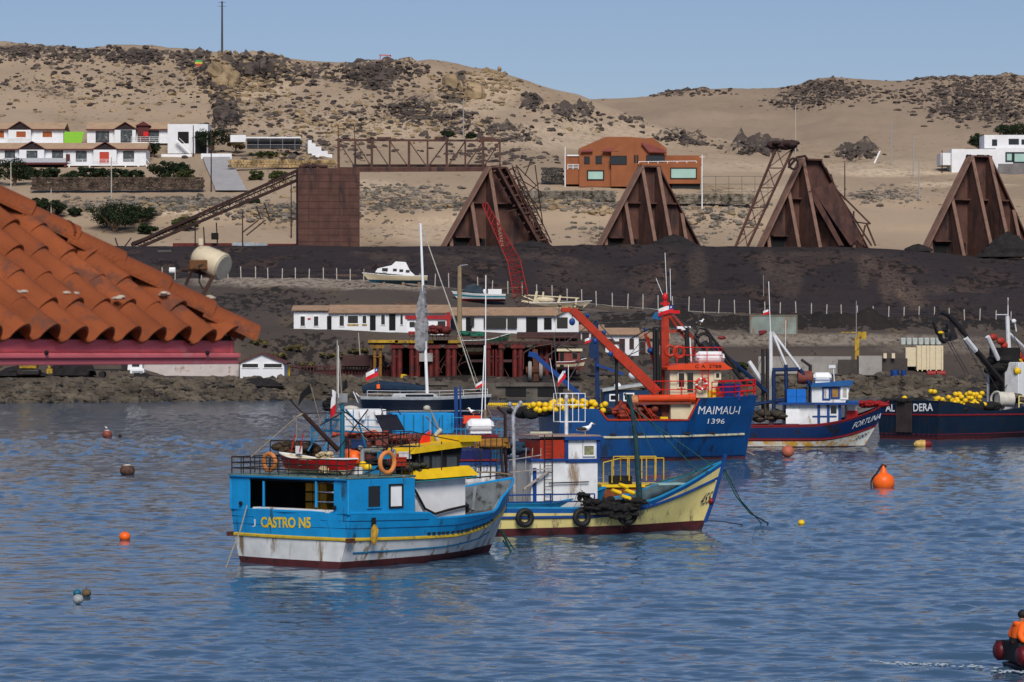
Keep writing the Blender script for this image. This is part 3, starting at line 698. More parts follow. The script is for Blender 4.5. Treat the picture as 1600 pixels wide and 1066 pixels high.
# aft deckhouse with the big opening looking astern
Zr = 2.86; zb = 1.74
XD = fr.hit(1, -2.75, 648, 770).x
mb = MB()
def wallx(x, y0, y1, z0, z1): mb.box((x, (y0 + y1)/2, (z0 + z1)/2), (.07, abs(y1 - y0), z1 - z0))
wallx(-.03, 1.85, 2.77, zb, Zr); wallx(-.03, -2.77, -2.1, zb, Zr); wallx(-.03, -2.1, 1.85, Zr - .07, Zr)
mb.prism([(-.04, zb - .04), (XD, zb - .12), (XD, Zr - .02), (-.02, Zr)], 1, -2.77, -2.70)
mb.prism([(-.10, zb), (XD, zb - .12), (XD, Zr - .02), (-.02, Zr)], 1, 2.70, 2.76)
mb.build('deckhouse', M_lb, t, bevel=.02, smooth=0)
mb = MB()
for s in (-1, 1): mb.tube([(-.04, s*2.75, zb), (-.04, s*2.75, Zr)], .05, 8)
mb.tube([(-.1, -2.74, Zr), (-.1, 2.74, Zr)], .05, 8)
for y in (-.05, .0): pass
for (px, py0, py1) in ((412, 752, 792), (494, 752, 793)):
    a = fr.hit(0, -.05, px, py0); b = fr.hit(0, -.05, px, py1); mb.tube([a, b], .045, 6)
mb.build('corner_posts', M_lb, t)
mb = MB(); mb.box((XD/2 - .05, 0, Zr + .03), (XD + .2, 5.56, .07)); mb.build('roof', mat('roof_green', (0.10, 0.16, 0.14), .7, .4, 2, (0.25, 0.25, 0.23), .3, 3), t, smooth=0, bevel=.03)
mb = MB(); mb.box((.06, -.15, zb + .06), (.34, 3.6, .1)); mb.build('stern_bench', M_white, t, smooth=0, bevel=.02)
for y in (-2.2, 2.2):
    mb = MB(); mb.tube([(-.15, y*1.0, 1.95), (-.10, y*1.0, 1.95)], .07, 10); mb.build('fairlead', M_black, t)
mb = MB()                                                           # dark interior wall and gear seen through the opening
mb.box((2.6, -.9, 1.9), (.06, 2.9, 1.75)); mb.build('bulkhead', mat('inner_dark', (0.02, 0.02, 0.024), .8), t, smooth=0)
mb = MB(); mb.box((1.9, 2.66, 2.28), (3.6, .05, 1.15)); mb.box((1.9, 0, Zr - .12), (3.6, 5.2, .04)); mb.build('shade_lining', mat('inner_shade', (0.015, 0.016, 0.018), .8), t, smooth=0)  # added dark sheets stand in for the shade inside the deckhouse
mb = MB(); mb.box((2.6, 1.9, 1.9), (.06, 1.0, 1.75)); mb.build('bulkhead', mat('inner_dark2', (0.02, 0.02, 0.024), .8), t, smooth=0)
mb = MB()
for i in range(4):
    for j in range(3): mb.box((1.2, .1 - j*.34, 1.55 + i*.32), (.45, .30, .26))
solo(mb, 'stacked_crates', mat('crate_yellow', (0.50, 0.25, 0.015), .6, .4, 3, GRIME, .3, 3), fr, (1.2, -.2, 1.4), 'yellow fish crates stacked inside the stern opening of the sky blue boat', 'crates')
ym = mat('letter_yellow', (0.72, 0.50, 0.02), .6, .25, 7)
def transom_x(h, y, z):
    p = h.P(0, z, 1); return p.x + h.rnd*(1 - (p.y/h.B(0))**2) - h.rnd*(1 - (y/max(p.y, .1))**2)
def transom_text(h, fr, txt, p0, p1, hpx, m, parent, bold=0.02, slant=0.0):
    a = fr.hit(0, .1, *p0); b = fr.hit(0, .1, *p1); hz = hpx * (fr.M @ a).y / F
    def fn(u, v):
        q = a + (b - a)*u; z = q.z + v*hz; return V(transom_x(h, q.y, z) - .015, q.y, z)
    return letter_map(txt, fn, m, parent, bold, slant=slant)
transom_text(h, fr, 'CASTRO N5', (417, 824), (495, 825), 17, ym, t, .035)
transom_text(h, fr, 'J', (402, 823), (408, 823), 12, M_white, t, .0)
mb = MB(); mb.box((-.02, 2.8, .92), (.22, .14, .14)); mb.build('rail_end', mat('brown_wood', (0.09, 0.03, 0.015), .7), t); mb = MB(); mb.box((.0, -2.8, .90), (.3, .14, .14)); mb.build('rail_end', mat('brown_wood', (0.09, 0.03, 0.015), .7), t)
# side windows of the deckhouse
pane(t, fr, 1, -2.76, 573, 759, 594, 793, M_glass, M_lb, .05, .05); pane(t, fr, 1, -2.76, 608, 758, 628, 792, M_cleanw, M_dark, .06, .05, name='side_door')
# wheelhouse
wy = -1.55; A = fr.hit(1, wy, 650, 806); B_ = fr.hit(1, wy, 728, 800)
wx0, wx1 = A.x, B_.x; zt = fr.hit(1, wy, 650, 742).z
wq = -.45
cabin(t, 'wheelhouse_base', wx0, wx1, wy, wq, .9, zt, mat('wheelhouse_white', (0.70, 0.70, 0.70), .5, .1, 2, (0.4, 0.36, 0.3), .12, 2, streak=True))
z1 = fr.hit(1, wy, 655, 709).z; cabin(t, 'wheelhouse_cab', wx0 + .15, wx1 - .25, wy + .1, wq - .1, zt, z1 + .25, M_dark, -.02, .25, .05)
mb = MB()
def roofband(zA, zB, gro, sl, x0=wx0, x1=wx1, name='roof', m=M_yel, tl=.08):
    mb = MB(); y0 = wy - gro; y1 = wq + gro
    vs = [V(x0 - .1 - sl*.4, y0 - sl, zA), V(x1 + .3 + sl*.4, y0 - sl, zA + tl), V(x1 + .3 + sl*.4, y1 + sl, zA + tl), V(x0 - .1 - sl*.4, y1 + sl, zA), V(x0, y0, zB), V(x1 + .15, y0, zB + tl), V(x1 + .15, y1, zB + tl), V(x0, y1, zB)]
    mb.add(vs, [(0, 3, 2, 1), (4, 5, 6, 7), (0, 1, 5, 4), (1, 2, 6, 5), (2, 3, 7, 6), (3, 0, 4, 7)]); return mb.build(name, m, t, smooth=0)
roofband(zt - .16, zt + .16, .0, .24, name='visor'); roofband(zt - .22, zt - .165, .0, .27, name='visor_edge', m=mat('turq', (0.01, 0.28, 0.36), .5))
roofband(z1, z1 + .2, .08, .0, wx0 - .1, wx1 + .1, tl=.22); 
mb = MB(); mb.box((wx1 + .05, (wy + wq)/2, z1 + .46), (.9, 1.6, .2)); mb.build('roof_step', M_yel, t, smooth=0)
for (a, b) in ((660, 671), (673, 690), (696, 714)):
    pane(t, fr, 1, wy + .12, a, 712, b, 736, mat('grey_glass', (0.05, 0.06, 0.07), .12, .3, 1.5, spec=.6), M_black, .04, .05)
mb = MB(); mb.tube([fr.hit(1, wy - .1, *p) for p in ((648, 765), (655, 778), (664, 795), (680, 803), (700, 797), (722, 792), (732, 790))], .045, 6); mb.build('hose', M_black, t)
mb = MB(); p = fr.hit(1, -2.86, 584, 822); mb.box(p + V(0, 0, .12), (.16, .05, .3)); mb.build('bollard', M_black, t)
mb = MB(); p = fr.hit(1, -2.92, 585, 832); mb.tube([p + V(0, 0, .25), p + V(.02, 0, .1), p + V(-.02, 0, -.25), p + V(0, 0, -.42)], [.04, .13, .11, .03], 8)
solo(mb, 'cloth_bundle', mat('ochre_cloth', (0.45, 0.26, 0.03), .9, .4, 6), fr, p, 'ochre oilskin hanging over the rail of the sky blue boat', 'cloth')
# roof rails
mb = MB(); zt2 = Zr + .07; railing(mb, [(-.05, -2.7, zt2), (-.05, 2.7, zt2), (XD, 2.65, zt2)], .55, .02, 3, .45); railing(mb, [(-.05, -2.7, zt2), (XD, -2.65, zt2)], .42, .018, 2, .5)
mb.build('roof_railing', M_blk, t)
# mast, derrick and rigging
mb = MB(); b = fr.hit(1, 0, 535, 715); tp = fr.hit(1, 0, 534, 632); mx = b.x
mb.tube([(mx, 0, 2.9), (mx, 0, tp.z)], [.10, .075], 8)
mb.build('mast', M_teal, t)
mb = MB(); a = fr.hit(1, 0, 528, 703); c = fr.hit(1, 0, 473, 646); mb.tube([a, c], [.09, .07], 7); mb.tube([c, fr.hit(1, 0, 452, 624)], .025, 5)
mb.tube([c, fr.hit(1, 0, 544, 645)], .02, 5); mb.build('boom', mat('boom_brown', (0.05, 0.028, 0.025), .6, .3, 3), t)
mb = MB(); c2 = fr.hit(1, 0, 463, 652); mb.tube([c2, fr.hit(1, 1.2, 392, 714)], .018, 5); mb.tube([c2 + V(0, 0, 0), c], .03, 5); mb.tube([fr.hit(1, 0, 485, 601), fr.hit(1, 0, 502, 665)], .014, 5)
mb.tube([c2, fr.hit(1, 0, 464, 680), fr.hit(1, 0, 461, 690)], .012, 4)
mb.tube([(mx, 0, tp.z - .3), fr.hit(1, 0, 575, 690)], .02, 5); mb.tube([fr.hit(1, 0, 530, 560), (mx, 0, tp.z)], .02, 5); mb.build('rigging', M_rope, t)
mb = MB()
for (a, b_) in (((510, 655), (481, 705)), ((528, 655), (505, 705)), ((508, 656), (530, 656)), ((488, 672), (532, 674)), ((487, 663), (487, 693)), ((517, 656), (517, 676)), ((540, 640), (560, 662)), ((560, 660), (572, 700)), ((540, 674), (566, 676))):
    mb.tube([fr.hit(1, .6, *a), fr.hit(1, .6, *b_)], .035, 5)
mb.build('gallows_frame', M_lb2, t)
mb = MB(); mb.box(fr.hit(1, 0, 535, 622), (.28, .2, .3)); mb.build('lamp_box', M_grey, t)
mb = MB(); mb.tube([fr.hit(1, 0, 529, 622), fr.hit(1, 0, 529, 540)], .012, 5); mb.build('antenna', M_cleanw, t)
# life rings, skiff, fenders on the roof
life_ring(fr, fr.hit(0, .1, 421, 722), 'x', 'weathered orange life ring on the stern railing of the sky blue boat', R1=.27)
life_ring(fr, fr.hit(1, -2.75, 605, 723), 'y', 'upright faded orange life ring on the side railing of the sky blue boat', R1=.33)
def skiff():
    a = fr.hit(0, .9, 436, 724); b = fr.hit(0, .9, 545, 734); z = Zr + .15; L = (a - b).length
    f2 = Fr(fr.M @ V(1.0, b.y + .1, z), fr.yaw + R(90)); k = thing('skiff', f2, 'small red rowing skiff lying on the roof of the sky blue boat', 'skiff')
    hs = Hull(L, .35, L - .5, None, [(0, .5), (.3, .62), (.7, .5), (.9, .25), (1, .02)], [(0, .46), (.5, .42), (1, .6)], keel=-.05, P0=.35, P1=.8, rnd=.02)
    hs.build(k, [-.05, lambda s: .10, lambda s: 9], [M_ivory, M_red], lambda s: .1, M_ivory, M_ivory, M_cleanw, n=20, cap_r=.022)
    for x in (L*.3, L*.55):
        q = MB(); q.box((x, 0, .24), (.16, 1.0, .03)); q.build('thwart', M_wood, k)
skiff()
p = fr.hit(0, 2.0, 417, 690)
mb = MB(); rr = random.Random(3); q = fr.hit(0, 1.9, 465, 712); lumps(mb, q, (.3, .8, .40), 90, .15, rr); solo(mb, 'net_heap', mat('brown_net', (0.055, 0.035, 0.02), .95, .7, 7, (0.16, 0.10, 0.03), .3, 5, bump=1, bscale=14), fr, q, 'brown net heaped in a pen behind the red skiff', 'net')
mb = MB(); railing(mb, [(1.55, q.y + .95, zt2), (1.55, q.y - .95, zt2), (2.4, q.y - .95, zt2)], q.z + .5 - zt2, .022, 2, .8); mb.build('pen_rail', M_blk, t)
mb = MB(); q = fr.hit(0, 1.18, 467, 703); mb.box(q, (.04, .28, .26)); mb.build('sign_board', M_cleanw, t)
mb = MB()
for s, px in ((0, 459), (1, 472)): mb.tube([fr.hit(0, 1.1, px - 4, 706), fr.hit(0, 1.1, px + 2, 678)], .02, 5)
mb.build('red_stakes', M_red, t)
q = fr.hit(0, .75, 512, 714); mb = MB(); lumps(mb, q, (.12, .3, .12), 16, .12, rr)
for i in range(16): a = q + V(rr.uniform(-.1, .1), rr.uniform(-.22, .22), .05); mb.tube([a, a + V(-.12, 0, -.12), a + V(-.14, 0, -.42 - rr.random()*.15)], .03, 5)
solo(mb, 'rope_bundle', mat('pale_rope', (0.50, 0.40, 0.24), .95, .4, 8, bump=.8, bscale=20), fr, q, 'cream rope bundle draped over the red skiff', 'rope')
G1 = 'round floats on the roof of the sky blue boat'
ball(fr, fr.hit(1, -.5, 553, 717) + V(0, 0, 0), .32, M_flor, 'large bright orange float beside the mast of the sky blue boat', group=G1)
ball(fr, fr.hit(1, .4, 544, 712), .26, mat('coral', (0.70, 0.12, 0.05), .5), 'coral pink float half behind the large orange one', group=G1)
ball(fr, fr.hit(1, -1.6, 574, 730), .15, M_fyel, 'small yellow float on the roof left of the upright life ring', group=G1)
ball(fr, fr.hit(1, -1.4, 567, 726), .13, M_fyel, 'small yellow float touching the net right of the orange float', group=G1)
q = fr.hit(1, -.3, 588, 709); mb = MB(); lumps(mb, q, (.3, .2, .15), 14, .14, rr); solo(mb, 'net_bundle', mat('grey_net', (0.22, 0.23, 0.20), .95, .5, 6, (0.04, .10, .06), .3, 6), fr, q, 'grey green net bundle between the orange float and the solar panel', 'net')
q = fr.hit(1, -.6, 590, 724); mb = MB(); lumps(mb, q, (.45, .2, .1), 20, .13, rr); solo(mb, 'net_bundle', M_net, fr, q, 'black net lying behind the upright life ring', 'net')
for (x, y) in ((566, 700), (616, 704)): 
    mb = MB(); a = fr.hit(1, -1, x, y + 18); b_ = fr.hit(1, -1, x, y); mb.tube([V(a.x, a.y, zt2), b_, b_ + V(-.12, 0, .02)], .075, 8); mb.build('vent_pipe', M_grey, t)
q = fr.hit(1, .2, 625, 668)     # solar panel on legs
mb = MB(); a = [fr.hit(1, .2, *p) for p in ((593, 649), (626, 648), (632, 672), (598, 673))]; mb.slab([a[0] + V(.0, .2, 0), a[1] + V(0, .2, 0), a[2], a[3]], .04); mb.build('solar_panel', mat('panel_dark', (0.02, 0.02, 0.028), .35, .2, 3), t, smooth=0)
mb = MB()
for p in ((598, 673), (631, 672), (607, 674), (626, 674)): b_ = fr.hit(1, .2, *p); mb.tube([b_, (b_.x, b_.y, 3.0)], .022, 5)
mb.tube([fr.hit(1, .2, 596, 648), fr.hit(1, .2, 598, 642), fr.hit(1, .2, 622, 641), fr.hit(1, .2, 626, 648)], .02, 5); mb.build('panel_frame', M_blk, t)
mb = MB(); a = fr.hit(1, -.6, 651, 700); b_ = fr.hit(1, -.6, 673, 672); c = fr.hit(1, -.6, 672, 690)
mb.slab([a, fr.hit(1, -.6, 660, 682), b_, c, fr.hit(1, -.6, 668, 700)], .03); mb.build('pennant', mat('pennant_red', (0.75, 0.03, 0.012), .7), t, smooth=0)
mb = MB(); mb.tube([fr.hit(1, -.6, 672, 703), fr.hit(1, -.6, 672, 655), fr.hit(1, -.6, 665, 650)], .018, 5); mb.tube([fr.hit(1, -.6, 672, 640), fr.hit(1, -.6, 685, 670)], .035, 6)
mb.build('flag_staff', M_grey, t)
mb = MB(); mb.ell(fr.hit(1, -.6, 667, 638), (.13, .13, .1)); mb.tube([fr.hit(1, -.6, 688, 672), fr.hit(1, -.6, 680, 680), fr.hit(1, -.6, 684, 688)], [.09, .06, .08], 7); mb.box(fr.hit(1, -.6, 693, 691), (.28, .2, .22)); mb.build('lamp_fittings', mat('fitting_cream', (0.45, .43, .38), .6, .2), t)
mb = MB()
for x in (612, 640, 655, 690): mb.tube([fr.hit(1, -1.6, x, 742), fr.hit(1, -1.6, x, 690)], .02, 5)
mb.tube([fr.hit(1, -1.6, 560, 677), fr.hit(1, -1.6, 640, 674), fr.hit(1, -1.6, 720, 690)], .018, 5); mb.tube([fr.hit(1, -1.6, 557, 700), fr.hit(1, -1.6, 650, 698)], .018, 5); mb.build('top_rail', M_blk, t)
for i, (px, py, w, m_, l) in enumerate(((622, 722, .34, M_orange, 'rust brown'), (640, 730, .3, M_wood, 'weathered wooden'), (600, 712, .28, M_lb2, 'pale blue'), (556, 736, .26, M_cleanw, 'white'), (633, 712, .26, M_cleanw, 'small white'))):
    q = fr.hit(1, -1.3, px, py); q.z = max(q.z, zt2 + .12); mb = MB(); mb.box((q.x, q.y, q.z), (w*1.3, w, w*.8)); mb.box((q.x, q.y, q.z + w*.42), (w*1.4, w*1.08, .04)); solo(mb, 'crate', m_, fr, q, l + ' crate on the roof of the sky blue boat, near the upright life ring', 'crate', 'crates on the roof of the sky blue boat')
q = fr.hit(1, -.9, 630, 728); mb = MB(); lumps(mb, (q.x, q.y, zt2), (.6, .7, .3), 46, .14, rr); solo(mb, 'net_heap', mat('olive_net', (.05, .055, .04), .95, .6, 6, (.12, .08, .05), .3, 6, bump=1, bscale=14), fr, (q.x, q.y, zt2), 'olive net heap on the roof between the upright life ring and the yellow wheelhouse', 'net')
mb = MB()
for a_, b_ in (((528, 703), (575, 640)), ((534, 640), (612, 700)), ((575, 690), (640, 676)), ((500, 665), (535, 645)), ((600, 742), (600, 700)), ((626, 742), (628, 695)), ((648, 740), (650, 690)), ((566, 742), (640, 712)), ((545, 742), (545, 690)), ((515, 742), (512, 700))): mb.tube([fr.hit(1, -.8, *a_), fr.hit(1, -.8, *b_)], .022, 4)
mb.build('deck_poles', M_blk, t)
# black pennants and flag at the mast
mb = MB(); mb.slab([fr.hit(1, 0, *p) for p in ((483, 602), (487, 614), (476, 620), (466, 634), (470, 615))], .03); mb.slab([fr.hit(1, .3, *p) for p in ((541, 592), (543, 606), (534, 612), (537, 600))], .03); mb.build('black_pennant', M_dark, t, smooth=0)
flag(fr, fr.hit(1, 0, 521, 607), V(-.12, -.15, 0), .75, 'limp flag hanging beside the mast of the sky blue boat', slump=.3)
mb = MB(); lumps(mb, fr.hit(1, .1, 515, 640), (.1, .1, .35), 14, .12, rr); solo(mb, 'black_cloth', M_dark, fr, fr.hit(1, .1, 515, 640), 'bundle of black flag cloth below the limp flag', 'cloth')
# foredeck: frames, green net, rails, samson post, anchor
mb = MB()
for s in (.62, .68, .74, .80, .86, .91):
    for sd in (-1, 1):
        z0_ = 1.0 + max(0, s - .55)*1.2; mb = MB(); mb.tube([h.P(s, z0_, sd, .14), h.P(s, h.zs(s) - .05, sd, .12)], .05, 4)
        mb.build('frame', mat('frame_grey', (0.24, 0.27, 0.29), .7), t)
rail = MB(); pts = [h.P(s, h.zs(s), -1) for s in (.80, .86, .92, .97)] + [h.P(1, h.zs(1), -1)]; 
rail.tube([fr.hit(1, 1.0, 745, 738), fr.hit(1, .6, 770, 738), fr.hit(1, 0, 800, 742)], .03, 5); rail.build('bow_rail', M_wood, t)
mb = MB(); lumps(mb, (7.3, .5, 1.45), (.9, .9, .35), 70, .14, rr); solo(mb, 'net_heap', mat('dark_red_net', (0.05, 0.022, 0.02), .95, .6, 6, (0.1, .05, .04), .3, 5), fr, (7.4, .3, 1.2), 'dark red net heaped on the foredeck of the sky blue boat', 'net')
mb = MB(); q = V(6.9, -.9, 1.6); mb.tube([q + V(0, 0, .9), q + V(0, 0, .2), q + V(.05, 0, -.2), q + V(-.05, 0, -.45)], [.03, .07, .17, .08], 8); solo(mb, 'net_bundle', M_grope, fr, q, 'hanging green net on the foredeck of the sky blue boat', 'net')
mb = MB(); ladder(mb, (8.2, .4, 1.3), (8.4, .5, 2.3), .45, V(0, 1, 0)); mb.build('bow_ladder', M_blk, t)
mb = MB(); a = h.P(.93, 1.1, -1); mb.tube([fr.hit(1, -.3, 783, 828), fr.hit(1, -.3, 798, 862)], .035, 5); mb.tube([fr.hit(1, -.3, 786, 845), fr.hit(1, -.3, 804, 868), fr.hit(1, -.3, 795, 868)], .03, 5); mb.tube([fr.hit(1, -.3, 783, 828), fr.hit(1, -.3, 803, 858)], .025, 5)
mb.build('anchor', M_grope, t)
mb = MB(); a = fr.hit(0, -.2, 386, 790); mb.tube([a, fr.hit(0, -.6, 375, 830), fr.hit(0, -1.2, 362, 862), fr.hit(0, -2.2, 350, 896)], .022, 5); mb.build('stern_rope', M_rope, t)

# ---------------------------------------------------------------- the yellow boat
fr = YF = Fr((-1.1, 122.6, 0), R(20)); t = thing('fishing_boat', fr, 'cream yellow wooden fishing boat with white cabin and hung tyres', 'fishing boat', 'moored fishing boats')
L = 10.0
h = HY = Hull(L, .2, L - 1.0, None, [(0, 1.6), (.3, 1.85), (.6, 1.75), (.78, 1.25), (.92, .5), (1, .04)], [(0, 1.05), (.45, 1.0), (.62, 1.18), (.8, 1.75), (.92, 2.25), (1, 2.65)], keel=-.7, P0=.2, P1=.85)
zq = lambda s: .62 + max(0, (s - .4)/.6)**1.6*1.35
h.build(t, [-.7, 0, lambda s: .26 + .1*s, lambda s: zq(s), lambda s: zq(s) + .12, lambda s: h.zs(s) - .18, lambda s: 9], [M_anti, M_anti, M_cream, M_royal, M_cream, mat('bluecap', (0.01, 0.10, 0.32), .5)], lambda s: .75 + max(0, s-.5)*1.1,
        mat('green_deck', (0.05, 0.07, 0.06), .8, .4, 3, (0.1, .08, .05), .3, 3), mat('inner_teal', (0.05, 0.09, 0.11), .7, .4, 2.5, (0.15, .14, .12), .2, 3), M_lb2)
h.strake(t, 'rubbing_strake', lambda s: zq(s) + .06, .06, M_royal, 0, .98)
mb = MB(); mb.tube([h.P(1, .3, -1), h.P(1, 1.2, -1) + V(.05, 0, 0), h.P(1, 2.95, -1) + V(.1, 0, 0)], .09, 6); mb.build('stem_post', M_royal, t)
hull_text(h, fr, '455', (1090, 791), (1105, 786), 18, M_navy, t, bold=.0, slant=.25)
for px, py, l in ((818, 809, 'tyre fender nearest the stern of the cream yellow boat'), (907, 808, 'tyre fender below the cabin of the cream yellow boat'), (978, 803, 'largest tyre fender below the black net amidships')):
    s, z = h.find(fr, px, py); p = h.P(s, z, -1) + V(0, -.14, 0); tyre(fr, p, l, R1=.27 if px < 950 else .33)
    mb = MB(); mb.tube([p + V(0, .1, .3), h.P(s, h.zs(s), -1)], .015, 4); mb.build('fender_rope', M_rope, t)
# cabin
cy = -1.25
a = fr.hit(1, cy, 865, 787); b = fr.hit(1, cy, 934, 775); x0, x1 = fr.hit(1, cy, 830, 780).x, b.x; z1 = fr.hit(1, cy, 900, 720).z; xm = fr.hit(1, cy, 885, 720).x; ztop = fr.hit(1, cy, 900, 686).z
cabin(t, 'cabin', x0, x1, cy, -cy, .8, z1, M_white, bevel=.02)
cabin(t, 'wheelhouse', xm, x1 + .0, cy, -cy, z1, ztop, M_white, 0, .12, .03, bevel=.02)
x2 = fr.hit(1, cy, 845, 700).x; cabin(t, 'orange_panel', x2, xm - .02, cy + .05, -cy - .05, z1 + .02, fr.hit(1, cy, 860, 688).z, M_orange, bevel=.01)
mb = MB(); mb.box(((x0 + xm)/2, 0, z1 + .04), (xm - x0 + .1, 2.7, .10)); mb.box(((xm + x1)/2 + .03, 0, z1 - .0), (x1 - xm + .12, 2.62, .14)); mb.box(((xm + x1)/2 + .05, 0, ztop + .02), (x1 - xm + .3, 2.75, .14))
for x in (xm, x1 + .02): mb.box((x, cy - .01, (z1 + ztop)/2), (.14, .06, ztop - z1))
for x in (fr.hit(1, cy, 835, 750).x,): mb.box((x, cy - .02, 1.7), (.14, .08, 1.7))
mb.build('blue_trim', M_royal, t, smooth=0, bevel=.01)
mb = MB(); mb.box(((x2 + x1)/2, 0, ztop + .12), (x1 - x2 + .2, 2.6, .05)); mb.build('roof', mat('roof_pinkgrey', (0.35, 0.24, 0.2), .8, .3, 3), t, smooth=0)
pane(t, fr, 1, cy - .0, 911, 696, 928, 712, mat('greenish_glass', (0.22, 0.22, 0.12), .2, .5, 6), M_white, .06, .06)
mb = MB(); a = fr.hit(1, cy - .12, 857, 788); c = fr.hit(1, cy - .12, 857, 720); ladder(mb, a, V(a.x, a.y, c.z + 1.0), .32, rungs=10); mb.tube([fr.hit(1, cy - .1, 858, 755), fr.hit(1, cy - .1, 920, 753)], .025, 5); mb.build('ladder', M_blk, t)
mb = MB(); q = [(x0 - 1.2, -1.75, 1.0), (x1 - .35, -1.8, 1.0)]; railing(mb, q, .55, .03, 2, 1.6); mb.build('side_rail', M_royal, t)
mb = MB(); q = V(fr.hit(1, -.3, 885, 640).x, -.3, ztop)
mt = fr.hit(1, -.3, 885, 566).z; mb.tube([q, q + V(.0, 0, fr.hit(1, -.3, 885, 617).z - q.z)], .07, 7); mb.build('pole', M_white, t)
mb = MB(); c0 = fr.hit(1, -.5, 873, 615); c1 = fr.hit(1, -.5, 912, 659); bx, by, bz = (c0.x + c1.x)/2, -.3, (c0.z + c1.z)/2; sx, sz_ = abs(c1.x - c0.x), abs(c1.z - c0.z)
for dx in (-.5, 0, .5):
    for dy in (-.35, .35): mb.tube([(bx + dx*sx, by + dy, bz - sz_/2), (bx + dx*sx, by + dy, bz + sz_/2)], .017, 4)
for dz in (-.5, .1, .5):
    z = bz + dz*sz_; mb.tube([(bx - sx/2, by - .35, z), (bx + sx/2, by - .35, z), (bx + sx/2, by + .35, z), (bx - sx/2, by + .35, z), (bx - sx/2, by - .35, z)], .017, 4)
mb.build('masthead_cage', M_cleanw, t)
mb = MB(); a = fr.hit(1, -.3, 871, 610); mb.tube([fr.hit(1, -.3, 872, 635), fr.hit(1, -.3, 859, 560)], .012, 4); mb.tube([fr.hit(1, -.3, 888, 610), fr.hit(1, -.3, 888, 570)], .015, 4); mb.build('antenna', M_cleanw, t)
flag(fr, fr.hit(1, -.3, 884, 577), V(-.30, 0, -.1), .34, 'small drooping flag above the white cage mast', slump=.25)
gull(fr.M @ V(x1 - .35, -.8, ztop + .14), R(0), 'white gull standing on the cabin roof of the cream yellow boat', 1.15)
# aft gallows
mb = MB(); y_ = -1.2
for p in ((801, 650), (812, 655)): pass
a = fr.hit(1, .2, 804, 790); mb.tube([V(a.x, .2, .8), fr.hit(1, .2, 802, 648), fr.hit(1, .2, 806, 638), fr.hit(1, .2, 812, 632)], .07, 7); mb.tube([fr.hit(1, .2, 797, 634), fr.hit(1, .2, 804, 641)], .05, 6)
mb.ell(fr.hit(1, .2, 797, 632), (.1, .1, .1)); mb.ell(fr.hit(1, .2, 813, 630), (.1, .1, .1)); mb.build('aft_davit', mat('davit_grey', (.36, .38, .42), .6, .4, 4, RUST, .3, 5), t)
mb = MB()
for x in (822, 832, 845): mb.tube([fr.hit(1, -1.3, x, 700), fr.hit(1, -1.3, x - 1, 735)], .022, 4)
mb.tube([fr.hit(1, -1.4, 795, 719), fr.hit(1, -1.4, 846, 711)], .025, 4); mb.tube([fr.hit(1, -1.4, 797, 738), fr.hit(1, -1.4, 862, 732)], .03, 4); mb.tube([fr.hit(1, -1.4, 818, 765), fr.hit(1, -1.4, 858, 736)], .05, 5)
mb.build('work_platform', mat('pale_rust', (0.35, 0.31, 0.28), .7, .4, 3, RUST, .4, 3), t)
mb = MB(); lumps(mb, fr.hit(1, .5, 825, 705) , (.9, .4, .25), 30, .17, rr); solo(mb, 'net_heap', mat('blue_net', (0.02, 0.05, 0.09), .95, .6, 6, (0.1, .05, .04), .2, 5), fr, fr.hit(1, .5, 825, 710), 'dark blue net heaped aft of the orange panel', 'net')
# black net over the rail
mb = MB(); A0 = [(912, 768), (925, 778), (945, 787), (965, 790), (985, 788), (1003, 783)]; A1 = [(912, 790), (925, 800), (945, 806), (965, 810), (985, 806), (1003, 790)]
g = []
for (a, b_) in zip(A0, A1):
    p = fr.hit(1, -1.93, *a); q = fr.hit(1, -2.02, *b_); g.append([p, (p + q)/2 + V(0, -.08, 0), q])
mb.grid(g); mb.grid([[q + V(0, .10, 0) for q in r] for r in g]); rn = random.Random(5)
for r in g:
    for q in r[1:]: lumps(mb, q, (.28, .05, .16), 5, .12, rn)
for i in range(60): q = g[rn.randrange(6)][rn.randrange(3)] + V(rn.uniform(-.3, .3), -.04, rn.uniform(-.1, .1)); mb.tube([q, q + V(rn.uniform(-.2, .2), -.03, -.18 - .2*rn.random())], .012, 3)
solo(mb, 'draped_net', M_net, fr, g[0][0], 'black net draped over the side rail of the cream yellow boat', 'net')
mb = MB(); cx_ = fr.hit(1, -.6, 965, 770); lumps(mb, (cx_.x, -.7, .95), (1.0, .6, .3), 40, .18, rr); solo(mb, 'net_heap', M_net, fr, (cx_.x, -.7, .9), 'black net heap on the deck before the white cabin', 'net')
GY = 'yellow floats on the deck of the cream yellow boat'
for i, (px, py, w_) in enumerate(((973, 759, 'upper'), (983, 768, 'foremost'), (977, 777, 'lowest'), (962, 768, 'rearmost'))):
    mb = MB(); q = fr.hit(1, -1.2, px, py); mb.tube([q + V(-.16, 0, .06), q + V(.16, 0, -.06)], [.07, .09], 8)
    mb.ell(q + V(.17, 0, -.06), (.09, .09, .09), 8, 6); solo(mb, 'net_float', M_fyel, fr, q, w_ + ' yellow tube float on the black net before the white cabin', 'float', GY)
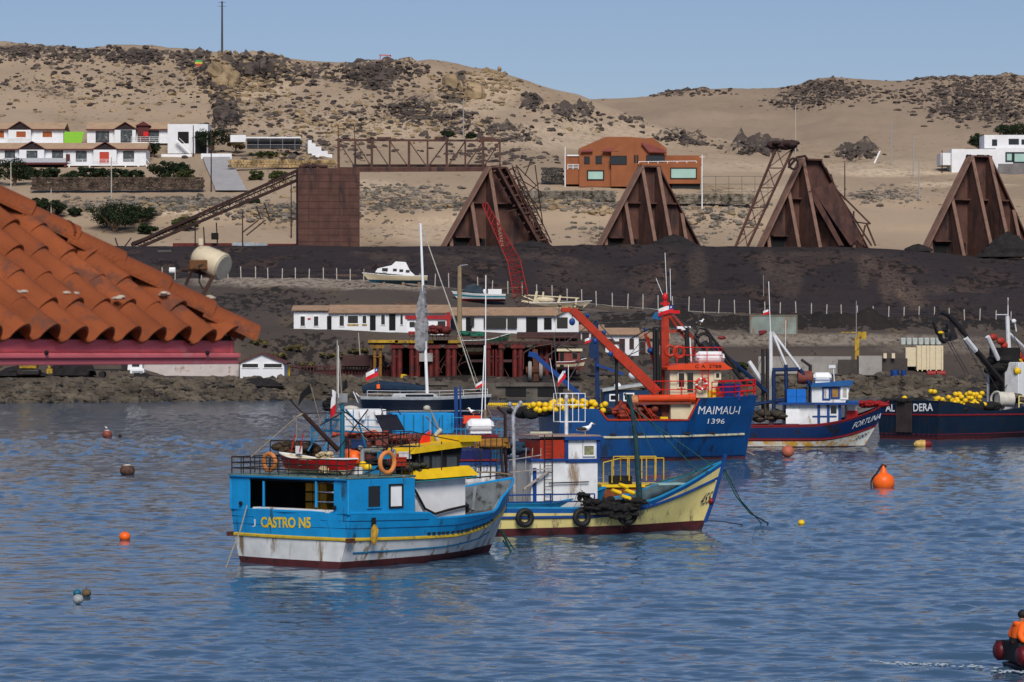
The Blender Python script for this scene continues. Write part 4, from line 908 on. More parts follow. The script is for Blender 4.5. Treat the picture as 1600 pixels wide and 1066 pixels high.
# fore mast
mb = MB(); a = V(fr.hit(1, 0, 1000, 770).x, 0, .9); c = fr.hit(1, 0, 984, 617); mb.tube([a, fr.hit(1, 0, 994, 690), c], [.12, .10, .06], 8); mb.tube([fr.hit(1, 0, 976, 615), fr.hit(1, 0, 987, 640), fr.hit(1, 0, 990, 660)], .05, 6); mb.build('mast', mat('mast_green', (0.015, 0.05, 0.06), .6, .4, 3, (0.1, .12, .12), .2, 4), t)
mb = MB(); mb.tube([fr.hit(1, 0, 990, 640), h.P(.97, 2.4, -1)], .02, 4); mb.tube([fr.hit(1, 0, 985, 628), fr.hit(1, 0, 1090, 736)], .022, 4); mb.tube([fr.hit(1, 0, 988, 640), fr.hit(1, -1.1, 1022, 710)], .015, 4); mb.tube([fr.hit(1, .6, 1008, 760), fr.hit(1, .1, 1085, 738), fr.hit(1, 0, 1115, 722)], .03, 5); mb.build('rigging', M_grope, t)
mb = MB(); q = fr.hit(1, .1, 1045, 756); mb.box((q.x, .1, q.z), (1.3, .8, .06), rz=.1); mb.build('hatch_cover', mat('mint', (0.30, 0.48, 0.48), .6, .3, 3), t)
mb = MB(); q = fr.hit(1, 1.0, 978, 748); mb.tube([(q.x, 1.0, .8), (q.x, 1.0, 1.4)], .2, 10); solo(mb, 'blue_drum', M_lb, fr, (q.x, 1.0, .8), 'sky blue drum on the deck of the cream yellow boat', 'drum')
mb = MB(); mb.ell(fr.hit(1, -.1, 1111, 783), (.12, .12, .12)); mb.build('hawse_float', M_dred, t)
mb = MB(); p0 = h.P(1, 2.5, -1); e = fr.M @ p0; a = fr.I @ W(1132, 735, 126.0)
mb.tube([fr.I @ W(1131, 735, 126.5), fr.I @ W(1150, 775, 122), fr.I @ W(1172, 802, 121), fr.I @ W(1201, 818, 130.2)], .03, 5); mb.tube([fr.I @ W(1133, 735, 126.5), fr.I @ W(1158, 783, 122), fr.I @ W(1190, 818, 130)], .02, 5); mb.build('mooring_rope', M_grope, t)
mb = MB(); mb.tube([V(L - .9, -.02, .35), fr.I @ W(1130, 815, 127.5), fr.I @ W(1160, 820, 129)], .022, 5); mb.build('bow_line', M_wirem, t)
# ---------------------------------------------------------------- the large dark blue purse seiner with the red boom
fr = MF = Fr(W(852, 718.5, 209.5) * 1.0, R(10)); fr = MF = Fr((fr.loc.x, 209.5, 0), R(10))
t = thing('fishing_boat', fr, 'large mid blue steel fishing boat with red derrick boom and cream wheelhouse', 'fishing boat', 'moored fishing boats')
bowx = fr.hit(1, 0, 1182, 610).x; L = bowx; wlx = fr.hit(1, 0, 1164, 718).x
def zc(px, py, y=-3.2): return fr.hit(1, y, px, py).z
def sx(px, y=-3.2): return fr.hit(1, y, px, 650).x / L
h = HM = Hull(L, .3, wlx, None, [(0, 3.1), (.25, 3.4), (.6, 3.35), (.78, 2.6), (.9, 1.4), (1, .12)],
      [(0, zc(830, 645)), (.12, zc(870, 640)), (sx(930), zc(930, 640)), (sx(936), zc(936, 642)), (sx(948), zc(948, 657)), (sx(1078), zc(1078, 657)), (sx(1090, -2.6), zc(1090, 623, -2.6)), (.93, zc(1140, 620, -1)), (1, zc(1182, 618, 0))], keel=-1.2, P0=.12, P1=.62, rnd=.15, flare=1.1)
h.sharp = True
zq = lambda s: 1.52 + .25*max(0, s - .3) - .1*s
M_mwhite = mat('worn_white_line', (0.50, 0.47, 0.33), .7, .3, 2, (0.05, 0.09, 0.16), .45, 1.5)
h.build(t, [-1.2, .12, lambda s: 9], [M_anti, M_bluem], lambda s: 1.9 + (1.9 if s > .70 else 0), M_redrust, M_redrust, M_bluem, n=46, cap_r=.045)
h.strake(t, 'rubbing_strake', zq, .085, M_mwhite, .16, .965, transom=False); h.strake(t, 'lower_strake', lambda s: .22, .05, M_navy, .0, .99)
mb = MB(); mb.tube([h.P(s, h.zs(s), -1) + V(0, -.01, .03) for s in [sx(936) + i*.002 for i in range(4)] + [sx(948) + (sx(1078) - sx(948))*i/10 for i in range(11)] + [sx(1090, -2.6) - .003, sx(1090, -2.6)]], .07, 5); mb.build('red_coaming', M_orange, t)
hull_text(h, fr, 'MAIMAU-I', (1090, 647), (1154, 647), 12.5, M_cleanw, t, bold=.0); hull_text(h, fr, '1396', (1105, 662), (1131, 662), 8, M_cleanw, t, bold=.0)
hull_text(h, fr, 'DERA', (834, 666), (858, 665), 14, M_cleanw, t, bold=.005, slant=.15)
for px, py in ((958, 682), (999, 681), (1073, 680), (1112, 679)):
    s, z = h.find(fr, px, py); mb = MB(); mb.box(h.P(s, z + .12, -1), (.4, .14, .13)); mb.build('scupper', M_black, t, smooth=0)
mb = MB(); a = fr.hit(1, -3.4, 828, 676); b = fr.hit(1, -3.4, 862, 676); mb.box((a + b)/2, ((b - a).length, .3, .12)); mb.build('stern_step', M_mwhite, t)
# net heap with floats aft
N0 = fr.hit(1, -2.4, 822, 640); N1 = fr.hit(1, -2.4, 948, 634); rr = random.Random(9); mb = MB()
cxm, ext = (N0.x + N1.x)/2, (N1.x - N0.x)/2
lumps(mb, (cxm, -.5, 3.0), (ext, 2.0, .22), 110, .38, rr); net = solo(mb, 'net_heap', M_net, fr, (cxm, -.5, 2.8), 'black seine net piled on the stern of the large mid blue boat', 'net')
mb = MB(); mb.ell((0, 0, 0), (.21, .21, .2), 10, 7); f0 = None
spots = [(px, py) for px in range(828, 952, 8) for py in (640, 634)] + [(px, 629) for px in range(860, 935, 7)]
for k, (px, py) in enumerate(spots):
    q = fr.hit(1, -2.2 + rr.uniform(-.5, .4), px + rr.uniform(-3, 3), py + rr.uniform(-2.5, 2)) - net.location.__class__((0, 0, 0))
    o = mb.build('float', M_fyel, net) if f0 is None else f0.copy()
    if f0 is None: f0 = o
    else: COL.objects.link(o); o.parent = net
    o.location = q - V(cxm, -.5, 2.8)
# wheelhouse
cy = -2.3; Mx = lambda px, y=cy: fr.hit(1, y, px, 600).x; Mz = lambda py, px=1090, y=cy: fr.hit(1, y, px, py).z
cabin(t, 'wheelhouse_lower', Mx(1048), Mx(1086), cy, -cy, 1.9, Mz(620), M_ivory)
cabin(t, 'wheelhouse', Mx(1047), Mx(1118), cy, -cy, Mz(622), Mz(578), M_ivory, 0, .35, .06)
mb = MB(); mb.prism([(Mx(1046) - .2, Mz(578)), (Mx(1132), Mz(578)), (Mx(1143), Mz(577) + .02), (Mx(1128), Mz(566)), (Mx(1060), Mz(569)), (Mx(1046) - .2, Mz(574))], 1, cy - .35, -cy + .35); mb.build('roof', mat('roof_orange', (0.62, 0.055, 0.010), .5, .15, 1.5), t, smooth=0)
quad_text(fr, 'C A  2788', 1, cy - .36, (1086, 575), (1127, 575), 5, M_dark, t, .0, -.02)
pane(t, fr, 1, cy, 1117, 582, 1125, 592, M_glass, M_ivory, .12, .06); pane(t, fr, 1, cy, 1059, 582, 1070, 606, M_glass, M_ivory, .1, .06, name='door')
pane(t, fr, 1, cy - .02, 1074, 583, 1083, 612, M_glass, None, 0, .05)
mb = MB(); ladder(mb, (Mx(1101), cy - .2, Mz(612)), (Mx(1101), cy - .2, Mz(570)), .42, r=.03, rungs=7); mb.build('ladder', M_red, t)
life_ring(fr, (Mx(1094), cy - .35, Mz(600)), 'y', 'red and white life ring on the cream wheelhouse', M_red, .33, .09, ring_bands=True)
life_ring(fr, (Mx(1050), cy + .6, Mz(548)), 'y', 'red life ring on the wheelhouse roof nearest the mast', M_orange, .33, .09)
life_ring(fr, (Mx(1064), cy + .6, Mz(550)), 'y', 'red life ring on the roof between the mast and the white raft canister', M_orange, .36, .10)
mb = MB(); zr = Mz(567); railing(mb, [(Mx(1058), cy, zr), (Mx(1128), cy, zr), (Mx(1128), -cy, zr)], 1.0, .03, 2, .8); mb.build('roof_railing', M_red, t)
mb = MB(); zf = h.zs(.84); P0 = [h.P(s, h.zs(s), -1) for s in (.74, .8, .87, .94, .99)]; railing(mb, P0, 1.05, .04, 3, .9); railing(mb, [V(p.x, -p.y, p.z) for p in P0], 1.05, .04, 3, .9); mb.build('bow_railing', M_red, t)
mb = MB(); railing(mb, [(Mx(1020), cy - .2, Mz(622)), (Mx(1086), cy - .2, Mz(622))], 1.1, .035, 2, .8); mb.build('side_railing', M_red, t)
def raft(fr, at, L_, r, m, label, legs=True):
    mb = MB(); at = Vector(at); mb.tube([(-L_/2, 0, 0), (-L_/2 + r*.5, 0, 0), (L_/2 - r*.5, 0, 0), (L_/2, 0, 0)], [r*.55, r, r, r*.55], 14)
    mb.box((0, 0, 0), (L_*.98, r*2.06, r*.10)); 
    for s in (-.25, .25): mb.tube([(s*L_ - .02, 0, 0), (s*L_ + .02, 0, 0)], r*1.03, 14)
    mb.box((0, 0, -r*.95), (L_*.8, r*1.2, r*.3)); o = mb.build('liferaft_canister', m); o.location = fr.M @ at; o.rotation_euler = (0, 0, fr.yaw); return tag(o, label, 'liferaft', 'liferaft canisters')
raft(fr, (Mx(1114), cy + .9, Mz(559)), 1.9, .42, M_cleanw, 'white liferaft canister on the roof of the cream wheelhouse')
mb = MB(); mb.box((Mx(1138), -.9, Mz(613)), (2.0, 1.2, 1.1)); solo(mb, 'tarpaulin_pile', mat('tarp_purple', (0.02, 0.02, 0.16), .7, .3, 3, (0.02, .1, .25), .3, 2), fr, (Mx(1150), -1.2, Mz(622)), 'purple blue tarpaulin pile behind the bow railing of the large mid blue boat', 'tarpaulin')
mb = MB(); mb.slab([fr.hit(1, cy, *p) for p in ((1108, 622), (1122, 602), (1131, 622))], .1); mb.build('red_screen', M_orange, t, smooth=0)
mb = MB(); mb.tube([(Mx(1112), cy - .1, Mz(624)), (Mx(1112), cy - .1, Mz(610))], .28, 10); solo(mb, 'yellow_drum', M_yel, fr, (Mx(1112), cy - .1, Mz(624)), 'yellow drum beside the cream wheelhouse', 'drum')
for px, c_ in ((1146, 'left'), (1163, 'right')):
    mb = MB(); mb.tube([(Mx(px), -.9, Mz(622)), (Mx(px), -.9, Mz(612))], .3, 10); solo(mb, 'red_tub', M_red, fr, (Mx(px), -1.6, Mz(622)), 'red tub behind the bow railing, %s of the two' % c_, 'tub')
# mast, boom, stays
mb = MB(); x0 = Mx(1039, -.4)
mb.bar((x0, -.4, 1.9), (Mx(1038, -.4), -.4, Mz(487, y=-.4)), .5); mb.build('mast', M_orange, t, smooth=0)
mb = MB(); mb.bar((x0 - .4, .1, Mz(487)), (x0 + 1.1, .1, Mz(487)), .22); mb.bar((x0, -.4, Mz(487)), (x0, -.4, Mz(466)), .22); mb.bar((x0 - .3, -.4, Mz(474)), (x0 + .3, -.4, Mz(474)), .12); mb.ell((x0, -.4, Mz(464)), (.2, .2, .3)); mb.build('mast_head', M_red, t)
mb = MB()
for a, b in (((1047, 488), (1103, 549)), ((1043, 490), (1090, 556)), ((1044, 518), (1072, 518)), ((1012, 527), (1030, 606)), ((1008, 521), (1032, 601))):
    mb.bar(fr.hit(1, -.5, *a), fr.hit(1, -.5, *b), .16)
mb.build('mast_stay', M_orange, t, smooth=0)
mb = MB()
A = fr.hit(1, -1.5, 895, 485); B_ = fr.hit(1, -1.5, 1028, 614); mb.bar(fr.hit(1, -1.5, 877, 484), A, .26, .30)
n_ = (B_ - A).normalized(); mb.bar(A, A + (B_ - A)*.55, .30, .5); mb.bar(A + (B_ - A)*.5, B_, .34, .62); mb.build('boom', M_orange, t, smooth=0, bevel=.03)
mb = MB()
for px, py, r in ((894, 503, .26), (918, 493, .16), (944, 520, .16), (954, 553, .2), (930, 533, .22), (1008, 515, .12)):
    q = fr.hit(1, -1.6, px, py); mb.ell(q, (r*.8, .12, r*.95)); 
for px, py, r in ((1018, 548, .3),): mb.ell(fr.hit(1, -.6, px, py), (r, .2, r*.7))
mb.build('pulley_blocks', M_royal, t)
mb = MB()
for a, b in (((894, 486), (894, 500)), ((930, 505), (1028, 500)), ((905, 500), (925, 520)), ((980, 560), (1038, 490)), ((950, 555), (1000, 580)), ((1000, 528), (1038, 505)), ((1050, 489), (1110, 540)), ((1044, 486), (1160, 600)), ((915, 492), (1036, 487))):
    mb.tube([fr.hit(1, -1.0, *a), fr.hit(1, -1.0, *b)], .025, 4)
mb.build('rigging', M_wirem, t)
mb = MB()
for px, y0, y1 in ((1022, 512, 600), (1027, 515, 600), (1072, 516, 575), (1074, 512, 560), (963, 560, 640), (1031, 560, 620)): mb.tube([fr.hit(1, -1.2, px, y0), fr.hit(1, -1.2, px + 1, y1)], .11, 6)
mb.tube([fr.hit(1, -1.2, 1022, 512), fr.hit(1, -1.2, 1031, 512), fr.hit(1, -1.2, 1032, 540)], .06, 6); mb.tube([fr.hit(1, -1.2, 985, 530), fr.hit(1, -1.2, 1010, 516), fr.hit(1, -1.2, 1024, 514)], .04, 6); mb.build('hydraulic_hoses', M_black, t)
mb = MB(); mb.tube([fr.hit(1, -2.4, 997, 623), fr.hit(1, -2.4, 1076, 622)], .24, 10); mb.tube([fr.hit(1, -2.4, 1076, 622), fr.hit(1, -2.4, 1086, 622)], .3, 10); mb.build('net_roller', mat('roller_orange', (0.60, 0.06, 0.012), .4, .15, 2), t)
mb = MB(); mb.box((Mx(1030), -.6, Mz(630)), (4.2, 4.0, .14)); mb.box((Mx(1060), 0, Mz(640)), (2.0, 3.6, 1.3)); mb.build('winch_deck', M_redrust, t, smooth=0)
mb = MB(); lumps(mb, fr.hit(1, -1.6, 985, 650), (1.5, .8, .5), 30, .32, rr); mb.tube([fr.hit(1, -2, 958, 640), fr.hit(1, -2, 990, 637), fr.hit(1, -2, 1000, 655)], .1, 6); mb.tube([fr.hit(1, -2, 970, 625), fr.hit(1, -2, 965, 655)], .09, 6); mb.build('winch', mat('winch_red', (0.25, 0.03, 0.015), .6, .6, 1.2, GRIME, .45, 2), t)
mb = MB()
for i in range(9):
    a = fr.hit(1, -2.6, 970 + i*5, 626 + (i % 3)*6); mb.tube([a, fr.hit(1, -2.6, 985 + i*6, 656)], .03, 4)
mb.build('deck_cables', M_orange, t)
mb = MB(); q = fr.hit(1, -2.2, 992, 627); mb.ell(q, (.42, .35, .42)); solo(mb, 'brown_float', mat('tan_float', (0.45, 0.20, 0.08), .5), fr, q, 'tan ball float beside the red net roller', 'float')
mb = MB(); q = fr.hit(1, -2.9, 1037, 655); mb.box(q, (.5, .3, .3)); solo(mb, 'fish_box', M_yel, fr, q, 'yellow fish box on the rail below the red net roller', 'box')
mb = MB(); mb.tube([fr.hit(1, -.8, 1064, 514), fr.hit(1, -.8, 1075, 514)], .16, 8); mb.tube([fr.hit(1, -.8, 1078, 528), fr.hit(1, -.8, 1080, 565)], .05, 5); mb.box(fr.hit(1, -.8, 1068, 512), (.9, .3, .16)); mb.build('radar', M_cleanw, t)
mb = MB()
for a, b in (((1036, 462), (1025, 435)), ((1042, 462), (1039, 395)), ((1048, 470), (1047, 420))): mb.tube([fr.hit(1, -.4, *a), fr.hit(1, -.4, *b)], .022, 4)
mb.build('antenna', M_cleanw, t)
flag(fr, (x0 + .5, -.7, Mz(476)), V(-1.0, -.1, -.12), .52, 'bright flag at the head of the red mast', slump=.15)
mb = MB(); q = fr.hit(1, -.6, 1029, 493); mb.slab([q + V(.35, 0, .1), q + V(-.2, 0, .25), q + V(-.5, 0, -.2), q + V(.3, 0, -.3)], .04); solo(mb, 'cloth', mat('blue_cloth', (0.02, .13, .30), .8), fr, q, 'torn blue cloth hanging below the flag on the red mast', 'cloth')
mb = MB(); mb.tube([fr.hit(1, -.8, 1086, 545), fr.hit(1, -.8, 1087, 522), fr.hit(1, -.8, 1092, 512), fr.hit(1, -.8, 1102, 514), fr.hit(1, -.8, 1120, 537), fr.hit(1, -.8, 1150, 575)], [.07, .09, .1, .11, .11, .11], 7); mb.torus(fr.hit(1, -.8, 1100, 532), .45, .11, 'y', 16, 6); mb.tube([fr.hit(1, -1, 1098, 535), fr.hit(1, -1, 1108, 552)], [.3, .35], 8); mb.build('power_block', M_blk, t)
mb = MB(); mb.ell(fr.hit(1, -.9, 1128, 528), (.28, .1, .12)); mb.tube([fr.hit(1, -.9, 1120, 528), fr.hit(1, -.9, 1128, 528)], .04, 4); mb.build('red_lamp', M_dred, t)
gull(fr.M @ fr.hit(1, -.8, 1094, 508), R(20), 'gull on top of the black power block beside the red mast', 1.0)
mb = MB(); mb.tube([fr.hit(1, 0, 1166, 705), fr.I @ W(1178, 711, 212), fr.I @ W(1187, 714, 213.5)], .05, 5); mb.build('bow_line', M_rope, t)

# ---------------------------------------------------------------- boat with the FORTUNA bow
fr = FF = Fr((W(1160, 697, 238).x, 238.5, 0), R(1)); t = thing('fishing_boat', fr, 'dark blue boat with raised dark red bow and rust stained white bottom', 'fishing boat', 'moored fishing boats')
L = fr.hit(1, 0, 1389, 630).x; wl = fr.hit(1, 0, 1346, 697).x; FZ = lambda py, px=1250, y=-2.2: fr.hit(1, y, px, py).z; FX_ = lambda px, y=-2.2: fr.hit(1, y, px, 650).x
h = HF = Hull(L, .2, wl, None, [(0, 2.1), (.3, 2.35), (.6, 2.2), (.8, 1.5), (.92, .7), (1, .08)], [(0, FZ(666)), (.5, FZ(664)), (.68, FZ(659)), (.84, FZ(649, y=-1.2)), (.94, FZ(638, y=-.5)), (1, FZ(627, y=0))], keel=-.8, P0=.15, P1=.7, flare=.9)
zl = lambda s: FZ(690) + max(0, (s-.55)/.45)**2*FZ(690)*2.6*.9
M_fw = mat('fortuna_white', (0.60, 0.60, 0.55), .5, .1, 1, (0.50, 0.27, 0.03), .62, .8)
M_fnavy = mat('fortuna_navy', (0.004, 0.024, 0.10), 0.45, 0.25, 1, (0.015, 0.015, 0.02), 0.45, 1.0)
h.build(t, [-.8, .06, lambda s: zl(s), lambda s: zl(s) + .24, lambda s: h.zs(s) - .14, lambda s: 9], [M_anti, M_fw, M_dred, M_fnavy, M_dred], lambda s: 1.0 + max(0, s - .6), M_redrust, M_redrust, M_dred, cap_r=.06)
h.strake(t, 'rubbing_strake', lambda s: zl(s) + .12, .06, M_dred, 0, .97)
hull_text(h, fr, 'FORTUNA', (1331, 670), (1374, 654), 10, M_cleanw, t, bold=.0); hull_text(h, fr, '3085', (1331, 690), (1350, 683), 7, M_navy, t, bold=.0, slant=.3)
cy = -1.45
cabin(t, 'deckhouse', FX_(1230), FX_(1312), cy, -cy, 1.5, FZ(632), M_white); cabin(t, 'wheelhouse', FX_(1270), FX_(1322), cy, -cy, FZ(633), FZ(603), M_white, 0, .45, .04)
cabin(t, 'fore_locker', FX_(1327), FX_(1343), -.6, .6, 1.9, FZ(627), M_white)
mb = MB(); mb.prism([(FX_(1268), FZ(605)), (FX_(1332), FZ(603)), (FX_(1336), FZ(595)), (FX_(1270), FZ(599))], 1, cy - .3, -cy + .3); mb.box((FX_(1335), 0, FZ(628)), (1.0, 2.1, .1)); mb.build('roof', mat('roof_blue', (0.01, .09, .27), .5, .2, 2), t, smooth=0)
mb = MB(); mb.box((FX_(1280), 0, FZ(631)), (6.0, 3.7, .16))
for px in (1281, 1296, 1314): mb.box((FX_(px), cy - .03, FZ(647)), (.2, .08, FZ(632) - FZ(662)))
mb.box((FX_(1290), cy - .03, FZ(651)), (1.8, .06, .1)); mb.build('blue_trim', M_royal, t, smooth=0)
pane(t, fr, 1, cy, 1286, 606, 1296, 624, M_white, M_royal, .12, .06); pane(t, fr, 1, cy, 1299, 606, 1311, 622, mat('amber_pane', (0.30, 0.16, 0.04), .3, .3, 2), M_royal, .12, .06); pane(t, fr, 1, cy, 1315, 606, 1324, 623, mat('pale_pane', (.4, .4, .35), .3, .3, 2), M_cleanw, .12, .06); pane(t, fr, 1, cy, 1298, 634, 1307, 646, M_glass, None)
mb = MB(); mb.box((FX_(1240), cy - .05, FZ(651)), (1.0, .1, 1.1)); mb.build('door', M_cleanw, t, smooth=0)
raft(fr, (FX_(1288), cy + .6, FZ(590)), 1.35, .38, M_cleanw, 'white liferaft canister on the roof of the boat with the dark red bow')
mb = MB(); mb.tube([(FX_(1250), cy + .8, FZ(590)), (FX_(1272), cy + .8, FZ(590))], .5, 12); mb.build('rusty_tank', mat('tank_rust', (.18, .045, .03), .7, .3, 2), t)
for k, (px, w_) in enumerate(((1238, 'left'), (1253, 'right'))):
    mb = MB(); mb.box((FX_(px), cy - .0, FZ(619)), (.68, .6, 1.0)); mb.box((FX_(px), cy - .0, FZ(619)), (.72, .64, .06)); o = solo(mb, 'blue_drum', mat('bright_blue_plastic', (0.004, .13, .5), .4, .1), fr, (FX_(px), cy, FZ(630)), '%s of two bright blue plastic drums beside the wheelhouse' % w_, 'drum')
mb = MB(); xm = FX_(1205, 0); mb.tube([(xm, 0, 1.0), (FX_(1204, 0), 0, FZ(518, y=0))], [.2, .13], 8); mb.build('mast', M_white, t)
mb = MB()
for a, b in (((1207, 519), (1250, 577)), ((1208, 522), (1228, 570)), ((1228, 572), (1227, 610))): mb.tube([fr.hit(1, 0, *a), fr.hit(1, 0, *b)], .10, 6)
mb.build('mast_brace', M_white, t)
mb = MB()
for a, b in (((1250, 577), (1300, 652)), ((1207, 578), (1248, 577)), ((1178, 632), (1230, 624)), ((1209, 580), (1209, 660)), ((1228, 570), (1229, 660)), ((1145, 565), (1198, 612)), ((1116, 540), (1192, 607))): mb.tube([fr.hit(1, -1.0, *a), fr.hit(1, -1.0, *b)], .14, 6)
mb.build('blue_frame', M_navy, t)
mb = MB(); mb.tube([fr.hit(1, 0, 1170, 565), fr.hit(1, 0, 1192, 598)], .17, 7); mb.build('boom_end', M_white, t)
mb = MB(); mb.tube([fr.hit(1, 0, 1110, 535), fr.hit(1, 0, 1145, 575), fr.hit(1, 0, 1165, 600)], .16, 6)
for px, y0, y1 in ((1192, 545, 650), (1199, 545, 650), (1266, 570, 640)): mb.tube([fr.hit(1, -.5, px, y0), fr.hit(1, -.5, px, y1)], .13, 6)
mb.tube([fr.hit(1, -.5, 1266, 572), fr.hit(1, -.5, 1252, 562)], .1, 6); mb.build('black_davits', M_blk, t)
mb = MB(); lumps(mb, fr.hit(1, -.5, 1195, 655), (1.6, 1.0, .5), 36, .35, rr); mb.tube([fr.hit(1, -1, 1195, 625), fr.hit(1, -1, 1197, 655)], .12); mb.build('winch', mat('winch_dark', (.05, .04, .03), .7, .6, 1.5, (.2, .13, .03), .3, 2), t)
mb = MB(); lumps(mb, (L - 1.2, 0, h.zs(.96) + .02), (.9, .3, .25), 26, .26, rr); solo(mb, 'tarpaulin', mat('tarp_red', (.25, .008, .01), .8, .3, 3), fr, (L - 1.2, 0, h.zs(.96)), 'dark red tarpaulin bundled over the bow beside the painted name', 'tarpaulin')
mb = MB(); mb.box(fr.hit(1, -.5, 1331, 651), (.8, .4, .9)); mb.build('red_box', M_red, t, smooth=0)
mb = MB(); mb.tube([(FX_(1204, 0), 0, FZ(520, y=0)), fr.hit(1, 0, 1201, 440)], .03, 4); mb.tube([fr.hit(1, 0, 1228, 500), fr.hit(1, 0, 1227, 550)], .02, 4); mb.build('antenna', M_cleanw, t)
mb = MB(); mb.tube([fr.hit(1, 0, 1198, 518), fr.hit(1, 0, 1186, 521)], [.1, .2], 6); mb.build('red_lamp', M_dred, t)
mb = MB()
for a, b in (((1204, 525), (1235, 600)), ((1204, 520), (1175, 600)), ((1250, 577), (1330, 610))): mb.tube([fr.hit(1, 0, *a), fr.hit(1, 0, *b)], .02, 4)
mb.build('rigging', M_wirem, t)
flag(fr, fr.hit(1, 0, 1203, 483), V(-.5, -.1, -.1), .32, 'small flag high on the white mast of the boat with the dark red bow', slump=.05)
mb = MB(); a = fr.hit(1, 0, 1302, 575); mb.tube([a, fr.hit(1, 0, 1304, 600)], .05, 5); mb.box(a + V(-.1, 0, .1), (.5, .2, .22)); mb.build('searchlight', M_white, t)

# ---------------------------------------------------------------- boat at the right edge, seen from its stern
Y0 = 259.0; fr = RF = Fr((W(1418, 686, Y0).x, Y0, 0), R(42)); t = thing('fishing_boat', fr, 'dark navy steel fishing boat with a worn stern, at the right edge', 'fishing boat', 'moored fishing boats')
L = 18.0; RZ = lambda py, px, x=0: fr.hit(0, x, px, py).z
h = HR = Hull(L, .1, L - 2, None, [(0, 3.3), (.3, 3.5), (.7, 3.0), (.9, 1.5), (1, .1)], [(0, RZ(627, 1440)), (.12, RZ(631, 1470)), (.35, 2.2), (.7, 2.6), (1, 4.4)], keel=-1, P0=.06, P1=.6, rnd=.08)
M_rnavy = mat('stern_navy', (0.004, 0.014, 0.034), .45, .3, 1, (0.014, .012, .014), .4, 1)
zs_ = lambda s: RZ(650, 1420) - .1*s
h.build(t, [-1, .05, .32, lambda s: zs_(s), lambda s: zs_(s) + .18, lambda s: 9], [M_anti, mat('dk_red', (.05, .008, .012), .7), M_rnavy, M_dred, M_rnavy], lambda s: 1.2, M_redrust, M_rnavy, M_rnavy, cap_r=.06)
h.strake(t, 'red_stripe', lambda s: zs_(s) + .09, .07, M_dred, 0, .9); h.strake(t, 'low_stripe', lambda s: .42, .03, M_dred, 0, .9)
for i in range(13):
    mb = MB(); y = -3.0 + i*.5; mb.box((transom_x(h, y, 1.0) - .02, y, 1.05), (.07, .09, 1.5)); mb.build('stern_rib', M_rnavy, t, smooth=0)
transom_text(h, fr, 'DERA', (1429, 643), (1459, 642), 12, M_cleanw, t, .015); transom_text(h, fr, 'AL', (1385, 643), (1400, 643), 11, M_cleanw, t, .015)
mb = MB(); y0 = fr.hit(0, 0, 1402, 640).y; y1 = fr.hit(0, 0, 1426, 640).y; mb.box((-.12, (y0 + y1)/2, 1.75), (.1, abs(y1 - y0), 2.4)); mb.build('stern_patch', mat('patch_brown', (.045, .03, .03), .8, .4, 1, (.02, .02, .02), .4, 2), t, smooth=0)
mb = MB(); q0 = fr.hit(1, -1.5, 1466, 628); q1 = fr.hit(1, -1.5, 1540, 628); cxm = (q0.x + q1.x)/2; ex = (q1.x - q0.x)/2
lumps(mb, (cxm, -1.2, 2.4), (ex, 1.8, .3), 90, .45, rr); lumps(mb, (1.0, 1.2, 3.0), (1.2, 1.6, .15), 40, .3, rr); net = solo(mb, 'net_heap', M_net, fr, (cxm, -1.2, 2.3), 'black seine net piled on the stern of the dark navy boat at the right edge', 'net')
mb = MB(); mb.ell((0, 0, 0), (.23, .23, .2), 10, 7); f0 = None
spots = [(1462 + i*6.2, y) for i in range(12) for y in (628, 622.5)] + [(1490 + i*6, 616) for i in range(8)] + [(1500 + i*6, 631 + i*.3) for i in range(7)] + [(1415, 621), (1455, 613), (1460, 611)]
for k, (px, py) in enumerate(spots):
    q = fr.hit(1, (-2.6 if px > 1440 else 1.5) + rr.uniform(-.4, .4), px + rr.uniform(-3, 3), py + rr.uniform(-2, 2))
    o = mb.build('float', M_fyel, net) if f0 is None else f0.copy()
    if f0 is None: f0 = o
    else: COL.objects.link(o); o.parent = net
    o.location = q - V(cxm, -1.2, 2.3)
mb = MB(); yb = -.5
crane = [(1476, 535), (1464, 520), (1459, 504), (1463, 492), (1469, 488), (1480, 492), (1495, 508), (1513, 530)]
mb.tube([fr.hit(1, yb, *p) for p in crane], [.12, .14, .16, .17, .18, .18, .18, .18], 7); mb.tube([fr.hit(1, yb, 1525, 548), fr.hit(1, yb, 1566, 597)], .26, 7); mb.tube([fr.hit(1, yb, 1488, 495), fr.hit(1, yb, 1505, 515), fr.hit(1, yb, 1524, 545)], .10, 6)
mb.build('crane_boom', M_blk, t)
mb = MB(); mb.tube([fr.hit(1, yb, 1508, 528), fr.hit(1, yb, 1524, 548)], .26, 7); mb.build('boom_sleeve', M_white, t)
mb = MB(); mb.tube([fr.hit(1, yb - .3, 1482, 505), fr.hit(1, yb - .3, 1488, 530)], [.3, .5], 8); mb.torus(fr.hit(1, yb - .3, 1475, 524), .5, .2, 'y', 14, 6); mb.ell(fr.hit(1, yb - .3, 1484, 522), (.55, .35, .6)); mb.build('power_block', M_blk, t)
mb = MB(); mb.ell(fr.hit(1, yb - .5, 1470, 520), (.3, .2, .14)); mb.build('yellow_fitting', M_yel, t)
mb = MB()
for a, b in (((1481, 535), (1508, 583)), ((1486, 536), (1514, 585)), ((1488, 500), (1545, 600)), ((1590, 580), (1570, 606)), ((1582, 520), (1600, 560)), ((1520, 545), (1560, 610))): mb.tube([fr.hit(1, yb, *a), fr.hit(1, yb, *b)], .03, 4)
mb.build('rigging', M_wirem, t)
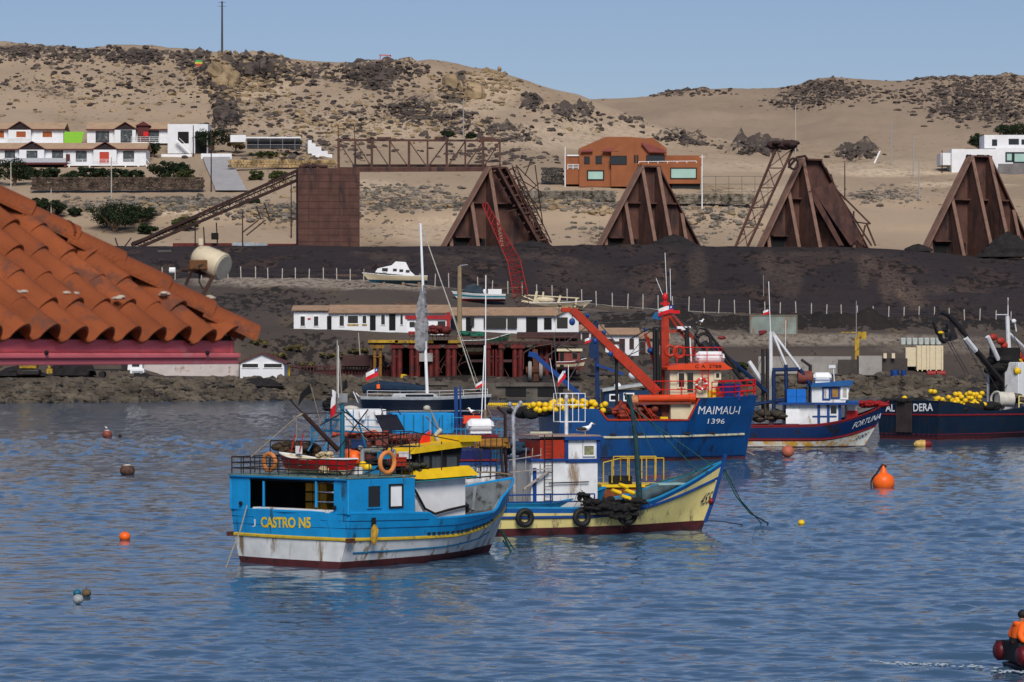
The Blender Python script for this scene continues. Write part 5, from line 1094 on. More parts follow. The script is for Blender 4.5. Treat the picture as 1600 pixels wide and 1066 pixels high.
mb = MB(); mb.tube([fr.hit(1, 0, 1580, 640), fr.hit(1, 0, 1574, 494)], [.25, .17], 8); mb.tube([fr.hit(1, 0, 1574, 492), fr.hit(1, 0, 1556, 492)], .05, 5); mb.tube([fr.hit(1, 0, 1575, 500), fr.hit(1, 0, 1575, 465)], .05, 5); mb.build('mast', M_white, t)
mb = MB(); mb.tube([fr.hit(1, 0, 1578, 522), fr.hit(1, 0, 1602, 545)], .15, 6); mb.tube([fr.hit(1, 0, 1585, 500), fr.hit(1, 0, 1588, 518)], .06, 5); mb.ell(fr.hit(1, 0, 1584, 502), (.25, .2, .2)); mb.build('mast_brace', M_white, t)
mb = MB(); mb.tube([fr.hit(1, 0, 1543, 526), fr.hit(1, 0, 1560, 562)], .2, 7); mb.build('exhaust_pipe', M_white, t)
mb = MB()
for px, py in ((1552, 527), (1564, 533), (1570, 540), (1568, 555), (1582, 558), (1592, 556), (1597, 560)): mb.ell(fr.hit(1, .2, px, py), (.45, .3, .3))
mb.build('red_lamps', mat('lamp_red', (.35, .03, .015), .6), t)
mb = MB(); mb.box(fr.hit(1, .5, 1570, 590), (2.2, 1.5, 5.0)); lumps(mb, fr.hit(1, .5, 1568, 585), (1.2, .8, 2.0), 26, .5, rr); mb.build('net_drum_tower', M_net, t)
mb = MB(); q = fr.hit(1, -2.6, 1570, 624); mb.tube([q + V(-.6, .3, 0), q + V(.6, -.3, 0)], .62, 14); mb.torus(q + V(-.65, .3, 0), .62, .09, 'x', 16, 5); solo(mb, 'white_drum', mat('drum_cream', (.55, .52, .45), .5, .2, 2, (.4, .3, .05), .2, 2), fr, q, 'big cream drum on the deck of the dark navy boat at the right edge', 'drum')
mb = MB(); mb.tube([fr.hit(1, -1.5, 1594, 562), fr.hit(1, -1.5, 1600, 570), fr.hit(1, -1.5, 1593, 582)], .1, 6); mb.ell(fr.hit(1, -1.5, 1590, 580), (.35, .3, .35)); mb.build('yellow_winch', M_yel, t)
mb = MB(); lumps(mb, fr.hit(1, -2.4, 1588, 628), (1.4, .6, .6), 24, .3, rr); mb.build('deck_gear', mat('gear_brown', (.09, .07, .05), .8, .6, 2, (.4, .38, .3), .2, 3), t)
mb = MB(); railing(mb, [fr.hit(1, -3.1, 1592, 640), fr.hit(1, -3.1, 1625, 642)], 1.1, .06, 2, 1.2); mb.build('yellow_rail', M_cream, t)
mb = MB(); cabin(t, 'wheelhouse', 12.0, 14.6, -1.7, 1.7, 1.2, 6.2, M_white)

# ---------------------------------------------------------------- sailing yacht behind the fishing boats
Y0 = 300.0; fr = SF = Fr((W(562, 665, Y0).x, Y0, 0), R(4)); t = thing('sailing_yacht', fr, 'dark hulled sailing yacht with bare mast and grey tattered sail', 'sailing yacht')
SX = lambda px: fr.hit(1, 0, px, 600).x; SZ = lambda py, px=660: fr.hit(1, 0, px, py).z
L = SX(768); M_ydeck = mat('yacht_deck', (.34, .36, .38), .6, .3, 2)
h = HS = Hull(L, .8, L - 1.4, None, [(0, 1.2), (.3, 1.8), (.6, 1.7), (.85, .8), (1, .05)], [(0, SZ(620)), (.5, SZ(621)), (1, SZ(617))], keel=-.5, P0=.3, P1=.7)
h.build(t, [-.5, .3, lambda s: 1.5, lambda s: 1.62, lambda s: h.zs(s) - .22, lambda s: 9], [M_anti, mat('yacht_navy', (.004, .008, .02), .25, .1), M_grey, mat('yacht_navy', (0, 0, 0)), M_ydeck], lambda s: h.zs(s) - .05, M_ydeck, M_ydeck, M_ydeck, cap_r=.04)
cabin(t, 'coachroof', SX(610), SX(690), -1.0, 1.0, h.zs(.5) - .05, h.zs(.5) + .38, M_ydeck, .3, -.8, .2)
mb = MB(); mb.box((SX(655), -.98, h.zs(.5) + .22), (2.6, .1, .2)); mb.build('window', M_glass, t)
mb = MB(); m0 = V(SX(668), 0, 2.4); m1 = fr.hit(1, 0, 657, 349); mb.tube([m0, m1], [.16, .11], 8); mb.build('mast', M_cleanw, t)
mb = MB(); mb.tube([m1 + V(.1, 0, -.3), fr.hit(1, 0, 700, 470), fr.hit(1, 0, 744, 606)], .06, 5); mb.tube([m1, fr.hit(1, 0, 690, 440), fr.hit(1, 0, 752, 612)], .02, 4); mb.build('forestay', mat('stay', (.45, .42, .36), .7), t)
mb = MB(); rs = [(661, 447), (660, 470), (658, 500), (659, 530), (660, 552)]
g = []
for i in range(28):
    u = i/27; q = fr.hit(1, 0, 661.5 - .5*u, 446 + 106*u); w = 1.5*(.12 + .42*math.sin(min(1, u*1.4)*math.pi*.5) + .16*mnoise.noise(V(u*9, 3, 1)) + .10*mnoise.noise(V(u*31, 1, 7))) * (1 if u < .93 else (1-u)/.07)
    g.append([q + V(-w*.9 - .05, .1, 0), q + V(-w*.3, .2, 0), q + V(w*.6 + .2*mnoise.noise(V(u*14, 8, 2)), .1, 0), q + V(w*.2, -.22, 0)])
mb.grid(g, closed=True); mb.build('furled_sail', mat('sail_grey', (.27, .27, .28), .9, .5, 2.2, (.10, .1, .11), .3, 2, bump=1, bscale=4), t, smooth=20)
mb = MB(); bz = SZ(606); mb.tube([(SX(566), 0, SZ(604) - .3), (SX(590), 0, SZ(604)), (SX(630), 0, bz), (SX(664), 0, bz - .1)], [.35, .55, .5, .25], 10); mb.build('boom_cover', mat('canvas_navy', (.006, .022, .05), .8, .3, 2), t)
mb = MB()
for a, b in (((556, 614), (566, 625)), ((566, 625), (574, 610)), ((552, 612), (560, 630))): mb.tube([fr.hit(1, .5, *a), fr.hit(1, .5, *b)], .05, 5)
railing(mb, [h.P(.05, h.zs(.05), -1), h.P(.3, h.zs(.3), -1), h.P(.6, h.zs(.6), -1), h.P(.97, h.zs(.9), -1)], .6, .02, 2, 2.0); mb.build('guard_rail', M_cleanw, t)
mb = MB(); mb.tube([fr.hit(1, -.4, 590, 625), fr.hit(1, -.4, 592, 572)], .03, 4); mb.build('flag_staff', M_wood, t)
flag(fr, fr.hit(1, -.4, 591, 574), V(-1.15, 0, -.45), .78, 'bright flag flying over the stern of the dark hulled yacht', slump=.1)
mb = MB(); mb.box(fr.hit(1, -.5, 591, 604), (.3, .2, .4)); mb.build('lifebuoy_box', M_flor, t)

# ---------------------------------------------------------------- boats half hidden behind the sky-blue one
fr = AF = Fr((W(505, 668, 150).x, 152, 0), R(10)); t = thing('fishing_boat', fr, 'light blue and white fishing boat half hidden behind the nearest boat, with long blue bulwark', 'fishing boat', 'moored fishing boats')
AX = lambda px, y=-1.6: fr.hit(1, y, px, 640).x; AZ = lambda py, px=640, y=-1.6: fr.hit(1, y, px, py).z
L = AX(800)
h = Hull(L, .3, L - 1.0, None, [(0, 1.8), (.3, 2.0), (.7, 1.7), (.9, .8), (1, .1)], [(0, 1.75), (.5, 1.7), (1, 2.6)], keel=-.6)
h.build(t, [-.6, .15, lambda s: 1.1, lambda s: 9], [M_anti, M_white, M_lb2], lambda s: 1.3, M_redrust, M_redrust, M_lb2)
cabin(t, 'red_deckhouse', AX(545), AX(730), -1.5, 1.5, 1.3, AZ(678), M_redrust); cabin(t, 'blue_deckhouse', AX(615), AX(712), -1.2, 1.2, AZ(678), AZ(646), mat('azure', (.004, .24, .58), .45, .12, 2, (.01, .08, .2), .2, 3), bevel=.02)
mb = MB()
for i in range(7): q = AX(618 + i*15); mb.box((q, -1.23, (AZ(678) + AZ(648))/2), (.05, .05, AZ(650) - AZ(678)))
mb.build('panel_ribs', M_teal, t, smooth=0)
cabin(t, 'white_house', AX(540), AX(606), -1.1, 1.3, AZ(678), AZ(640), M_white)
mb = MB()
for a, b in (((562, 640), (574, 656)), ((586, 640), (600, 656))): mb.prism([(AX(a[0]), AZ(a[1])), (AX(b[0]), AZ(a[1])), (AX(b[0]) - .1, AZ(b[1])), (AX(a[0]) + .1, AZ(b[1]))], 1, -1.35, -1.25)
mb.build('white_chairs', M_cleanw, t, smooth=0)
mb = MB()
for a, b in (((540, 656), (612, 657)), ((540, 666), (610, 668)), ((552, 640), (552, 680)), ((575, 650), (575, 680)), ((600, 650), (600, 680)), ((512, 640), (512, 690)), ((700, 652), (790, 655)), ((690, 670), (790, 672))) + tuple(((x, 668), (x, 690)) for x in range(692, 792, 7)): mb.tube([fr.hit(1, -1.7, *a), fr.hit(1, -1.7, *b)], .03, 4)
mb.build('blue_railing', M_lb2, t)
mb = MB(); mb.bar(fr.hit(1, -.5, 712, 605), fr.hit(1, -.5, 714, 690), .16); mb.bar(fr.hit(1, -.5, 719, 603), fr.hit(1, -.5, 720, 690), .07); mb.build('mast', M_royal, t)
mb = MB(); lumps(mb, fr.hit(1, -1.4, 560, 680), (1.4, .4, .15), 22, .16, rr); lumps(mb, fr.hit(1, -1.4, 640, 688), (1.8, .4, .15), 30, .16, rr); solo(mb, 'red_gear_heap', mat('salmon_red', (.35, .06, .03), .8, .5, 3, GRIME, .3, 4), fr, fr.hit(1, -1.4, 600, 688), 'salmon red gear and rope heaped along the deck behind the solar panel', 'fishing gear')
mb = MB(); mb.box(fr.hit(1, -1.5, 737, 655), (.85, .5, .34)); mb.box(fr.hit(1, -1.5, 737, 661), (.9, .55, .05)); o = solo(mb, 'orange_canister', mat('canister_red', (.75, .06, .02), .5, .15), fr, fr.hit(1, -1.5, 737, 661), 'orange red flat canister with a gull on top', 'canister')
gull(fr.M @ (fr.hit(1, -1.5, 740, 650.5) + V(0, 0, 0)), R(175), 'white gull on the orange red canister', 1.0)
mb = MB(); p_ = fr.hit(1, -.6, 548, 638); mb.ell(p_, (.38, .2, .13)); mb.build('white_roll', mat('roll', (.5, .47, .42), .8), t)

mb = MB(); rn = random.Random(17)
for x in range(548, 800, 8): mb.tube([fr.hit(1, -2.0, x, 726), fr.hit(1, -2.0, x + rn.uniform(-1, 1), 684 + rn.choice((0, 6, -6)))], .028, 4)
for y in (684, 696, 708): mb.tube([fr.hit(1, -2.0, 540, y + 2), fr.hit(1, -2.0, 670, y + rn.uniform(-3, 3)), fr.hit(1, -2.0, 800, y)], .03, 4)
for i in range(16): a = (rn.uniform(520, 780), rn.uniform(655, 715)); mb.tube([fr.hit(1, -1.9, *a), fr.hit(1, -1.9, a[0] + rn.uniform(-30, 30), a[1] + rn.uniform(-34, 34))], .025, 4)
mb.build('dark_railing', mat('maroon_black', (.03, .012, .012), .6), t)
for i, (px, py, m_, l) in enumerate(((612, 716, M_orange, 'rust orange'), (632, 712, M_redrust, 'dull red'), (560, 694, M_navy, 'navy blue'), (668, 694, M_lb2, 'pale blue'), (596, 690, M_redrust, 'small brick red'), (700, 690, M_orange, 'orange'))):
    q = fr.hit(1, -2.15, px, py); mb = MB(); mb.box((q.x, q.y, q.z), (.5 + .1*(i % 3), .4, .36)); mb.box((q.x, q.y, q.z + .19), (.56 + .1*(i % 3), .46, .05)); solo(mb, 'fish_box', m_, fr, q, l + ' fish box on the light blue boat behind the yellow wheelhouse', 'box')
fr = BF = Fr((W(690, 755, 118).x, 122.5, 0), R(14)); t = thing('fishing_boat', fr, 'white and dark blue boat squeezed between the nearest boat and the cream yellow one', 'fishing boat', 'moored fishing boats')
BX = lambda px, y=-1.5: fr.hit(1, y, px, 740).x; BZ = lambda py, px=760, y=-1.5: fr.hit(1, y, px, py).z
h = Hull(6.4, .2, 5.6, None, [(0, 1.4), (.4, 1.6), (.8, 1.1), (1, .1)], [(0, 1.2), (.6, 1.2), (1, 1.7)], keel=-.5)
h.build(t, [-.5, .1, lambda s: 9], [M_anti, M_lb2], lambda s: .8, M_wood, M_wood, M_lb2)
cabin(t, 'deckhouse', .2, BX(775), -1.5, 1.2, .8, BZ(726), M_white); cabin(t, 'upper_house', .3, BX(770), -1.4, 1.1, BZ(726), BZ(703), mat('deep_blue', (.006, .012, .085), .5, .2, 2), bevel=.02)
mb = MB(); mb.box(((BX(775) + .2)/2, -.15, BZ(724)), (BX(775) + .1, 2.9, .13)); mb.build('blue_band', M_royal, t, smooth=0)
mb = MB(); mb.box(((BX(770) + .2)/2, -.15, BZ(719)), (BX(770) + .3, 3.0, .06)); mb.build('red_band', M_dred, t, smooth=0)
quad_text(fr, 'CB 7113', 1, -1.5, (732, 741), (762, 736), 9, M_navy, t, .0, -.015)
mb = MB()
for px in (745, 752, 768, 777): mb.tube([fr.hit(1, -1.8, px, 700), fr.hit(1, -1.8, px - 2, 748)], .03, 4)
mb.tube([fr.hit(1, -1.8, 728, 748), fr.hit(1, -1.8, 790, 742)], .035, 4); mb.tube([fr.hit(1, -1.8, 783, 700), fr.hit(1, -1.8, 786, 745)], .06, 5)
for x in range(722, 800, 9): mb.tube([fr.hit(1, -1.6, x, 700), fr.hit(1, -1.6, x, 684)], .02, 4)
mb.tube([fr.hit(1, -1.6, 720, 684), fr.hit(1, -1.6, 800, 684)], .025, 4); mb.build('side_frame', M_blk, t)
mb = MB(); mb.tube([fr.hit(1, -.8, 745, 700), fr.hit(1, -.8, 745, 692), fr.hit(1, -.8, 793, 688), fr.hit(1, -.8, 793, 700)], .13, 6); mb.ell(fr.hit(1, -.8, 769, 696), (.62, .3, .17)); solo(mb, 'wooden_skiff', mat('ochre_wood', (.28, .13, .02), .7, .4, 3, GRIME, .2, 4), fr, fr.hit(1, -.8, 769, 702), 'small ochre wooden skiff on the roof of the boat in between', 'skiff')
raft(fr, fr.hit(1, -.3, 750, 664) + V(0, 0, -.03), 1.02, .27, M_cleanw, 'white liferaft canister above the yellow wheelhouse roof')
mb = MB(); mb.box(fr.hit(1, -.3, 750, 683), (1.3, .6, .18)); mb.tube([fr.hit(1, -.3, 738, 700), fr.hit(1, -.3, 738, 674)], .03); mb.tube([fr.hit(1, -.3, 762, 700), fr.hit(1, -.3, 762, 674)], .03); mb.build('raft_cradle', M_dred, t)
mb = MB(); mb.tube([fr.hit(1, .2, 791, 745), fr.hit(1, .2, 789, 647), fr.hit(1, .2, 777, 636)], .06, 6); mb.tube([fr.hit(1, .2, 766, 652), fr.hit(1, .2, 764, 690)], .05, 5); mb.build('davit', mat('maroon_black', (.03, .012, .012), .6), t)
mb = MB()
for a, b in (((758, 655), (759, 430)), ((752, 660), (757, 540))): mb.tube([fr.hit(1, .5, *a), fr.hit(1, .5, *b)], .025, 4)
mb.build('antenna', M_cleanw, t)
mb = MB(); mb.tube([fr.hit(1, .5, 758, 700), fr.hit(1, .5, 758, 640)], .06, 6); mb.tube([fr.hit(1, .5, 760, 632), fr.hit(1, .5, 768, 652)], .03, 5); mb.build('mast', M_wood, t)
flag(fr, fr.hit(1, .5, 757, 593), V(-.32, 0, -.16), .2, 'tiny flag on the tall white antenna above the liferaft canister', slump=.02)

# blue derrick boat beyond the large one
fr = DF = Fr((W(905, 640, 245).x, 248, 0), R(3)); t = thing('fishing_boat', fr, 'dark blue derrick boat mostly hidden behind the large mid blue boat', 'fishing boat', 'moored fishing boats')
DX = lambda px: fr.hit(1, -1, px, 620).x; DZ = lambda py, px=940: fr.hit(1, -1, px, py).z; L = DX(1085)
h = Hull(L, .3, L - 1, None, [(0, 2), (.5, 2.4), (.85, 1.4), (1, .1)], [(0, 2.4), (.6, 2.4), (1, 3.4)], keel=-.8); h.build(t, [-.8, .2, lambda s: 9], [M_anti, M_navy], lambda s: 1.6, M_redrust, M_redrust, M_navy)
cabin(t, 'wheelhouse', DX(943), DX(1008), -1.6, 1.6, 1.6, DZ(610), mat('dk_blue_house', (.006, .03, .08), .5, .2), -.0, .3)
mb = MB(); mb.prism([(DX(940), DZ(612)), (DX(940), DZ(608)), (DX(1010), DZ(598)), (DX(1010), DZ(602))], 1, -1.9, 1.9); mb.build('roof', mat('grey_white', (.4, .42, .42), .6), t, smooth=0)
pane(t, fr, 1, -1.6, 953, 617, 966, 626, M_glass, M_cleanw, .1); pane(t, fr, 1, -1.6, 975, 615, 990, 626, M_glass, M_cleanw, .1)
mb = MB(); mb.bar(fr.hit(1, -.5, 934, 640), fr.hit(1, -.5, 931, 500), .34); mb.bar(fr.hit(1, -.5, 927, 560), fr.hit(1, -.5, 925, 530), .5); mb.build('mast', M_navy, t, smooth=0)
mb = MB(); mb.bar(fr.hit(1, -1, 836, 556), fr.hit(1, -1, 930, 638), .34); mb.bar(fr.hit(1, -1, 826, 553), fr.hit(1, -1, 840, 556), .4); mb.bar(fr.hit(1, -1, 932, 570), fr.hit(1, -1, 975, 585), .2); mb.build('boom', M_royal, t, smooth=0)
mb = MB()
for a, b in (((931, 520), (885, 600)), ((931, 500), (1010, 590)), ((931, 500), (850, 560)), ((866, 520), (872, 630)), ((962, 560), (962, 640)), ((940, 575), (1005, 545)), ((885, 545), (905, 555))): mb.tube([fr.hit(1, -.8, *a), fr.hit(1, -.8, *b)], .05, 4)
mb.build('rigging', M_wirem, t)
flag(fr, fr.hit(1, -.8, 924, 527), V(-.5, 0, -.1), .38, 'small flag beside the blue derrick mast', slump=.05)
mb = MB(); mb.ell(fr.hit(1, -.8, 965, 604), (.3, .3, .3)); mb.build('radar_dome', M_cleanw, t); mb = MB(); mb.ell(fr.hit(1, -.8, 989, 586), (.35, .35, .3)); mb.build('radar_dome', M_cleanw, t)

# yellow railed float between the boats
fr = Fr((W(985, 750, 148).x, 150, 0), R(6)); t = thing('float_platform', fr, 'low yellow railed floating platform between the cream yellow boat and the large mid blue boat', 'floating platform')
x0, x1 = fr.hit(1, -1, 942, 745).x, fr.hit(1, -1, 1036, 745).x
mb = MB(); mb.box(((x0 + x1)/2, 0, .25), (x1 - x0, 2.4, .9)); mb.build('pontoon', mat('dark_orange', (.20, .05, .01), .7, .5, 2), t, bevel=.1)
mb = MB(); mb.box(((x0 + x1)/2, 0, .76), (x1 - x0 + .2, 2.6, .12)); mb.build('deck', M_yel, t, smooth=0)
mb = MB(); railing(mb, [(x0, -1.2, .8), (x0 + .8, -1.2, 1.0), (x1, -1.2, 1.0)], 1.05, .028, 1, .36); mb.build('railing', M_yrail, t); mb = MB(); railing(mb, [(x0 + .8, 1.2, 1.0), (x1, 1.2, 1.0)], 1.05, .028, 1, .6); mb.build('railing', M_yrail, t)
mb = MB(); mb.box((x0 + .9, -.4, 1.0), (1.0, .8, .4)); mb.build('locker', M_net, t)
# floating boom
mb = MB(); mb.tube([W(762, 625, 478.5) + V(0, 0, 0)]*1 + [V(W(x, 625, 420).x, 420 + 3*math.sin(x), .1) for x in range(764, 885, 6)], .22, 6) if False else None
t = thing('float_line', (W(820, 624, 430).x, 430, 0), 'line of yellow floats strung across the water behind the boats', 'float line')
for i in range(44):
    x = W(760 + i*3.0, 625, 430).x - t.location.x; mb = MB(); mb.ell((0, 0, 0), (.14, .12, .14), 7, 5) if False else mb.tube([(-.11, 0, 0), (.11, 0, 0)], .18, 6)
    if i == 0: f0 = mb.build('float', M_fyel, t); f0.location = (x, 0, .12)
    else: o = f0.copy(); COL.objects.link(o); o.parent = t; o.location = (x, math.sin(i*.3)*.6, .12)
# ---------------------------------------------------------------- tiled roof corner in the foreground
KR = 1.5; al = R(65); be = math.atan(.75)
E0 = W(368, 528, 15.0*KR); ev = V(math.cos(al), math.sin(al), 0); un = V(-math.sin(al), math.cos(al), 0)
roof = thing('pavilion_roof', (E0.x, E0.y, E0.z), 'orange clay tiled roof corner with pink fascia in the left foreground', 'roof')
M_tile = mat('clay_tile', (0.25, 0.062, 0.018), .85, .4, 1.6, (0.13, 0.045, 0.025), .4, 3.5, bump=.25, bscale=40)
M_pink = mat('pink_fascia', (0.68, 0.15, 0.165), .55, .15, 2, (0.55, 0.25, 0.25), .25, 4)
SIDE = 7.0*1.2; tp = .325; ex = .30; rt = random.Random(2)
def tile_plane(o, alng, upl, name):
    """S-shaped tiles laid in rows up a hipped face; o = eave corner, alng along the eave, upl = level direction uphill"""
    cb, sb = math.cos(be), math.sin(be); U = upl*cb + V(0, 0, sb); Nn = (V(0, 0, 1)*cb - upl*sb).normalized()
    def prof(x):      # height across one tile
        if x < .66: return .105*math.sin(math.pi*x/.66) ** .62
        return -.022*math.sin(math.pi*(x - .66)/.34)
    K = [0, .04, .1, .18, .25, .31, .37, .44, .52, .58, .62, .66, .74, .82, .90, 1.0]
    mb = MB(); ncol = int(SIDE/tp)
    for r in range(int(SIDE/2/cb/ex) + 1):
        for c in range(ncol):
            a0 = c*tp + .06; b0 = r*ex - .05; mid = (b0 + ex*.5)*cb; ac = a0 + tp*.35
            if mid > min(ac, SIDE - ac) - .0: continue
            if name == 'roof_tiles' and a0 > 5.2: continue
            j = rt.uniform(-.012, .012); j2 = rt.uniform(-.006, .01); top = []; bot = []
            for bb, lift in ((b0 + j, .016), (b0 + ex*.5, .009), (b0 + ex + .06, .0)):
                w = 1 if bb == b0 + j else .95
                row = []; rb = []
                for x in K:
                    p = o + alng*(a0 + x*tp) + U*bb + Nn*(prof(x)*w + lift + j2); row.append(p); rb.append(p - Nn*.020)
                top.append(row); bot.append(rb)
            mb.grid(top); mb.grid(bot); mb.grid([bot[0], top[0]])
    mb.v = [tuple(Vector(p) - roof.location) for p in mb.v]
    return mb.build(name, M_tile, roof, smooth=50)
tile_plane(E0, -ev, un, 'roof_tiles'); tile_plane(E0, un, -ev, 'roof_tiles_side')
hipd = (un - ev) * math.cos(be) + V(0, 0, math.sin(be)); HL = hipd.length; hd = hipd / HL
sd = hd.cross(V(0, 0, 1)).normalized(); up_ = sd.cross(hd).normalized(); mb = MB()
nl = int(SIDE/2/math.cos(be)*HL/.36)
for i in range(nl):
    b0 = -.10 + i*.36; j = rt.uniform(-.01, .01); rows = []
    for bb, q in ((b0, .075), (b0 + .42, .045)):
        rows.append([hd*bb + sd*(.17*math.cos(t) + j) + up_*(q - .025 + .11*math.sin(t)) for t in [math.pi*k/12 for k in range(13)]])
    mb.grid(rows); mb.grid([[p - up_*.022 for p in r] for r in rows]); mb.grid([rows[0], [p - up_*.022 for p in rows[0]]])
    for r_ in (0, -1):
        mb.grid([[rows[0][r_], rows[1][r_]], [rows[0][r_] - up_*.022, rows[1][r_] - up_*.022]])
mb.build('hip_tiles', M_tile, roof, smooth=50)
cen = (un - ev)*SIDE/2; apex = cen + V(0, 0, SIDE/2*.75); cs = [V(0, 0, 0), -ev*SIDE, (un - ev)*SIDE, un*SIDE]
mb = MB(); mb.add([c + V(0, 0, -.02) for c in cs] + [apex + V(0, 0, -.04)], [(0, 1, 4), (1, 2, 4), (2, 3, 4), (3, 0, 4), (3, 2, 1, 0)]); mb.build('roof_deck', mat('underlay', (.05, .02, .012), .9), roof, smooth=0)
mb = MB()
for a, b, n_ in ((cs[0], cs[1], un), (cs[0], cs[3], -ev), (cs[1], cs[2], ev), (cs[3], cs[2], -un)):
    q = n_*.03; mb.bar(a + q + V(0, 0, -.06), b + q + V(0, 0, -.06), .04, .09); mb.bar(a + V(0, 0, -.125), b + V(0, 0, -.125), .09, .035); mb.bar(a + q*.3 + V(0, 0, -.165), b + q*.3 + V(0, 0, -.165), .07, .04)
mb.build('fascia', M_pink, roof, smooth=0, bevel=.008)
mb = MB(); mb.box(cen + V(0, 0, -.13), (SIDE - .3, SIDE - .3, .05), rz=al); mb.build('soffit', mat('soffit', (.3, .12, .13), .7), roof, smooth=0)
for i in (0, 1, 2, 3):
    p = cen + (cs[i] - cen)*.93
    if i == 0: p = cen + (cs[1] - cen)*.93 + V(0, 0, 0) + (cs[0] - cs[1])*.35
    mb = MB(); mb.box(p + V(0, 0, -4.1), (.3, .3, 7.8), rz=al); mb.build('post', M_pink, roof, smooth=0)
mb = MB()
for px in (62, 313):
    t_ = (px/375)
    q = [(-ev*tt) for tt in [k*.02 for k in range(200)]]; best = min(q, key=lambda v: abs(CX + F*(E0 + v).x/(E0 + v).y - px)); mb.ell(best - un*.055 + V(0, 0, -.105), (.016, .016, .016), 8, 6)
mb.build('fascia_bolts', M_dark, roof)
# mortar dabs on the tiles
mb = MB()
for px, py in ((26, 487), (106, 487), (183, 491), (253, 487), (327, 489)):
    best = None
    for a in range(0, 60):
        for b in range(0, 14):
            p = E0 - ev*(a*.05) + (un*math.cos(be) + V(0, 0, math.sin(be)))*(b*.03); d = (CX + F*p.x/p.y - px)**2 + (CY - F*(p.z - H)/p.y - py)**2
            if best is None or d < best[0]: best = (d, p)
    p = best[1] - roof.location + V(0, 0, .12)
    for _ in range(3): mb.ell(p + V(rt.uniform(-.04, .04), rt.uniform(-.04, .04), rt.uniform(-.01, .01)), (.03, .025, .012), 6, 5)
mb.build('mortar_dabs', mat('mortar', (.5, .42, .34), .9), roof)
# floodlight standing on the hip
Yl = 22.7; fr = Fr(W(318, 462, Yl), 0); t = thing('floodlight', fr, 'old ivory floodlight with rusty bracket on the ridge of the tiled roof', 'floodlight')
lh = lambda px, py, y=0: fr.hit(1, y, px, py)
a = lh(310, 401, .04); b = lh(348, 418, -.06); d = (b - a).normalized()
M_lamp = mat('lamp_ivory', (0.58, 0.50, 0.35), .45, .15, 12, (0.22, 0.10, 0.03), .3, 14)
mb = MB(); mb.tube([a - d*.02, a, a + d*.05, b - d*.01, b], [.06, .083, .098, .103, .098], 20); mb.build('housing', M_lamp, t, smooth=40)
mb = MB(); mb.tube([b - d*.005, b + d*.012], .088, 20); mb.build('lens', mat('lens_grey', (.42, .38, .30), .5, .2, 10), t)
mb = MB(); q = (a + b)/2 + V(0, 0, .105); mb.box(a + V(.02, 0, .105), (.03, .05, .05)); mb.box(b + V(-.03, 0, .10), (.03, .05, .04)); mb.build('clip', M_lamp, t)
mb = MB(); mb.box(lh(310, 414, -.11), (.13, .03, .07)); mb.build('ballast_plate', mat('rust_patch', (.14, .06, .02), .8, .5, 20, (.02, .015, .01), .4, 20), t, bevel=.008)
mb = MB(); mb.bar(lh(300, 420), lh(290, 446), .022); mb.bar(lh(334, 430, -.1), lh(317, 461, -.1), .026); mb.bar(lh(300, 419), lh(334, 431, -.1), .022, .05); mb.tube([lh(312, 425), lh(311, 440), lh(317, 452)], .006, 5); mb.tube([lh(284, 421), lh(300, 421)], .016, 6); mb.build('bracket', mat('bracket_rust', (.045, .02, .012), .7, .3, 8), t, smooth=0)

# ---------------------------------------------------------------- buoys
WFR = Fr((0, 0, 0), 0)
def onwater(px, py): q = WFR.hit(2, 0, px, py); return Vector((q.x, q.y, 0))
GB = 'mooring buoys scattered on the water'
def buoy(px, py, r, m, label, sink=.25, sq=.9, top=None, tuft=None):
    at = onwater(px, py); t = thing('mooring_buoy', at, label, 'buoy', GB); mb = MB(); mb.ell((0, 0, r*(sq - sink)), (r, r, r*sq), 18, 12); mb.build('float', m, t, smooth=60)
    mb = MB(); mb.torus((0, 0, r*(2*sq - sink) + .02), r*.12, r*.035, 'x', 10, 5); mb.build('shackle', M_blk, t)
    if tuft:
        mb = MB(); mb.ell((0, 0, r*(sq - sink) + r*sq*.72), (r*.62, r*.62, r*sq*.32), 12, 6); mb.build('droppings', tuft, t)
    return t
M_algae = mat('algae_brown', (0.10, 0.05, 0.035), .8, .5, 4, (0.02, .02, .018), .4, 6, streak=True); M_guano = mat('guano', (.5, .47, .42), .9, .4, 8)
s_ = lambda px, py: F/onwater(px, py).y
buoy(167.5, 684, 7.8/s_(167, 684), mat('buoy_redbrown', (.22, .055, .04), .6, .3, 4), 'red brown buoy with a gull on top, farthest on the left', tuft=M_guano)
gull(onwater(167.5, 684) + V(0, 0, .86*7.8*1.85/s_(167, 684)), R(200), 'small white gull on the farthest buoy on the left', .7)
buoy(187.5, 682.5, 2.6/s_(187, 682), M_blk, 'tiny dark float just right of the farthest buoy on the left')
buoy(199, 741, 12/s_(199, 741), M_algae, 'barnacled brown buoy streaked with white droppings', sink=.35, sq=.82, tuft=M_guano)
buoy(195, 843, 9/s_(195, 843), M_flor, 'half sunk orange ball buoy on the left', sink=.35, sq=.85)
buoy(122, 942, 8.6/s_(122, 942), mat('buoy_white', (.32, .34, .34), .6, .3, 5, (.05, .06, .06), .3, 5), 'white buoy with dark waterline, frontmost of the cluster at the lower left', sq=.9)
buoy(135, 931.5, 7.6/s_(135, 931), mat('buoy_olive', (.14, .10, .05), .8, .4, 5, GRIME, .4, 6), 'olive brown buoy at the back right of the lower left cluster')
buoy(120.5, 930, 6.5/s_(120, 930), M_teal, 'teal buoy at the back left of the lower left cluster', sq=.8)
buoy(1231, 713.5, 10/s_(1231, 713), mat('buoy_brick', (.42, .12, .07), .6, .2, 4), 'brick red ball buoy in front of the boat with the dark red bow', sink=.15, sq=.95)
buoy(1252, 819, 5.5/s_(1252, 819), M_fyel, 'small yellow float on open water at the right', sink=.45, sq=.85)
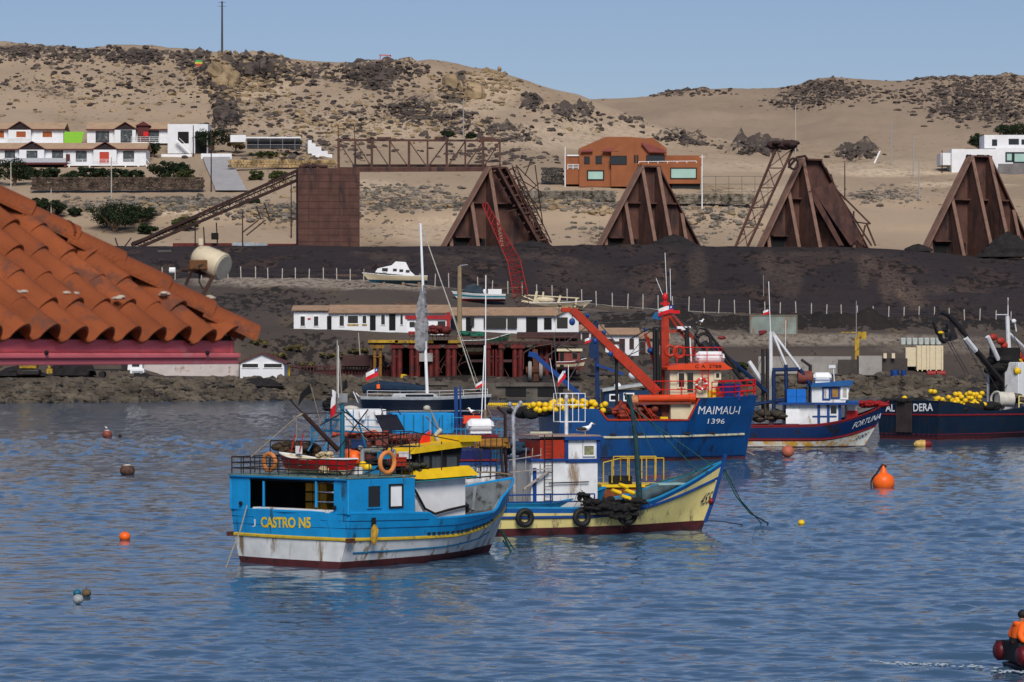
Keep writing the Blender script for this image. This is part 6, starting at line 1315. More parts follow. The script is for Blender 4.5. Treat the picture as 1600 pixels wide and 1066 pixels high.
q = onwater(1441, 698); t = thing('mooring_buoy', q, 'oval buoy, cream on the left and dark red on the right, below the patched stern', 'buoy', GB)
mb = MB(); mb.tube([(-.62, 0, .12), (-.45, 0, .16), (0, 0, .18), (.2, 0, .18)], [.12, .28, .33, .33], 12); mb.ell((-.1, 0, .4), (.12, .12, .12)); mb.build('float', mat('buoy_ochre', (.55, .36, .10), .6, .3, 3), t)
mb = MB(); mb.tube([(.2, 0, .18), (.55, 0, .17), (.7, 0, .14)], [.332, .28, .14], 12); mb.build('red_end', M_dred, t)
mb = MB(); mb.tube([(-.6, 0, .1), (-1.1, 0, .05), (-1.5, .2, .08), (-1.8, .5, .3)], .05, 5); mb.build('mooring_line', M_wirem, t)
q = onwater(1380.5, 761); k = 1/s_(1380, 761); t = thing('mooring_buoy', q, 'large bright orange cone topped buoy on open water', 'buoy', GB)
mb = MB(); mb.lathe((0, 0, 0), [(11*k, -.2), (16*k, 0), (17.4*k, 6*k), (17*k, 12*k), (14.6*k, 17*k), (10.5*k, 20*k), (6.4*k, 21.5*k), (5*k, 25*k), (3.6*k, 31*k), (1.8*k, 35*k), (0.1, 36*k)], 24); mb.build('float', M_flor, t, smooth=60)
mb = MB(); mb.tube([(1.5*k, -2*k, 33*k), (-2*k, -3*k, 35.5*k), (-7*k, -4*k, 28*k), (-12*k, -5*k, 20*k), (-17.5*k, -3*k, 14*k), (-19.5*k, 0, 8*k), (-19*k, 0, -1)], [.02, .05, .055, .05, .05, .035, .03], 6); mb.tube([(1*k, -3*k, 34*k), (4*k, -3*k, 31*k)], .05, 6); mb.build('mooring_line', M_blk, t)

# ---------------------------------------------------------------- inflatable dinghy with its helmsman at the right edge
fr = Fr(onwater(1590, 1044) + V(.55, 0, 0), R(14)); t = thing('inflatable_boat', fr, 'dark red inflatable dinghy leaving the frame at the lower right', 'dinghy')
M_hyp = mat('hypalon_red', (.10, .006, .010), .45, .2, 4); M_hypd = mat('hypalon_dark', (.025, .02, .035), .5, .2, 4)
for sd in (-1, 1):
    mb = MB(); pts = [(-.86, sd*.62, .34), (-.80, sd*.62, .34), (0, sd*.64, .36), (1.6, sd*.62, .40), (2.4, sd*.45, .48), (2.85, sd*.15, .56), (2.9, 0, .57)]; mb.tube(pts, [.15, .21, .225, .225, .22, .21, .21], 16); o = mb.build('side_tube', M_hyp, t, smooth=60)
    mb = MB(); mb.tube([(-.80, sd*.84, .30), (0, sd*.87, .32), (1.6, sd*.85, .36), (2.5, sd*.62, .44)], [.03, .035, .035, .03], 6); mb.build('rubbing_strip', mat('stripe_tan', (.25, .15, .09), .6), o)
    mb = MB(); mb.tube([(-.84, sd*.6, .55), (.2, sd*.64, .58), (1.7, sd*.6, .62)], .03, 6); mb.build('grab_line', M_black, t)
mb = MB(); mb.prism([(-.7, -.12), (2.2, -.05), (2.75, .3), (2.3, .3), (-.8, .12)], 1, -.42, .42); mb.build('hull', M_hypd, t, bevel=.03)
mb = MB(); mb.box((-.72, 0, .38), (.07, .95, .44)); mb.build('transom', M_black, t, bevel=.01); mb = MB(); mb.box((.3, 0, .40), (.3, 1.0, .05)); mb.build('thwart', M_wood, t)
mb = MB()
for i in range(44):     # foam of the wake
    u = rt.random(); p = (-1.0 - 2.2*u, .5 + 1.6*u + rt.uniform(-.35, .35), .004); mb.ell(p, (.07*rt.uniform(.3, 1.3), .05*rt.uniform(.3, 1.3), .02), 6, 4)
for i in range(24): mb.ell((-1.1 + rt.uniform(-.3, .5), -.6 + rt.uniform(-.3, .3), .004), (.05, .05, .02), 6, 4)
o = solo(mb, 'wake_foam', mat('foam', (.32, .38, .44), .6), fr, (-1.2, .5, 0), 'thin white wake foam behind the dinghy', 'foam'); o['kind'] = 'stuff'
# person: skeleton skinned into one body
pr = Fr(fr.M @ V(-.64, -.12, 0), fr.yaw); p = thing('person', pr, 'person in orange jacket and black hat sitting in the dinghy, hand on the tube', 'person')
def skin_body(name, pts, edges, radii, m, parent, sub=2):
    me = bpy.data.meshes.new(name); me.from_pydata(pts, edges, []); o = bpy.data.objects.new(name, me); COL.objects.link(o); o.parent = parent; me.materials.append(m)
    o.modifiers.new('skin', 'SKIN')
    for i, r in enumerate(radii): me.skin_vertices[0].data[i].radius = (r, r) if not isinstance(r, tuple) else r
    me.skin_vertices[0].data[0].use_root = True; s = o.modifiers.new('sub', 'SUBSURF'); s.levels = sub; s.render_levels = sub
    dg = bpy.context.evaluated_depsgraph_get(); m2 = bpy.data.meshes.new_from_object(o.evaluated_get(dg)); o.modifiers.clear(); o.data = m2
    if not m2.materials: m2.materials.append(m)
    m2.polygons.foreach_set('use_smooth', [True]*len(m2.polygons)); return o
P = [(0, 0, .50), (.03, 0, .68), (.06, 0, .88), (.08, 0, .99), (.10, 0, 1.06), (.12, 0, 1.16),      # pelvis..head
     (.06, -.19, .95), (-.06, -.30, .74), (.02, -.42, .60), (.06, .19, .95), (-.04, .27, .72), (.10, .20, .55),
     (.18, -.12, .50), (.52, -.15, .62), (.50, -.13, .22), (.62, -.13, .18), (.18, .12, .50), (.52, .15, .62), (.50, .13, .22), (.62, .13, .18)]
Ed = [(0, 1), (1, 2), (2, 3), (3, 4), (4, 5), (2, 6), (6, 7), (7, 8), (2, 9), (9, 10), (10, 11), (0, 12), (12, 13), (13, 14), (14, 15), (0, 16), (16, 17), (17, 18), (18, 19)]
Rr = [.15, .155, .16, .07, .055, .09, .075, .055, .035, .075, .055, .035, .09, .07, .05, .045, .09, .07, .05, .045]
skin_body('body', P, Ed, Rr, M_skin, p)
jm = mat('jacket_orange', (.88, .13, .008), .65, .15, 6)
skin_body('jacket', [(0, 0, .50), (.03, 0, .68), (.055, 0, .86), (.07, 0, .97), (.055, -.20, .945), (-.075, -.31, .75), (.01, -.41, .62), (.055, .20, .945), (-.05, .28, .73), (.08, .20, .57)], [(0, 1), (1, 2), (2, 3), (2, 4), (4, 5), (5, 6), (2, 7), (7, 8), (8, 9)], [.175, .18, .19, .10, .105, .09, .065, .105, .085, .06], jm, p)
mb = MB(); mb.torus((.04, 0, 1.0), .10, .05, 'z', 14, 6); mb.build('collar', jm, p, smooth=60)
mb = MB(); mb.slab([(.14, -.15, .97), (.17, -.04, .99), (.20, -.05, .90), (.18, -.15, .90)], .02); mb.build('reflective_patch', M_cleanw, p, smooth=0)
mb = MB(); mb.tube([(0, 0, .58), (.02, 0, .66)], [.20, .205], 14); mb.build('waist_belt', M_black, p, smooth=60)
mb = MB(); mb.ell((.12, 0, 1.20), (.115, .10, .10), 14, 9); mb.tube([(.10, 0, 1.19), (.26, 0, 1.17)], [.09, .07], 10); mb.build('hat', M_black, p, smooth=60)
mb = MB(); mb.ell((.215, 0, 1.12), (.022, .016, .025), 8, 6); mb.ell((.20, .035, 1.145), (.014, .014, .01), 8, 6); mb.ell((.20, -.035, 1.145), (.014, .014, .01), 8, 6); mb.build('face_features', mat('skin_dark', (.16, .07, .045), .6), p, smooth=60)
skin_body('trousers', [(0, 0, .50), (.18, -.12, .49), (.53, -.15, .62), (.50, -.13, .26), (.18, .12, .49), (.53, .15, .62), (.50, .13, .26)], [(0, 1), (1, 2), (2, 3), (0, 4), (4, 5), (5, 6)], [.16, .105, .085, .065, .105, .085, .065], mat('trousers_black', (.015, .015, .018), .8), p)
for sd, hp in ((-1, V(.03, -.44, .585)), (1, V(.12, .20, .54))):
    pts = [tuple(hp), tuple(hp + V(.05, -.01*sd*0, -.015))]; ed = [(0, 1)]; rr_ = [.026, .03]
    for i in range(4):
        y = -.027 + i*.018; k = len(pts); b = hp + V(.075, y, -.02); ln = (.030, .036, .034, .026)[i]
        pts += [tuple(b), tuple(b + V(ln, 0, -.012)), tuple(b + V(ln*1.5, 0, -.038))]; ed += [(1, k), (k, k+1), (k+1, k+2)]; rr_ += [.010, .009, .008]
    k = len(pts); b = hp + V(.03, .035*-sd, -.01); pts += [tuple(b), tuple(b + V(.03, .015*-sd, -.015))]; ed += [(0, k), (k, k+1)]; rr_ += [.011, .009]
    skin_body('hand', pts, ed, rr_, M_skin, p, 1)
# ---------------------------------------------------------------- harbour side
def site(name, px, Y, label, cat, group=None, yaw=0.0, py=None):
    loc = G(px, Y) if py is None else W(px, py, Y); fr = Fr(loc, yaw); return thing(name, fr, label, cat, group), fr
def fbox(mb, fr, x0, x1, y0, y1, depth, front=0.0):
    """box whose front face covers the picture rectangle, reaching back by depth"""
    a = fr.hit(1, front, x0, y0); b = fr.hit(1, front, x1, y1)
    return mb.box(((a.x + b.x)/2, front + depth/2, (a.z + b.z)/2), (abs(b.x - a.x), depth, abs(b.z - a.z)))
def P_(fr, px, py, y=0.0): return fr.hit(1, y, px, py)
def wins(t, fr, lst, m=M_glass, mf=None, front=0.0, name='window', d=.12, fw=.12):
    for (a, b, c, e) in lst: pane(t, fr, 1, front, a, b, c, e, m, mf, fw, d, name=name)
M_roofb = mat('tan_roofing', (.34, .22, .14), .85, .2, .6, (.22, .13, .09), .3, .8); M_stone = mat('stone_wall', (.14, .11, .085), .95, .6, 1.6, (.05, .04, .035), .35, 1.4, bump=1, bscale=2)
M_pole = mat('pole_wood', (.28, .21, .12), .85, .2, 2); M_conc = mat('concrete', (.30, .28, .26), .9, .2, .5, (.16, .14, .13), .3, .8); M_fpost = mat('pale_post', (.42, .39, .35), .8, .2, 1)
M_girder = mat('red_girder', (.12, .016, .014), .7, .4, .8, (.05, .02, .018), .4, 1.0); M_ygird = mat('yellow_edge', (.42, .26, .02), .7, .5, .8, (.06, .04, .03), .4, 2)
# long white workshop
t, fr = site('workshop', 580, 522, 'long low white workshop with tan roof and many dark windows, left stretch', 'building', 'harbour buildings')
mb = MB(); fbox(mb, fr, 459, 574, 487, 524, 9); fbox(mb, fr, 574, 693, 489, 524, 9); mb.build('wall', M_housew, t, smooth=0)
def roof_slab(t, fr, x0, x1, ye, yr, dp, ov=.6, th=.15, name='roof', m=M_roofb):
    mb = MB(); a = P_(fr, x0, ye, -ov); b = P_(fr, x1, ye, -ov); c = P_(fr, x0, yr, dp); d = P_(fr, x1, yr, dp); c.x, d.x = a.x, b.x
    mb.slab([a, b, d, c], th); e = P_(fr, x0, ye + 2, dp*2 + ov); mb.slab([c, d, V(d.x, dp*2 + ov, a.z), V(c.x, dp*2 + ov, a.z)], th); return mb.build(name, m, t, smooth=0)
roof_slab(t, fr, 455, 513, 485, 478, 4.5); roof_slab(t, fr, 513, 703, 489, 477, 4.5)
wins(t, fr, [(469, 494, 477, 510), (490, 494, 498, 510), (530, 493, 538, 510), (543, 493, 560, 506), (566, 493, 573, 506), (595, 491, 602, 508), (625, 490, 630, 508)], mf=M_cleanw)
wins(t, fr, [(511, 494, 518, 517), (578, 493, 587, 516), (608, 491, 618, 516)], name='door', m=M_dark)
wins(t, fr, [(543, 506, 560, 509), (566, 506, 573, 509)], m=M_ygird, name='window_box')
mb = MB(); mb.box(P_(fr, 483, 498, -.1), (.5, .1, .2)); mb.build('red_plate', M_red, t)
t, fr = site('workshop', 805, groundY(805, 522), 'long white workshop with tan roof and gable end, right stretch behind the slipway', 'building', 'harbour buildings')
mb = MB(); fbox(mb, fr, 703, 868, 494, 526, 8); a = P_(fr, 868, 526); b = P_(fr, 904, 526); mb.prism([(a.x, a.z), (b.x, b.z), (b.x, P_(fr, 904, 497).z), (P_(fr, 886, 488).x, P_(fr, 886, 487).z), (a.x, P_(fr, 868, 494).z)], 1, -.3, 8.2); mb.build('wall', M_housew, t, smooth=0)
roof_slab(t, fr, 703, 872, 493, 481, 4.2); wins(t, fr, [(870, 496, 887, 513), (756, 496, 791, 513), (793, 496, 808, 513), (735, 495, 741, 510), (704, 496, 720, 515)], front=-.3, mf=None); wins(t, fr, [(728, 496, 737, 518), (822, 496, 840, 522), (850, 497, 862, 515)], m=M_dark, name='door')
mb = MB(); a = P_(fr, 866, 494, -1); b = P_(fr, 905, 495, -1); c = P_(fr, 888, 482, -1); mb.slab([a, c, c + V(0, 9, 0), a + V(0, 9, 0)], .2); mb.slab([c, b, b + V(0, 9, 0), c + V(0, 9, 0)], .2); mb.build('gable_roof', M_roofb, t, smooth=0)
# huts to the right
for (x0, x1, yt, ye, yb, Y, l, ws) in ((893, 945, 508, 517, 536, 512, 'small pink and white hut below the gable end of the workshop', [(900, 521, 907, 533), (910, 521, 920, 534), (924, 523, 936, 534)]), (944, 1000, 513, 523, 556, 510, 'white shed on stilts behind the red boom', [(950, 530, 958, 545), (968, 530, 976, 550), (984, 530, 990, 545)]), (990, 1048, 520, 529, 556, 508, 'grey shed with flat tan roof left of the red mast', [(1000, 535, 1008, 550), (1020, 534, 1030, 550)])):
    Y = groundY((x0 + x1)/2, yb); t, fr = site('harbour_shed', (x0 + x1)/2, Y, l, 'shed', 'harbour buildings'); mb = MB(); fbox(mb, fr, x0 + 2, x1 - 2, ye, yb, 5); mb.build('wall', M_housew if 'grey' not in l else M_conc, t, smooth=0); roof_slab(t, fr, x0, x1, ye, yt, 3); wins(t, fr, ws, mf=M_girder)
# gabled white boathouse and long pink-white wall on the left
t, fr = site('boathouse', 410, 484, 'small white gabled boathouse with two strip windows on the quay', 'building', 'harbour buildings')
mb = MB(); X = lambda px: P_(fr, px, 590).x; Z = lambda py: P_(fr, 410, py).z; mb.prism([(X(375), Z(600)), (X(444), Z(600)), (X(444), Z(566)), (X(409), Z(553)), (X(375), Z(566))], 1, 0, 9); mb.build('wall', M_housew, t, smooth=0)
mb = MB()
for a, b in (((370, 568), (409, 552)), ((448, 568), (409, 552))): p, q = P_(fr, *a, -.4), P_(fr, *b, -.4); mb.slab([p, q, q + V(0, 10, 0), p + V(0, 10, 0)], .22)
mb.build('roof', mat('roof_redbrown', (.10, .035, .03), .8, .3, 1), t, smooth=0); wins(t, fr, [(378, 568, 404, 575), (412, 568, 441, 575)], mf=M_cleanw)
t, fr = site('boundary_wall', 190, 489, 'long pinkish white block wall along the left quay', 'wall')
mb = MB(); a = P_(fr, -60, 566); b = P_(fr, 374, 566); zb = P_(fr, 190, 601).z; n_ = 14; w = (b.x - a.x)/n_
for i in range(n_): mb.box((a.x + w*(i + .5), 0, (a.z + zb)/2 - .05*(i % 2)), (w - .08, .3, a.z - zb)); mb.box((a.x + w*i, -.02, (a.z + zb)/2), (.3, .5, a.z - zb + .1))
mb.build('wall_panels', mat('pink_block', (.52, .46, .44), .9, .15, .6, (.32, .25, .22), .3, .6, bump=.5, bscale=1.5), t, smooth=0)
# truck
t, fr = site('flatbed_truck', 185, 478, 'white cab flatbed truck with a crane parked on the quay', 'truck', yaw=0)
z0 = 0.0; mb = MB(); mb.box((2.6, 0, 1.75), (2.3, 2.1, 1.35), taper=.9); mb.box((2.9, 0, .95), (2.1, 2.15, .75)); mb.build('cab', M_cleanw, t, smooth=0, bevel=.08)
mb = MB(); mb.box((2.7, -1.03, 1.95), (1.1, .06, .65)); mb.box((3.72, 0, 1.9), (.1, 1.8, .7)); mb.build('windscreen', M_glass, t, smooth=0)
mb = MB(); mb.box((-1.6, 0, 1.15), (5.6, 2.1, .25)); mb.box((1.0, 0, 1.7), (.9, 1.9, 1.5)); mb.bar((.6, 0, 1.8), (-.3, 0, 3.2), .3); mb.build('flatbed', M_blk, t, smooth=0)
for x in (2.9, -2.4): 
    for y in (-.95, .95): mb = MB(); mb.tube([(x, y - .14, .48), (x, y + .14, .48)], .48, 14); mb.build('wheel', M_black, t)
mb = MB(); mb.box((3.0, -1.1, .85), (1.6, .05, .3)); mb.box((3.95, 0, .75), (.1, 1.9, .3)); mb.build('bumper', M_grey, t, smooth=0)
# excavator and black heaps at far left
t, fr = site('excavator', 45, 474, 'yellow digging machine at the left end of the quay, under the roof', 'excavator')
mb = MB(); mb.box((0, 0, 1.9), (2.6, 2, 1.3)); mb.box((-.6, 0, 2.9), (1.2, 1.4, 1.2)); mb.build('body', M_ygird, t, bevel=.1)
mb = MB(); mb.box((0, 0, .7), (3.4, 2.3, .9)); mb.build('tracks', M_blk, t, bevel=.2); mb = MB(); mb.bar((1, -.6, 2), (2.4, -.6, 3.4), .35); mb.bar((2.4, -.6, 3.4), (3.2, -.6, 1.3), .3); mb.box((3.2, -.6, .9), (.8, .9, .7)); mb.build('digging_arm', M_ygird, t, smooth=0)
def heap(px, Y, w, hgt, m, label, cat='heap', seed=1, flat=.0):
    t = G(px, Y, -.1); rr = random.Random(seed); mb = MB(); n = 18; rows = []
    for i in range(7):
        u = i/6; r = w/2*(1 - u)**(.8) + flat*w/2*(1-u*.3)*(u < 1)
        rows.append([V(r*(1 + rr.uniform(-.15, .15))*math.cos(2*math.pi*j/n), r*(1 + rr.uniform(-.15, .15))*math.sin(2*math.pi*j/n)*.6, hgt*u*(1 + rr.uniform(-.08, .08))) for j in range(n)])
    mb.grid(rows, closed=True); o = mb.build(cat.replace(' ', '_'), m, smooth=0); o.location = t; return tag(o, label, cat)
M_ore = mat('black_ore', (.017, .014, .015), .95, .5, 1.5, bump=1, bscale=2)
heap(112, 480, 6.2, 4.4, M_ore, 'steep black ore heap against the pinkish wall', flat=.3); heap(30, 476, 9, 1.6, M_ore, 'low black ore heap at the left end of the quay', seed=2); heap(225, 476, 5, .9, M_ore, 'low dark rubble heap right of the truck', seed=5); heap(405, 478, 5.6, 1.3, M_ore, 'pile of old timbers and nets before the white boathouse', seed=8, flat=.4)
# slipway structure with red columns
t, fr = site('slipway_trestle', 700, 500, 'raised slipway platform on dark red columns with yellow edges', 'slipway')
for i, px in enumerate((590, 620, 648, 678, 705, 768, 778, 809, 850)):
    mb = MB(); p = P_(fr, px, 538); q = P_(fr, px, 597)
    for dx in (-.45, .45): mb.tube([(p.x + dx, 0, p.z), (p.x + dx, 0, q.z)], .42 if px > 600 else .25, 8)
    mb.box((p.x, 0, p.z - .4), (2.2, 1.2, .5)); mb.box((p.x, 0, (p.z + q.z)/2 + 1), (1.4, .6, .2)); mb.build('column', M_girder if px > 600 else mat('yellow_old', (.24, .12, .02), .8, .4, 1, RUST, .4, 1), t)
mb = MB(); 
for a, b, y in ((575, 622, 533.5), (617, 700, 534), (677, 720, 534)): p, q = P_(fr, a, y, -.6), P_(fr, b, y, -.6); mb.bar(p, q, .4, .45)
mb.build('yellow_edge', M_ygird, t, smooth=0)
mb = MB(); p, q = P_(fr, 575, 536), P_(fr, 975, 536); mb.box(((p.x + q.x)/2, 4, p.z), (q.x - p.x, 8, .5)); p, q = P_(fr, 808, 524), P_(fr, 905, 524); mb.box(((p.x + q.x)/2, 3, p.z), (q.x - p.x, 6, 1.0)); fbox(mb, fr, 535, 600, 555, 572, 2, 3); fbox(mb, fr, 735, 800, 562, 566, 4); mb.build('platform', mat('platform_brown', (.065, .032, .03), .9, .4, .5, (.03, .02, .02), .4, 1), t, smooth=0)
mb = MB(); rr = random.Random(6)
for i in range(34):
    x = 580 + rr.random()*310; y = 540 + rr.random()*30; mb.tube([P_(fr, x, y, 1.5), P_(fr, x + rr.uniform(-30, 30), y + rr.uniform(8, 34), 1.5)], .07, 4)
for x in range(640, 900, 9): mb.tube([P_(fr, x, 536, -.4), P_(fr, x, 526, -.4)], .05, 4)
mb.tube([P_(fr, 640, 526, -.4), P_(fr, 899, 526, -.4)], .06, 4); mb.build('bracing', mat('brace_rust', (.10, .04, .03), .8, .3, 1), t)
mb = MB()
for x in range(455, 620, 5): mb.tube([P_(fr, x, 571, 4), P_(fr, x, 596, 4)], .10, 4)
mb.tube([P_(fr, 455, 573, 4), P_(fr, 620, 573, 4)], .12, 4); fbox(mb, fr, 450, 618, 578, 597, .2, 4.6); mb.build('back_fence', mat('maroon_fence', (.085, .028, .028), .85, .4, .8), t)
mb = MB(); fbox(mb, fr, 600, 910, 599, 628, 14, -13); fbox(mb, fr, 640, 700, 597, 602, 2, -13.3); fbox(mb, fr, 775, 905, 598, 604, 2, -13.4); mb.build('quay_wall', mat('quay_conc', (.10, .085, .07), .9, .5, .5, (.04, .035, .03), .4, 1, bump=1, bscale=2), t, smooth=0)
wins(t, fr, [(790, 606, 822, 620), (840, 606, 880, 620), (650, 606, 690, 622), (720, 608, 760, 622)], m=M_dark, front=-13, name='culvert', d=.1)
mb = MB(); fbox(mb, fr, 612, 900, 543, 598, .5, 7); mb.build('shade_backing', mat('shade_brown', (.022, .015, .013), .9, .6, .3, (.06, .03, .025), .25, .5), t, smooth=0)  # dark sheet added in place of the shade behind the columns
mb = MB(); fbox(mb, fr, 655, 676, 552, 565, .6, -1); mb.build('white_board', M_conc, t)
# boats laid up
def landboat(px0, px1, pyw, pys, Y, bands, label, beam=1.3, yaw=0, cabins=(), top=None, zk=.4, flip=1, name='motor_boat'):
    Y = groundY((px0 + px1)/2, pyw + 2) if Y > 540 else Y
    fr = Fr(W(px0 if flip > 0 else px1, pyw, Y), R(yaw) if flip > 0 else R(180 + yaw)); t = thing(name, fr, label, 'boat', 'boats laid up on land'); L = (px1 - px0)/F*Y
    hgt = (pyw - pys)/F*Y; h = Hull(L, .1, L*.84, None, [(0, beam), (.4, beam*1.05), (.75, beam*.7), (1, .04)], [(0, hgt*.8), (.5, hgt*.84), (1, hgt*1.2)], keel=-.1, P0=.3, P1=.8, rnd=.03)
    ks = [-.1] + [(lambda s, f=f: h.zs(s)*f) for f in np.linspace(0, 1, len(bands) + 1)[1:-1]] + [lambda s: 9]
    h.build(t, ks, bands, lambda s: h.zs(s)*.7, M_grey, M_grey, M_cleanw, n=20, cap_r=.05); return t, fr, h, L
t, fr, h, L = landboat(566, 668, 442, 429, 560, [mat('hull_petrol', (.01, .06, .10), .5), M_ivory, M_ivory], 'white cabin cruiser laid up at the top of the yard', 1.5, 2, flip=-1)
X = lambda px: fr.hit(1, 0, px, 430).x; Z = lambda py, px=610: fr.hit(1, 0, px, py).z
mb = MB(); mb.prism([(X(646), Z(432)), (X(586), Z(426)), (X(590), Z(420)), (X(612), Z(415)), (X(618), Z(409)), (X(634), Z(410)), (X(641), Z(424)), (X(648), Z(430))], 1, -1.15, 1.15); mb.build('cabin', M_cleanw, t, smooth=0, bevel=.05)
for a in ((597, 419, 606, 424), (614, 420, 620, 424), (624, 421, 630, 425), (634, 422, 640, 426)):
    pane(t, fr, 1, 1.17, *a, M_glass, None, out=1)
mb = MB(); mb.slab([V(X(619), -1, Z(408)), V(X(619), 1, Z(408)), V(X(622), 1, Z(402)), V(X(622), -1, Z(402))], .1); mb.build('windscreen', M_glass, t)
mb = MB()
for a, b in (((600, 420), (618, 399)), ((618, 399), (636, 400)), ((636, 400), (640, 425)), ((604, 422), (624, 400))): 
    for y in (-1, 1): mb.tube([fr.hit(1, y, *a), fr.hit(1, y, *b)], .05, 4)
railing(mb, [h.P(.98, h.zs(1), 1), h.P(.8, h.zs(.8), 1), h.P(.65, h.zs(.65), 1)], .8, .03, 2, .8); mb.build('canopy_frame', M_blk, t)
mb = MB()
for px in (600, 630, 655): p = fr.hit(1, 0, px, 441); mb.box((p.x, 0, -.5), (.5, 2.2, 1.2))
mb.build('cradle', M_wood, t, smooth=0)
t, fr, h, L = landboat(706, 790, 470, 458, 552, [M_dred, M_cleanw, mat('aqua_stripe', (.02, .28, .36), .5), M_cleanw], 'white motor boat with aqua stripe, bow to the left', 1.3, 1, flip=-1)
X = lambda px: fr.hit(1, 0, px, 460).x; Z = lambda py: fr.hit(1, 0, 750, py).z
mb = MB(); mb.prism([(X(757), Z(461)), (X(722), Z(456)), (X(728), Z(447)), (X(743), Z(444)), (X(752), Z(449))], 1, -1, 1); mb.build('canopy', mat('canopy_blue', (.03, .05, .07), .4, .3, 1), t, bevel=.1)
mb = MB(); mb.box((X(773), 0, Z(456)), (2.4, 1.8, .9)); mb.ell((X(757), -.3, Z(457)), (.35, .3, .6)); mb.build('engine_cover', M_cleanw, t, bevel=.05)
t, fr, h, L = landboat(812, 925, 482, 472, 548, [M_ivory, mat('beige', (.42, .36, .26), .7, .3, 1, (.2, .16, .12), .3, 2)], 'wrecked beige boat hull piled with broken frames', 1.4, -2)
mb = MB()
for a, b, w in (((820, 461), (905, 466), .18), ((834, 476), (839, 455), .4), ((848, 470), (849, 456), .3), ((870, 480), (876, 462), .4), ((898, 480), (901, 466), .35), ((815, 470), (900, 486), .35), ((850, 480), (890, 488), .5), ((818, 463), (860, 480), .2)): mb.bar(fr.hit(1, -.6, *a), fr.hit(1, -.6, *b), w)
mb.ell(fr.hit(1, 0, 851, 469), (1.9, 1, .7)); mb.build('broken_frames', M_ivory, t, smooth=0)
mb = MB(); rr = random.Random(8); lumps(mb, fr.hit(1, .5, 865, 478), (5, 1, .5), 26, .7, rr); mb.build('debris', mat('debris', (.30, .26, .2), .9, .6, 1.5, GRIME, .4, 2), t)
t, fr, h, L = landboat(722, 797, 555, 527, 503, [mat('hull_brown', (.09, .045, .03), .8, .5, .8, RUST, .5, 1), mat('hull_stained_cream', (.50, .42, .25), .7, .4, 1, (.35, .15, .03), .45, 1.4), mat('hull_dkbrown', (.05, .03, .028), .8, .4, 1), mat('hull_green', (.01, .08, .045), .6)], 'green and cream wooden hull hauled out on the slipway', 1.8, 0, flip=1, name='hauled_boat')
mb = MB(); lumps(mb, (2, -.4, 3.0), (2, .6, .5), 14, .5, random.Random(1)); mb.build('deck_clutter', mat('green_tarp', (.01, .10, .06), .8, .4, 1), t)
t, fr = site('hauled_boat', 672, 499, 'red and white trawler cabin standing on the slipway behind the tattered sail', 'boat', 'boats laid up on land', py=534)
mb = MB(); fbox(mb, fr, 636, 702, 499, 518, 3); mb.build('cabin', M_cleanw, t, smooth=0); mb = MB(); fbox(mb, fr, 633, 705, 493, 499, 4, -.3); fbox(mb, fr, 638, 700, 518, 522, 3.2, -.2); fbox(mb, fr, 698, 703, 488, 520, .5, -.4); mb.build('red_trim', mat('cab_red', (.35, .015, .02), .6, .3, 1), t, smooth=0)
wins(t, fr, [(640, 503, 648, 511), (652, 503, 662, 511), (684, 502, 696, 512)]); mb = MB()
for x in range(640, 702, 6): mb.tube([P_(fr, x, 518, -.4), P_(fr, x, 532, -.4)], .06, 4)
mb.tube([P_(fr, 638, 524, -.4), P_(fr, 702, 524, -.4)], .06, 4); lumps(mb, P_(fr, 685, 520, -1), (1.5, .5, .8), 16, .6, random.Random(2)); mb.build('side_rails', M_girder, t)
t, fr, h, L = landboat(868, 916, 577, 563, 494, [mat('hull_redbrown', (.16, .05, .035), .8, .4, 1), M_ivory, mat('hull_brick', (.20, .055, .04), .8, .3, 1)], 'small brick red cabin boat on the quay behind the white cage', 1.2, 0, flip=1, name='hauled_boat')
mb = MB(); fbox(mb, fr, 873, 906, 549, 565, 2, -1); mb.build('cabin', mat('cab_brick', (.20, .05, .04), .8, .3, 1), t, smooth=0); mb = MB(); fbox(mb, fr, 870, 910, 545, 549, 3, -1.3); mb.build('cabin_roof', M_ivory, t, smooth=0); wins(t, fr, [(895, 552, 902, 560), (875, 550, 881, 576)], front=-1, m=M_dark)
# red lattice crane
def lattice(mb, a, b, wa, wb, r, n=10, depth=None):
    a, b = Vector(a), Vector(b); d = (b - a).normalized(); u = d.cross(V(0, 1, 0)).normalized(); v = d.cross(u).normalized()
    cs = lambda t: [a + (b - a)*t + (u*su + v*sv)*((wa + (wb - wa)*t)/2) for su, sv in ((-1, -1), (1, -1), (1, 1), (-1, 1))]
    for k in range(4): mb.tube([cs(0)[k], cs(1)[k]], r, 4)
    for i in range(n):
        p, q = cs(i/n), cs((i + 1)/n)
        for k in range(4): mb.tube([p[k], q[(k + 1) % 4]], r*.6, 3); mb.tube([p[k], p[(k + 1) % 4]], r*.6, 3)
t, fr = site('lattice_crane', 812, 540, 'bright red lattice crane boom leaning left in front of the ore bank', 'crane')
M_crr = mat('crane_red', (.26, .016, .014), .7, .3, 1); mb = MB(); lattice(mb, P_(fr, 757, 318), P_(fr, 803, 408), .8, 2.1, .11, 12); lattice(mb, P_(fr, 803, 408), P_(fr, 814, 463), 2.1, 2.4, .11, 6); mb.build('boom', M_crr, t)
mb = MB(); lattice(mb, P_(fr, 812, 462), P_(fr, 840, 530), 2.2, 1.2, .06, 9); mb.build('lower_mast', mat('crane_dark', (.05, .02, .02), .8), t); mb = MB(); mb.tube([P_(fr, 757, 318), P_(fr, 800, 450, 3)], .03, 3); mb.box(P_(fr, 828, 524, 1), (5, 3, 2.6)); mb.build('machinery', M_girder, t)
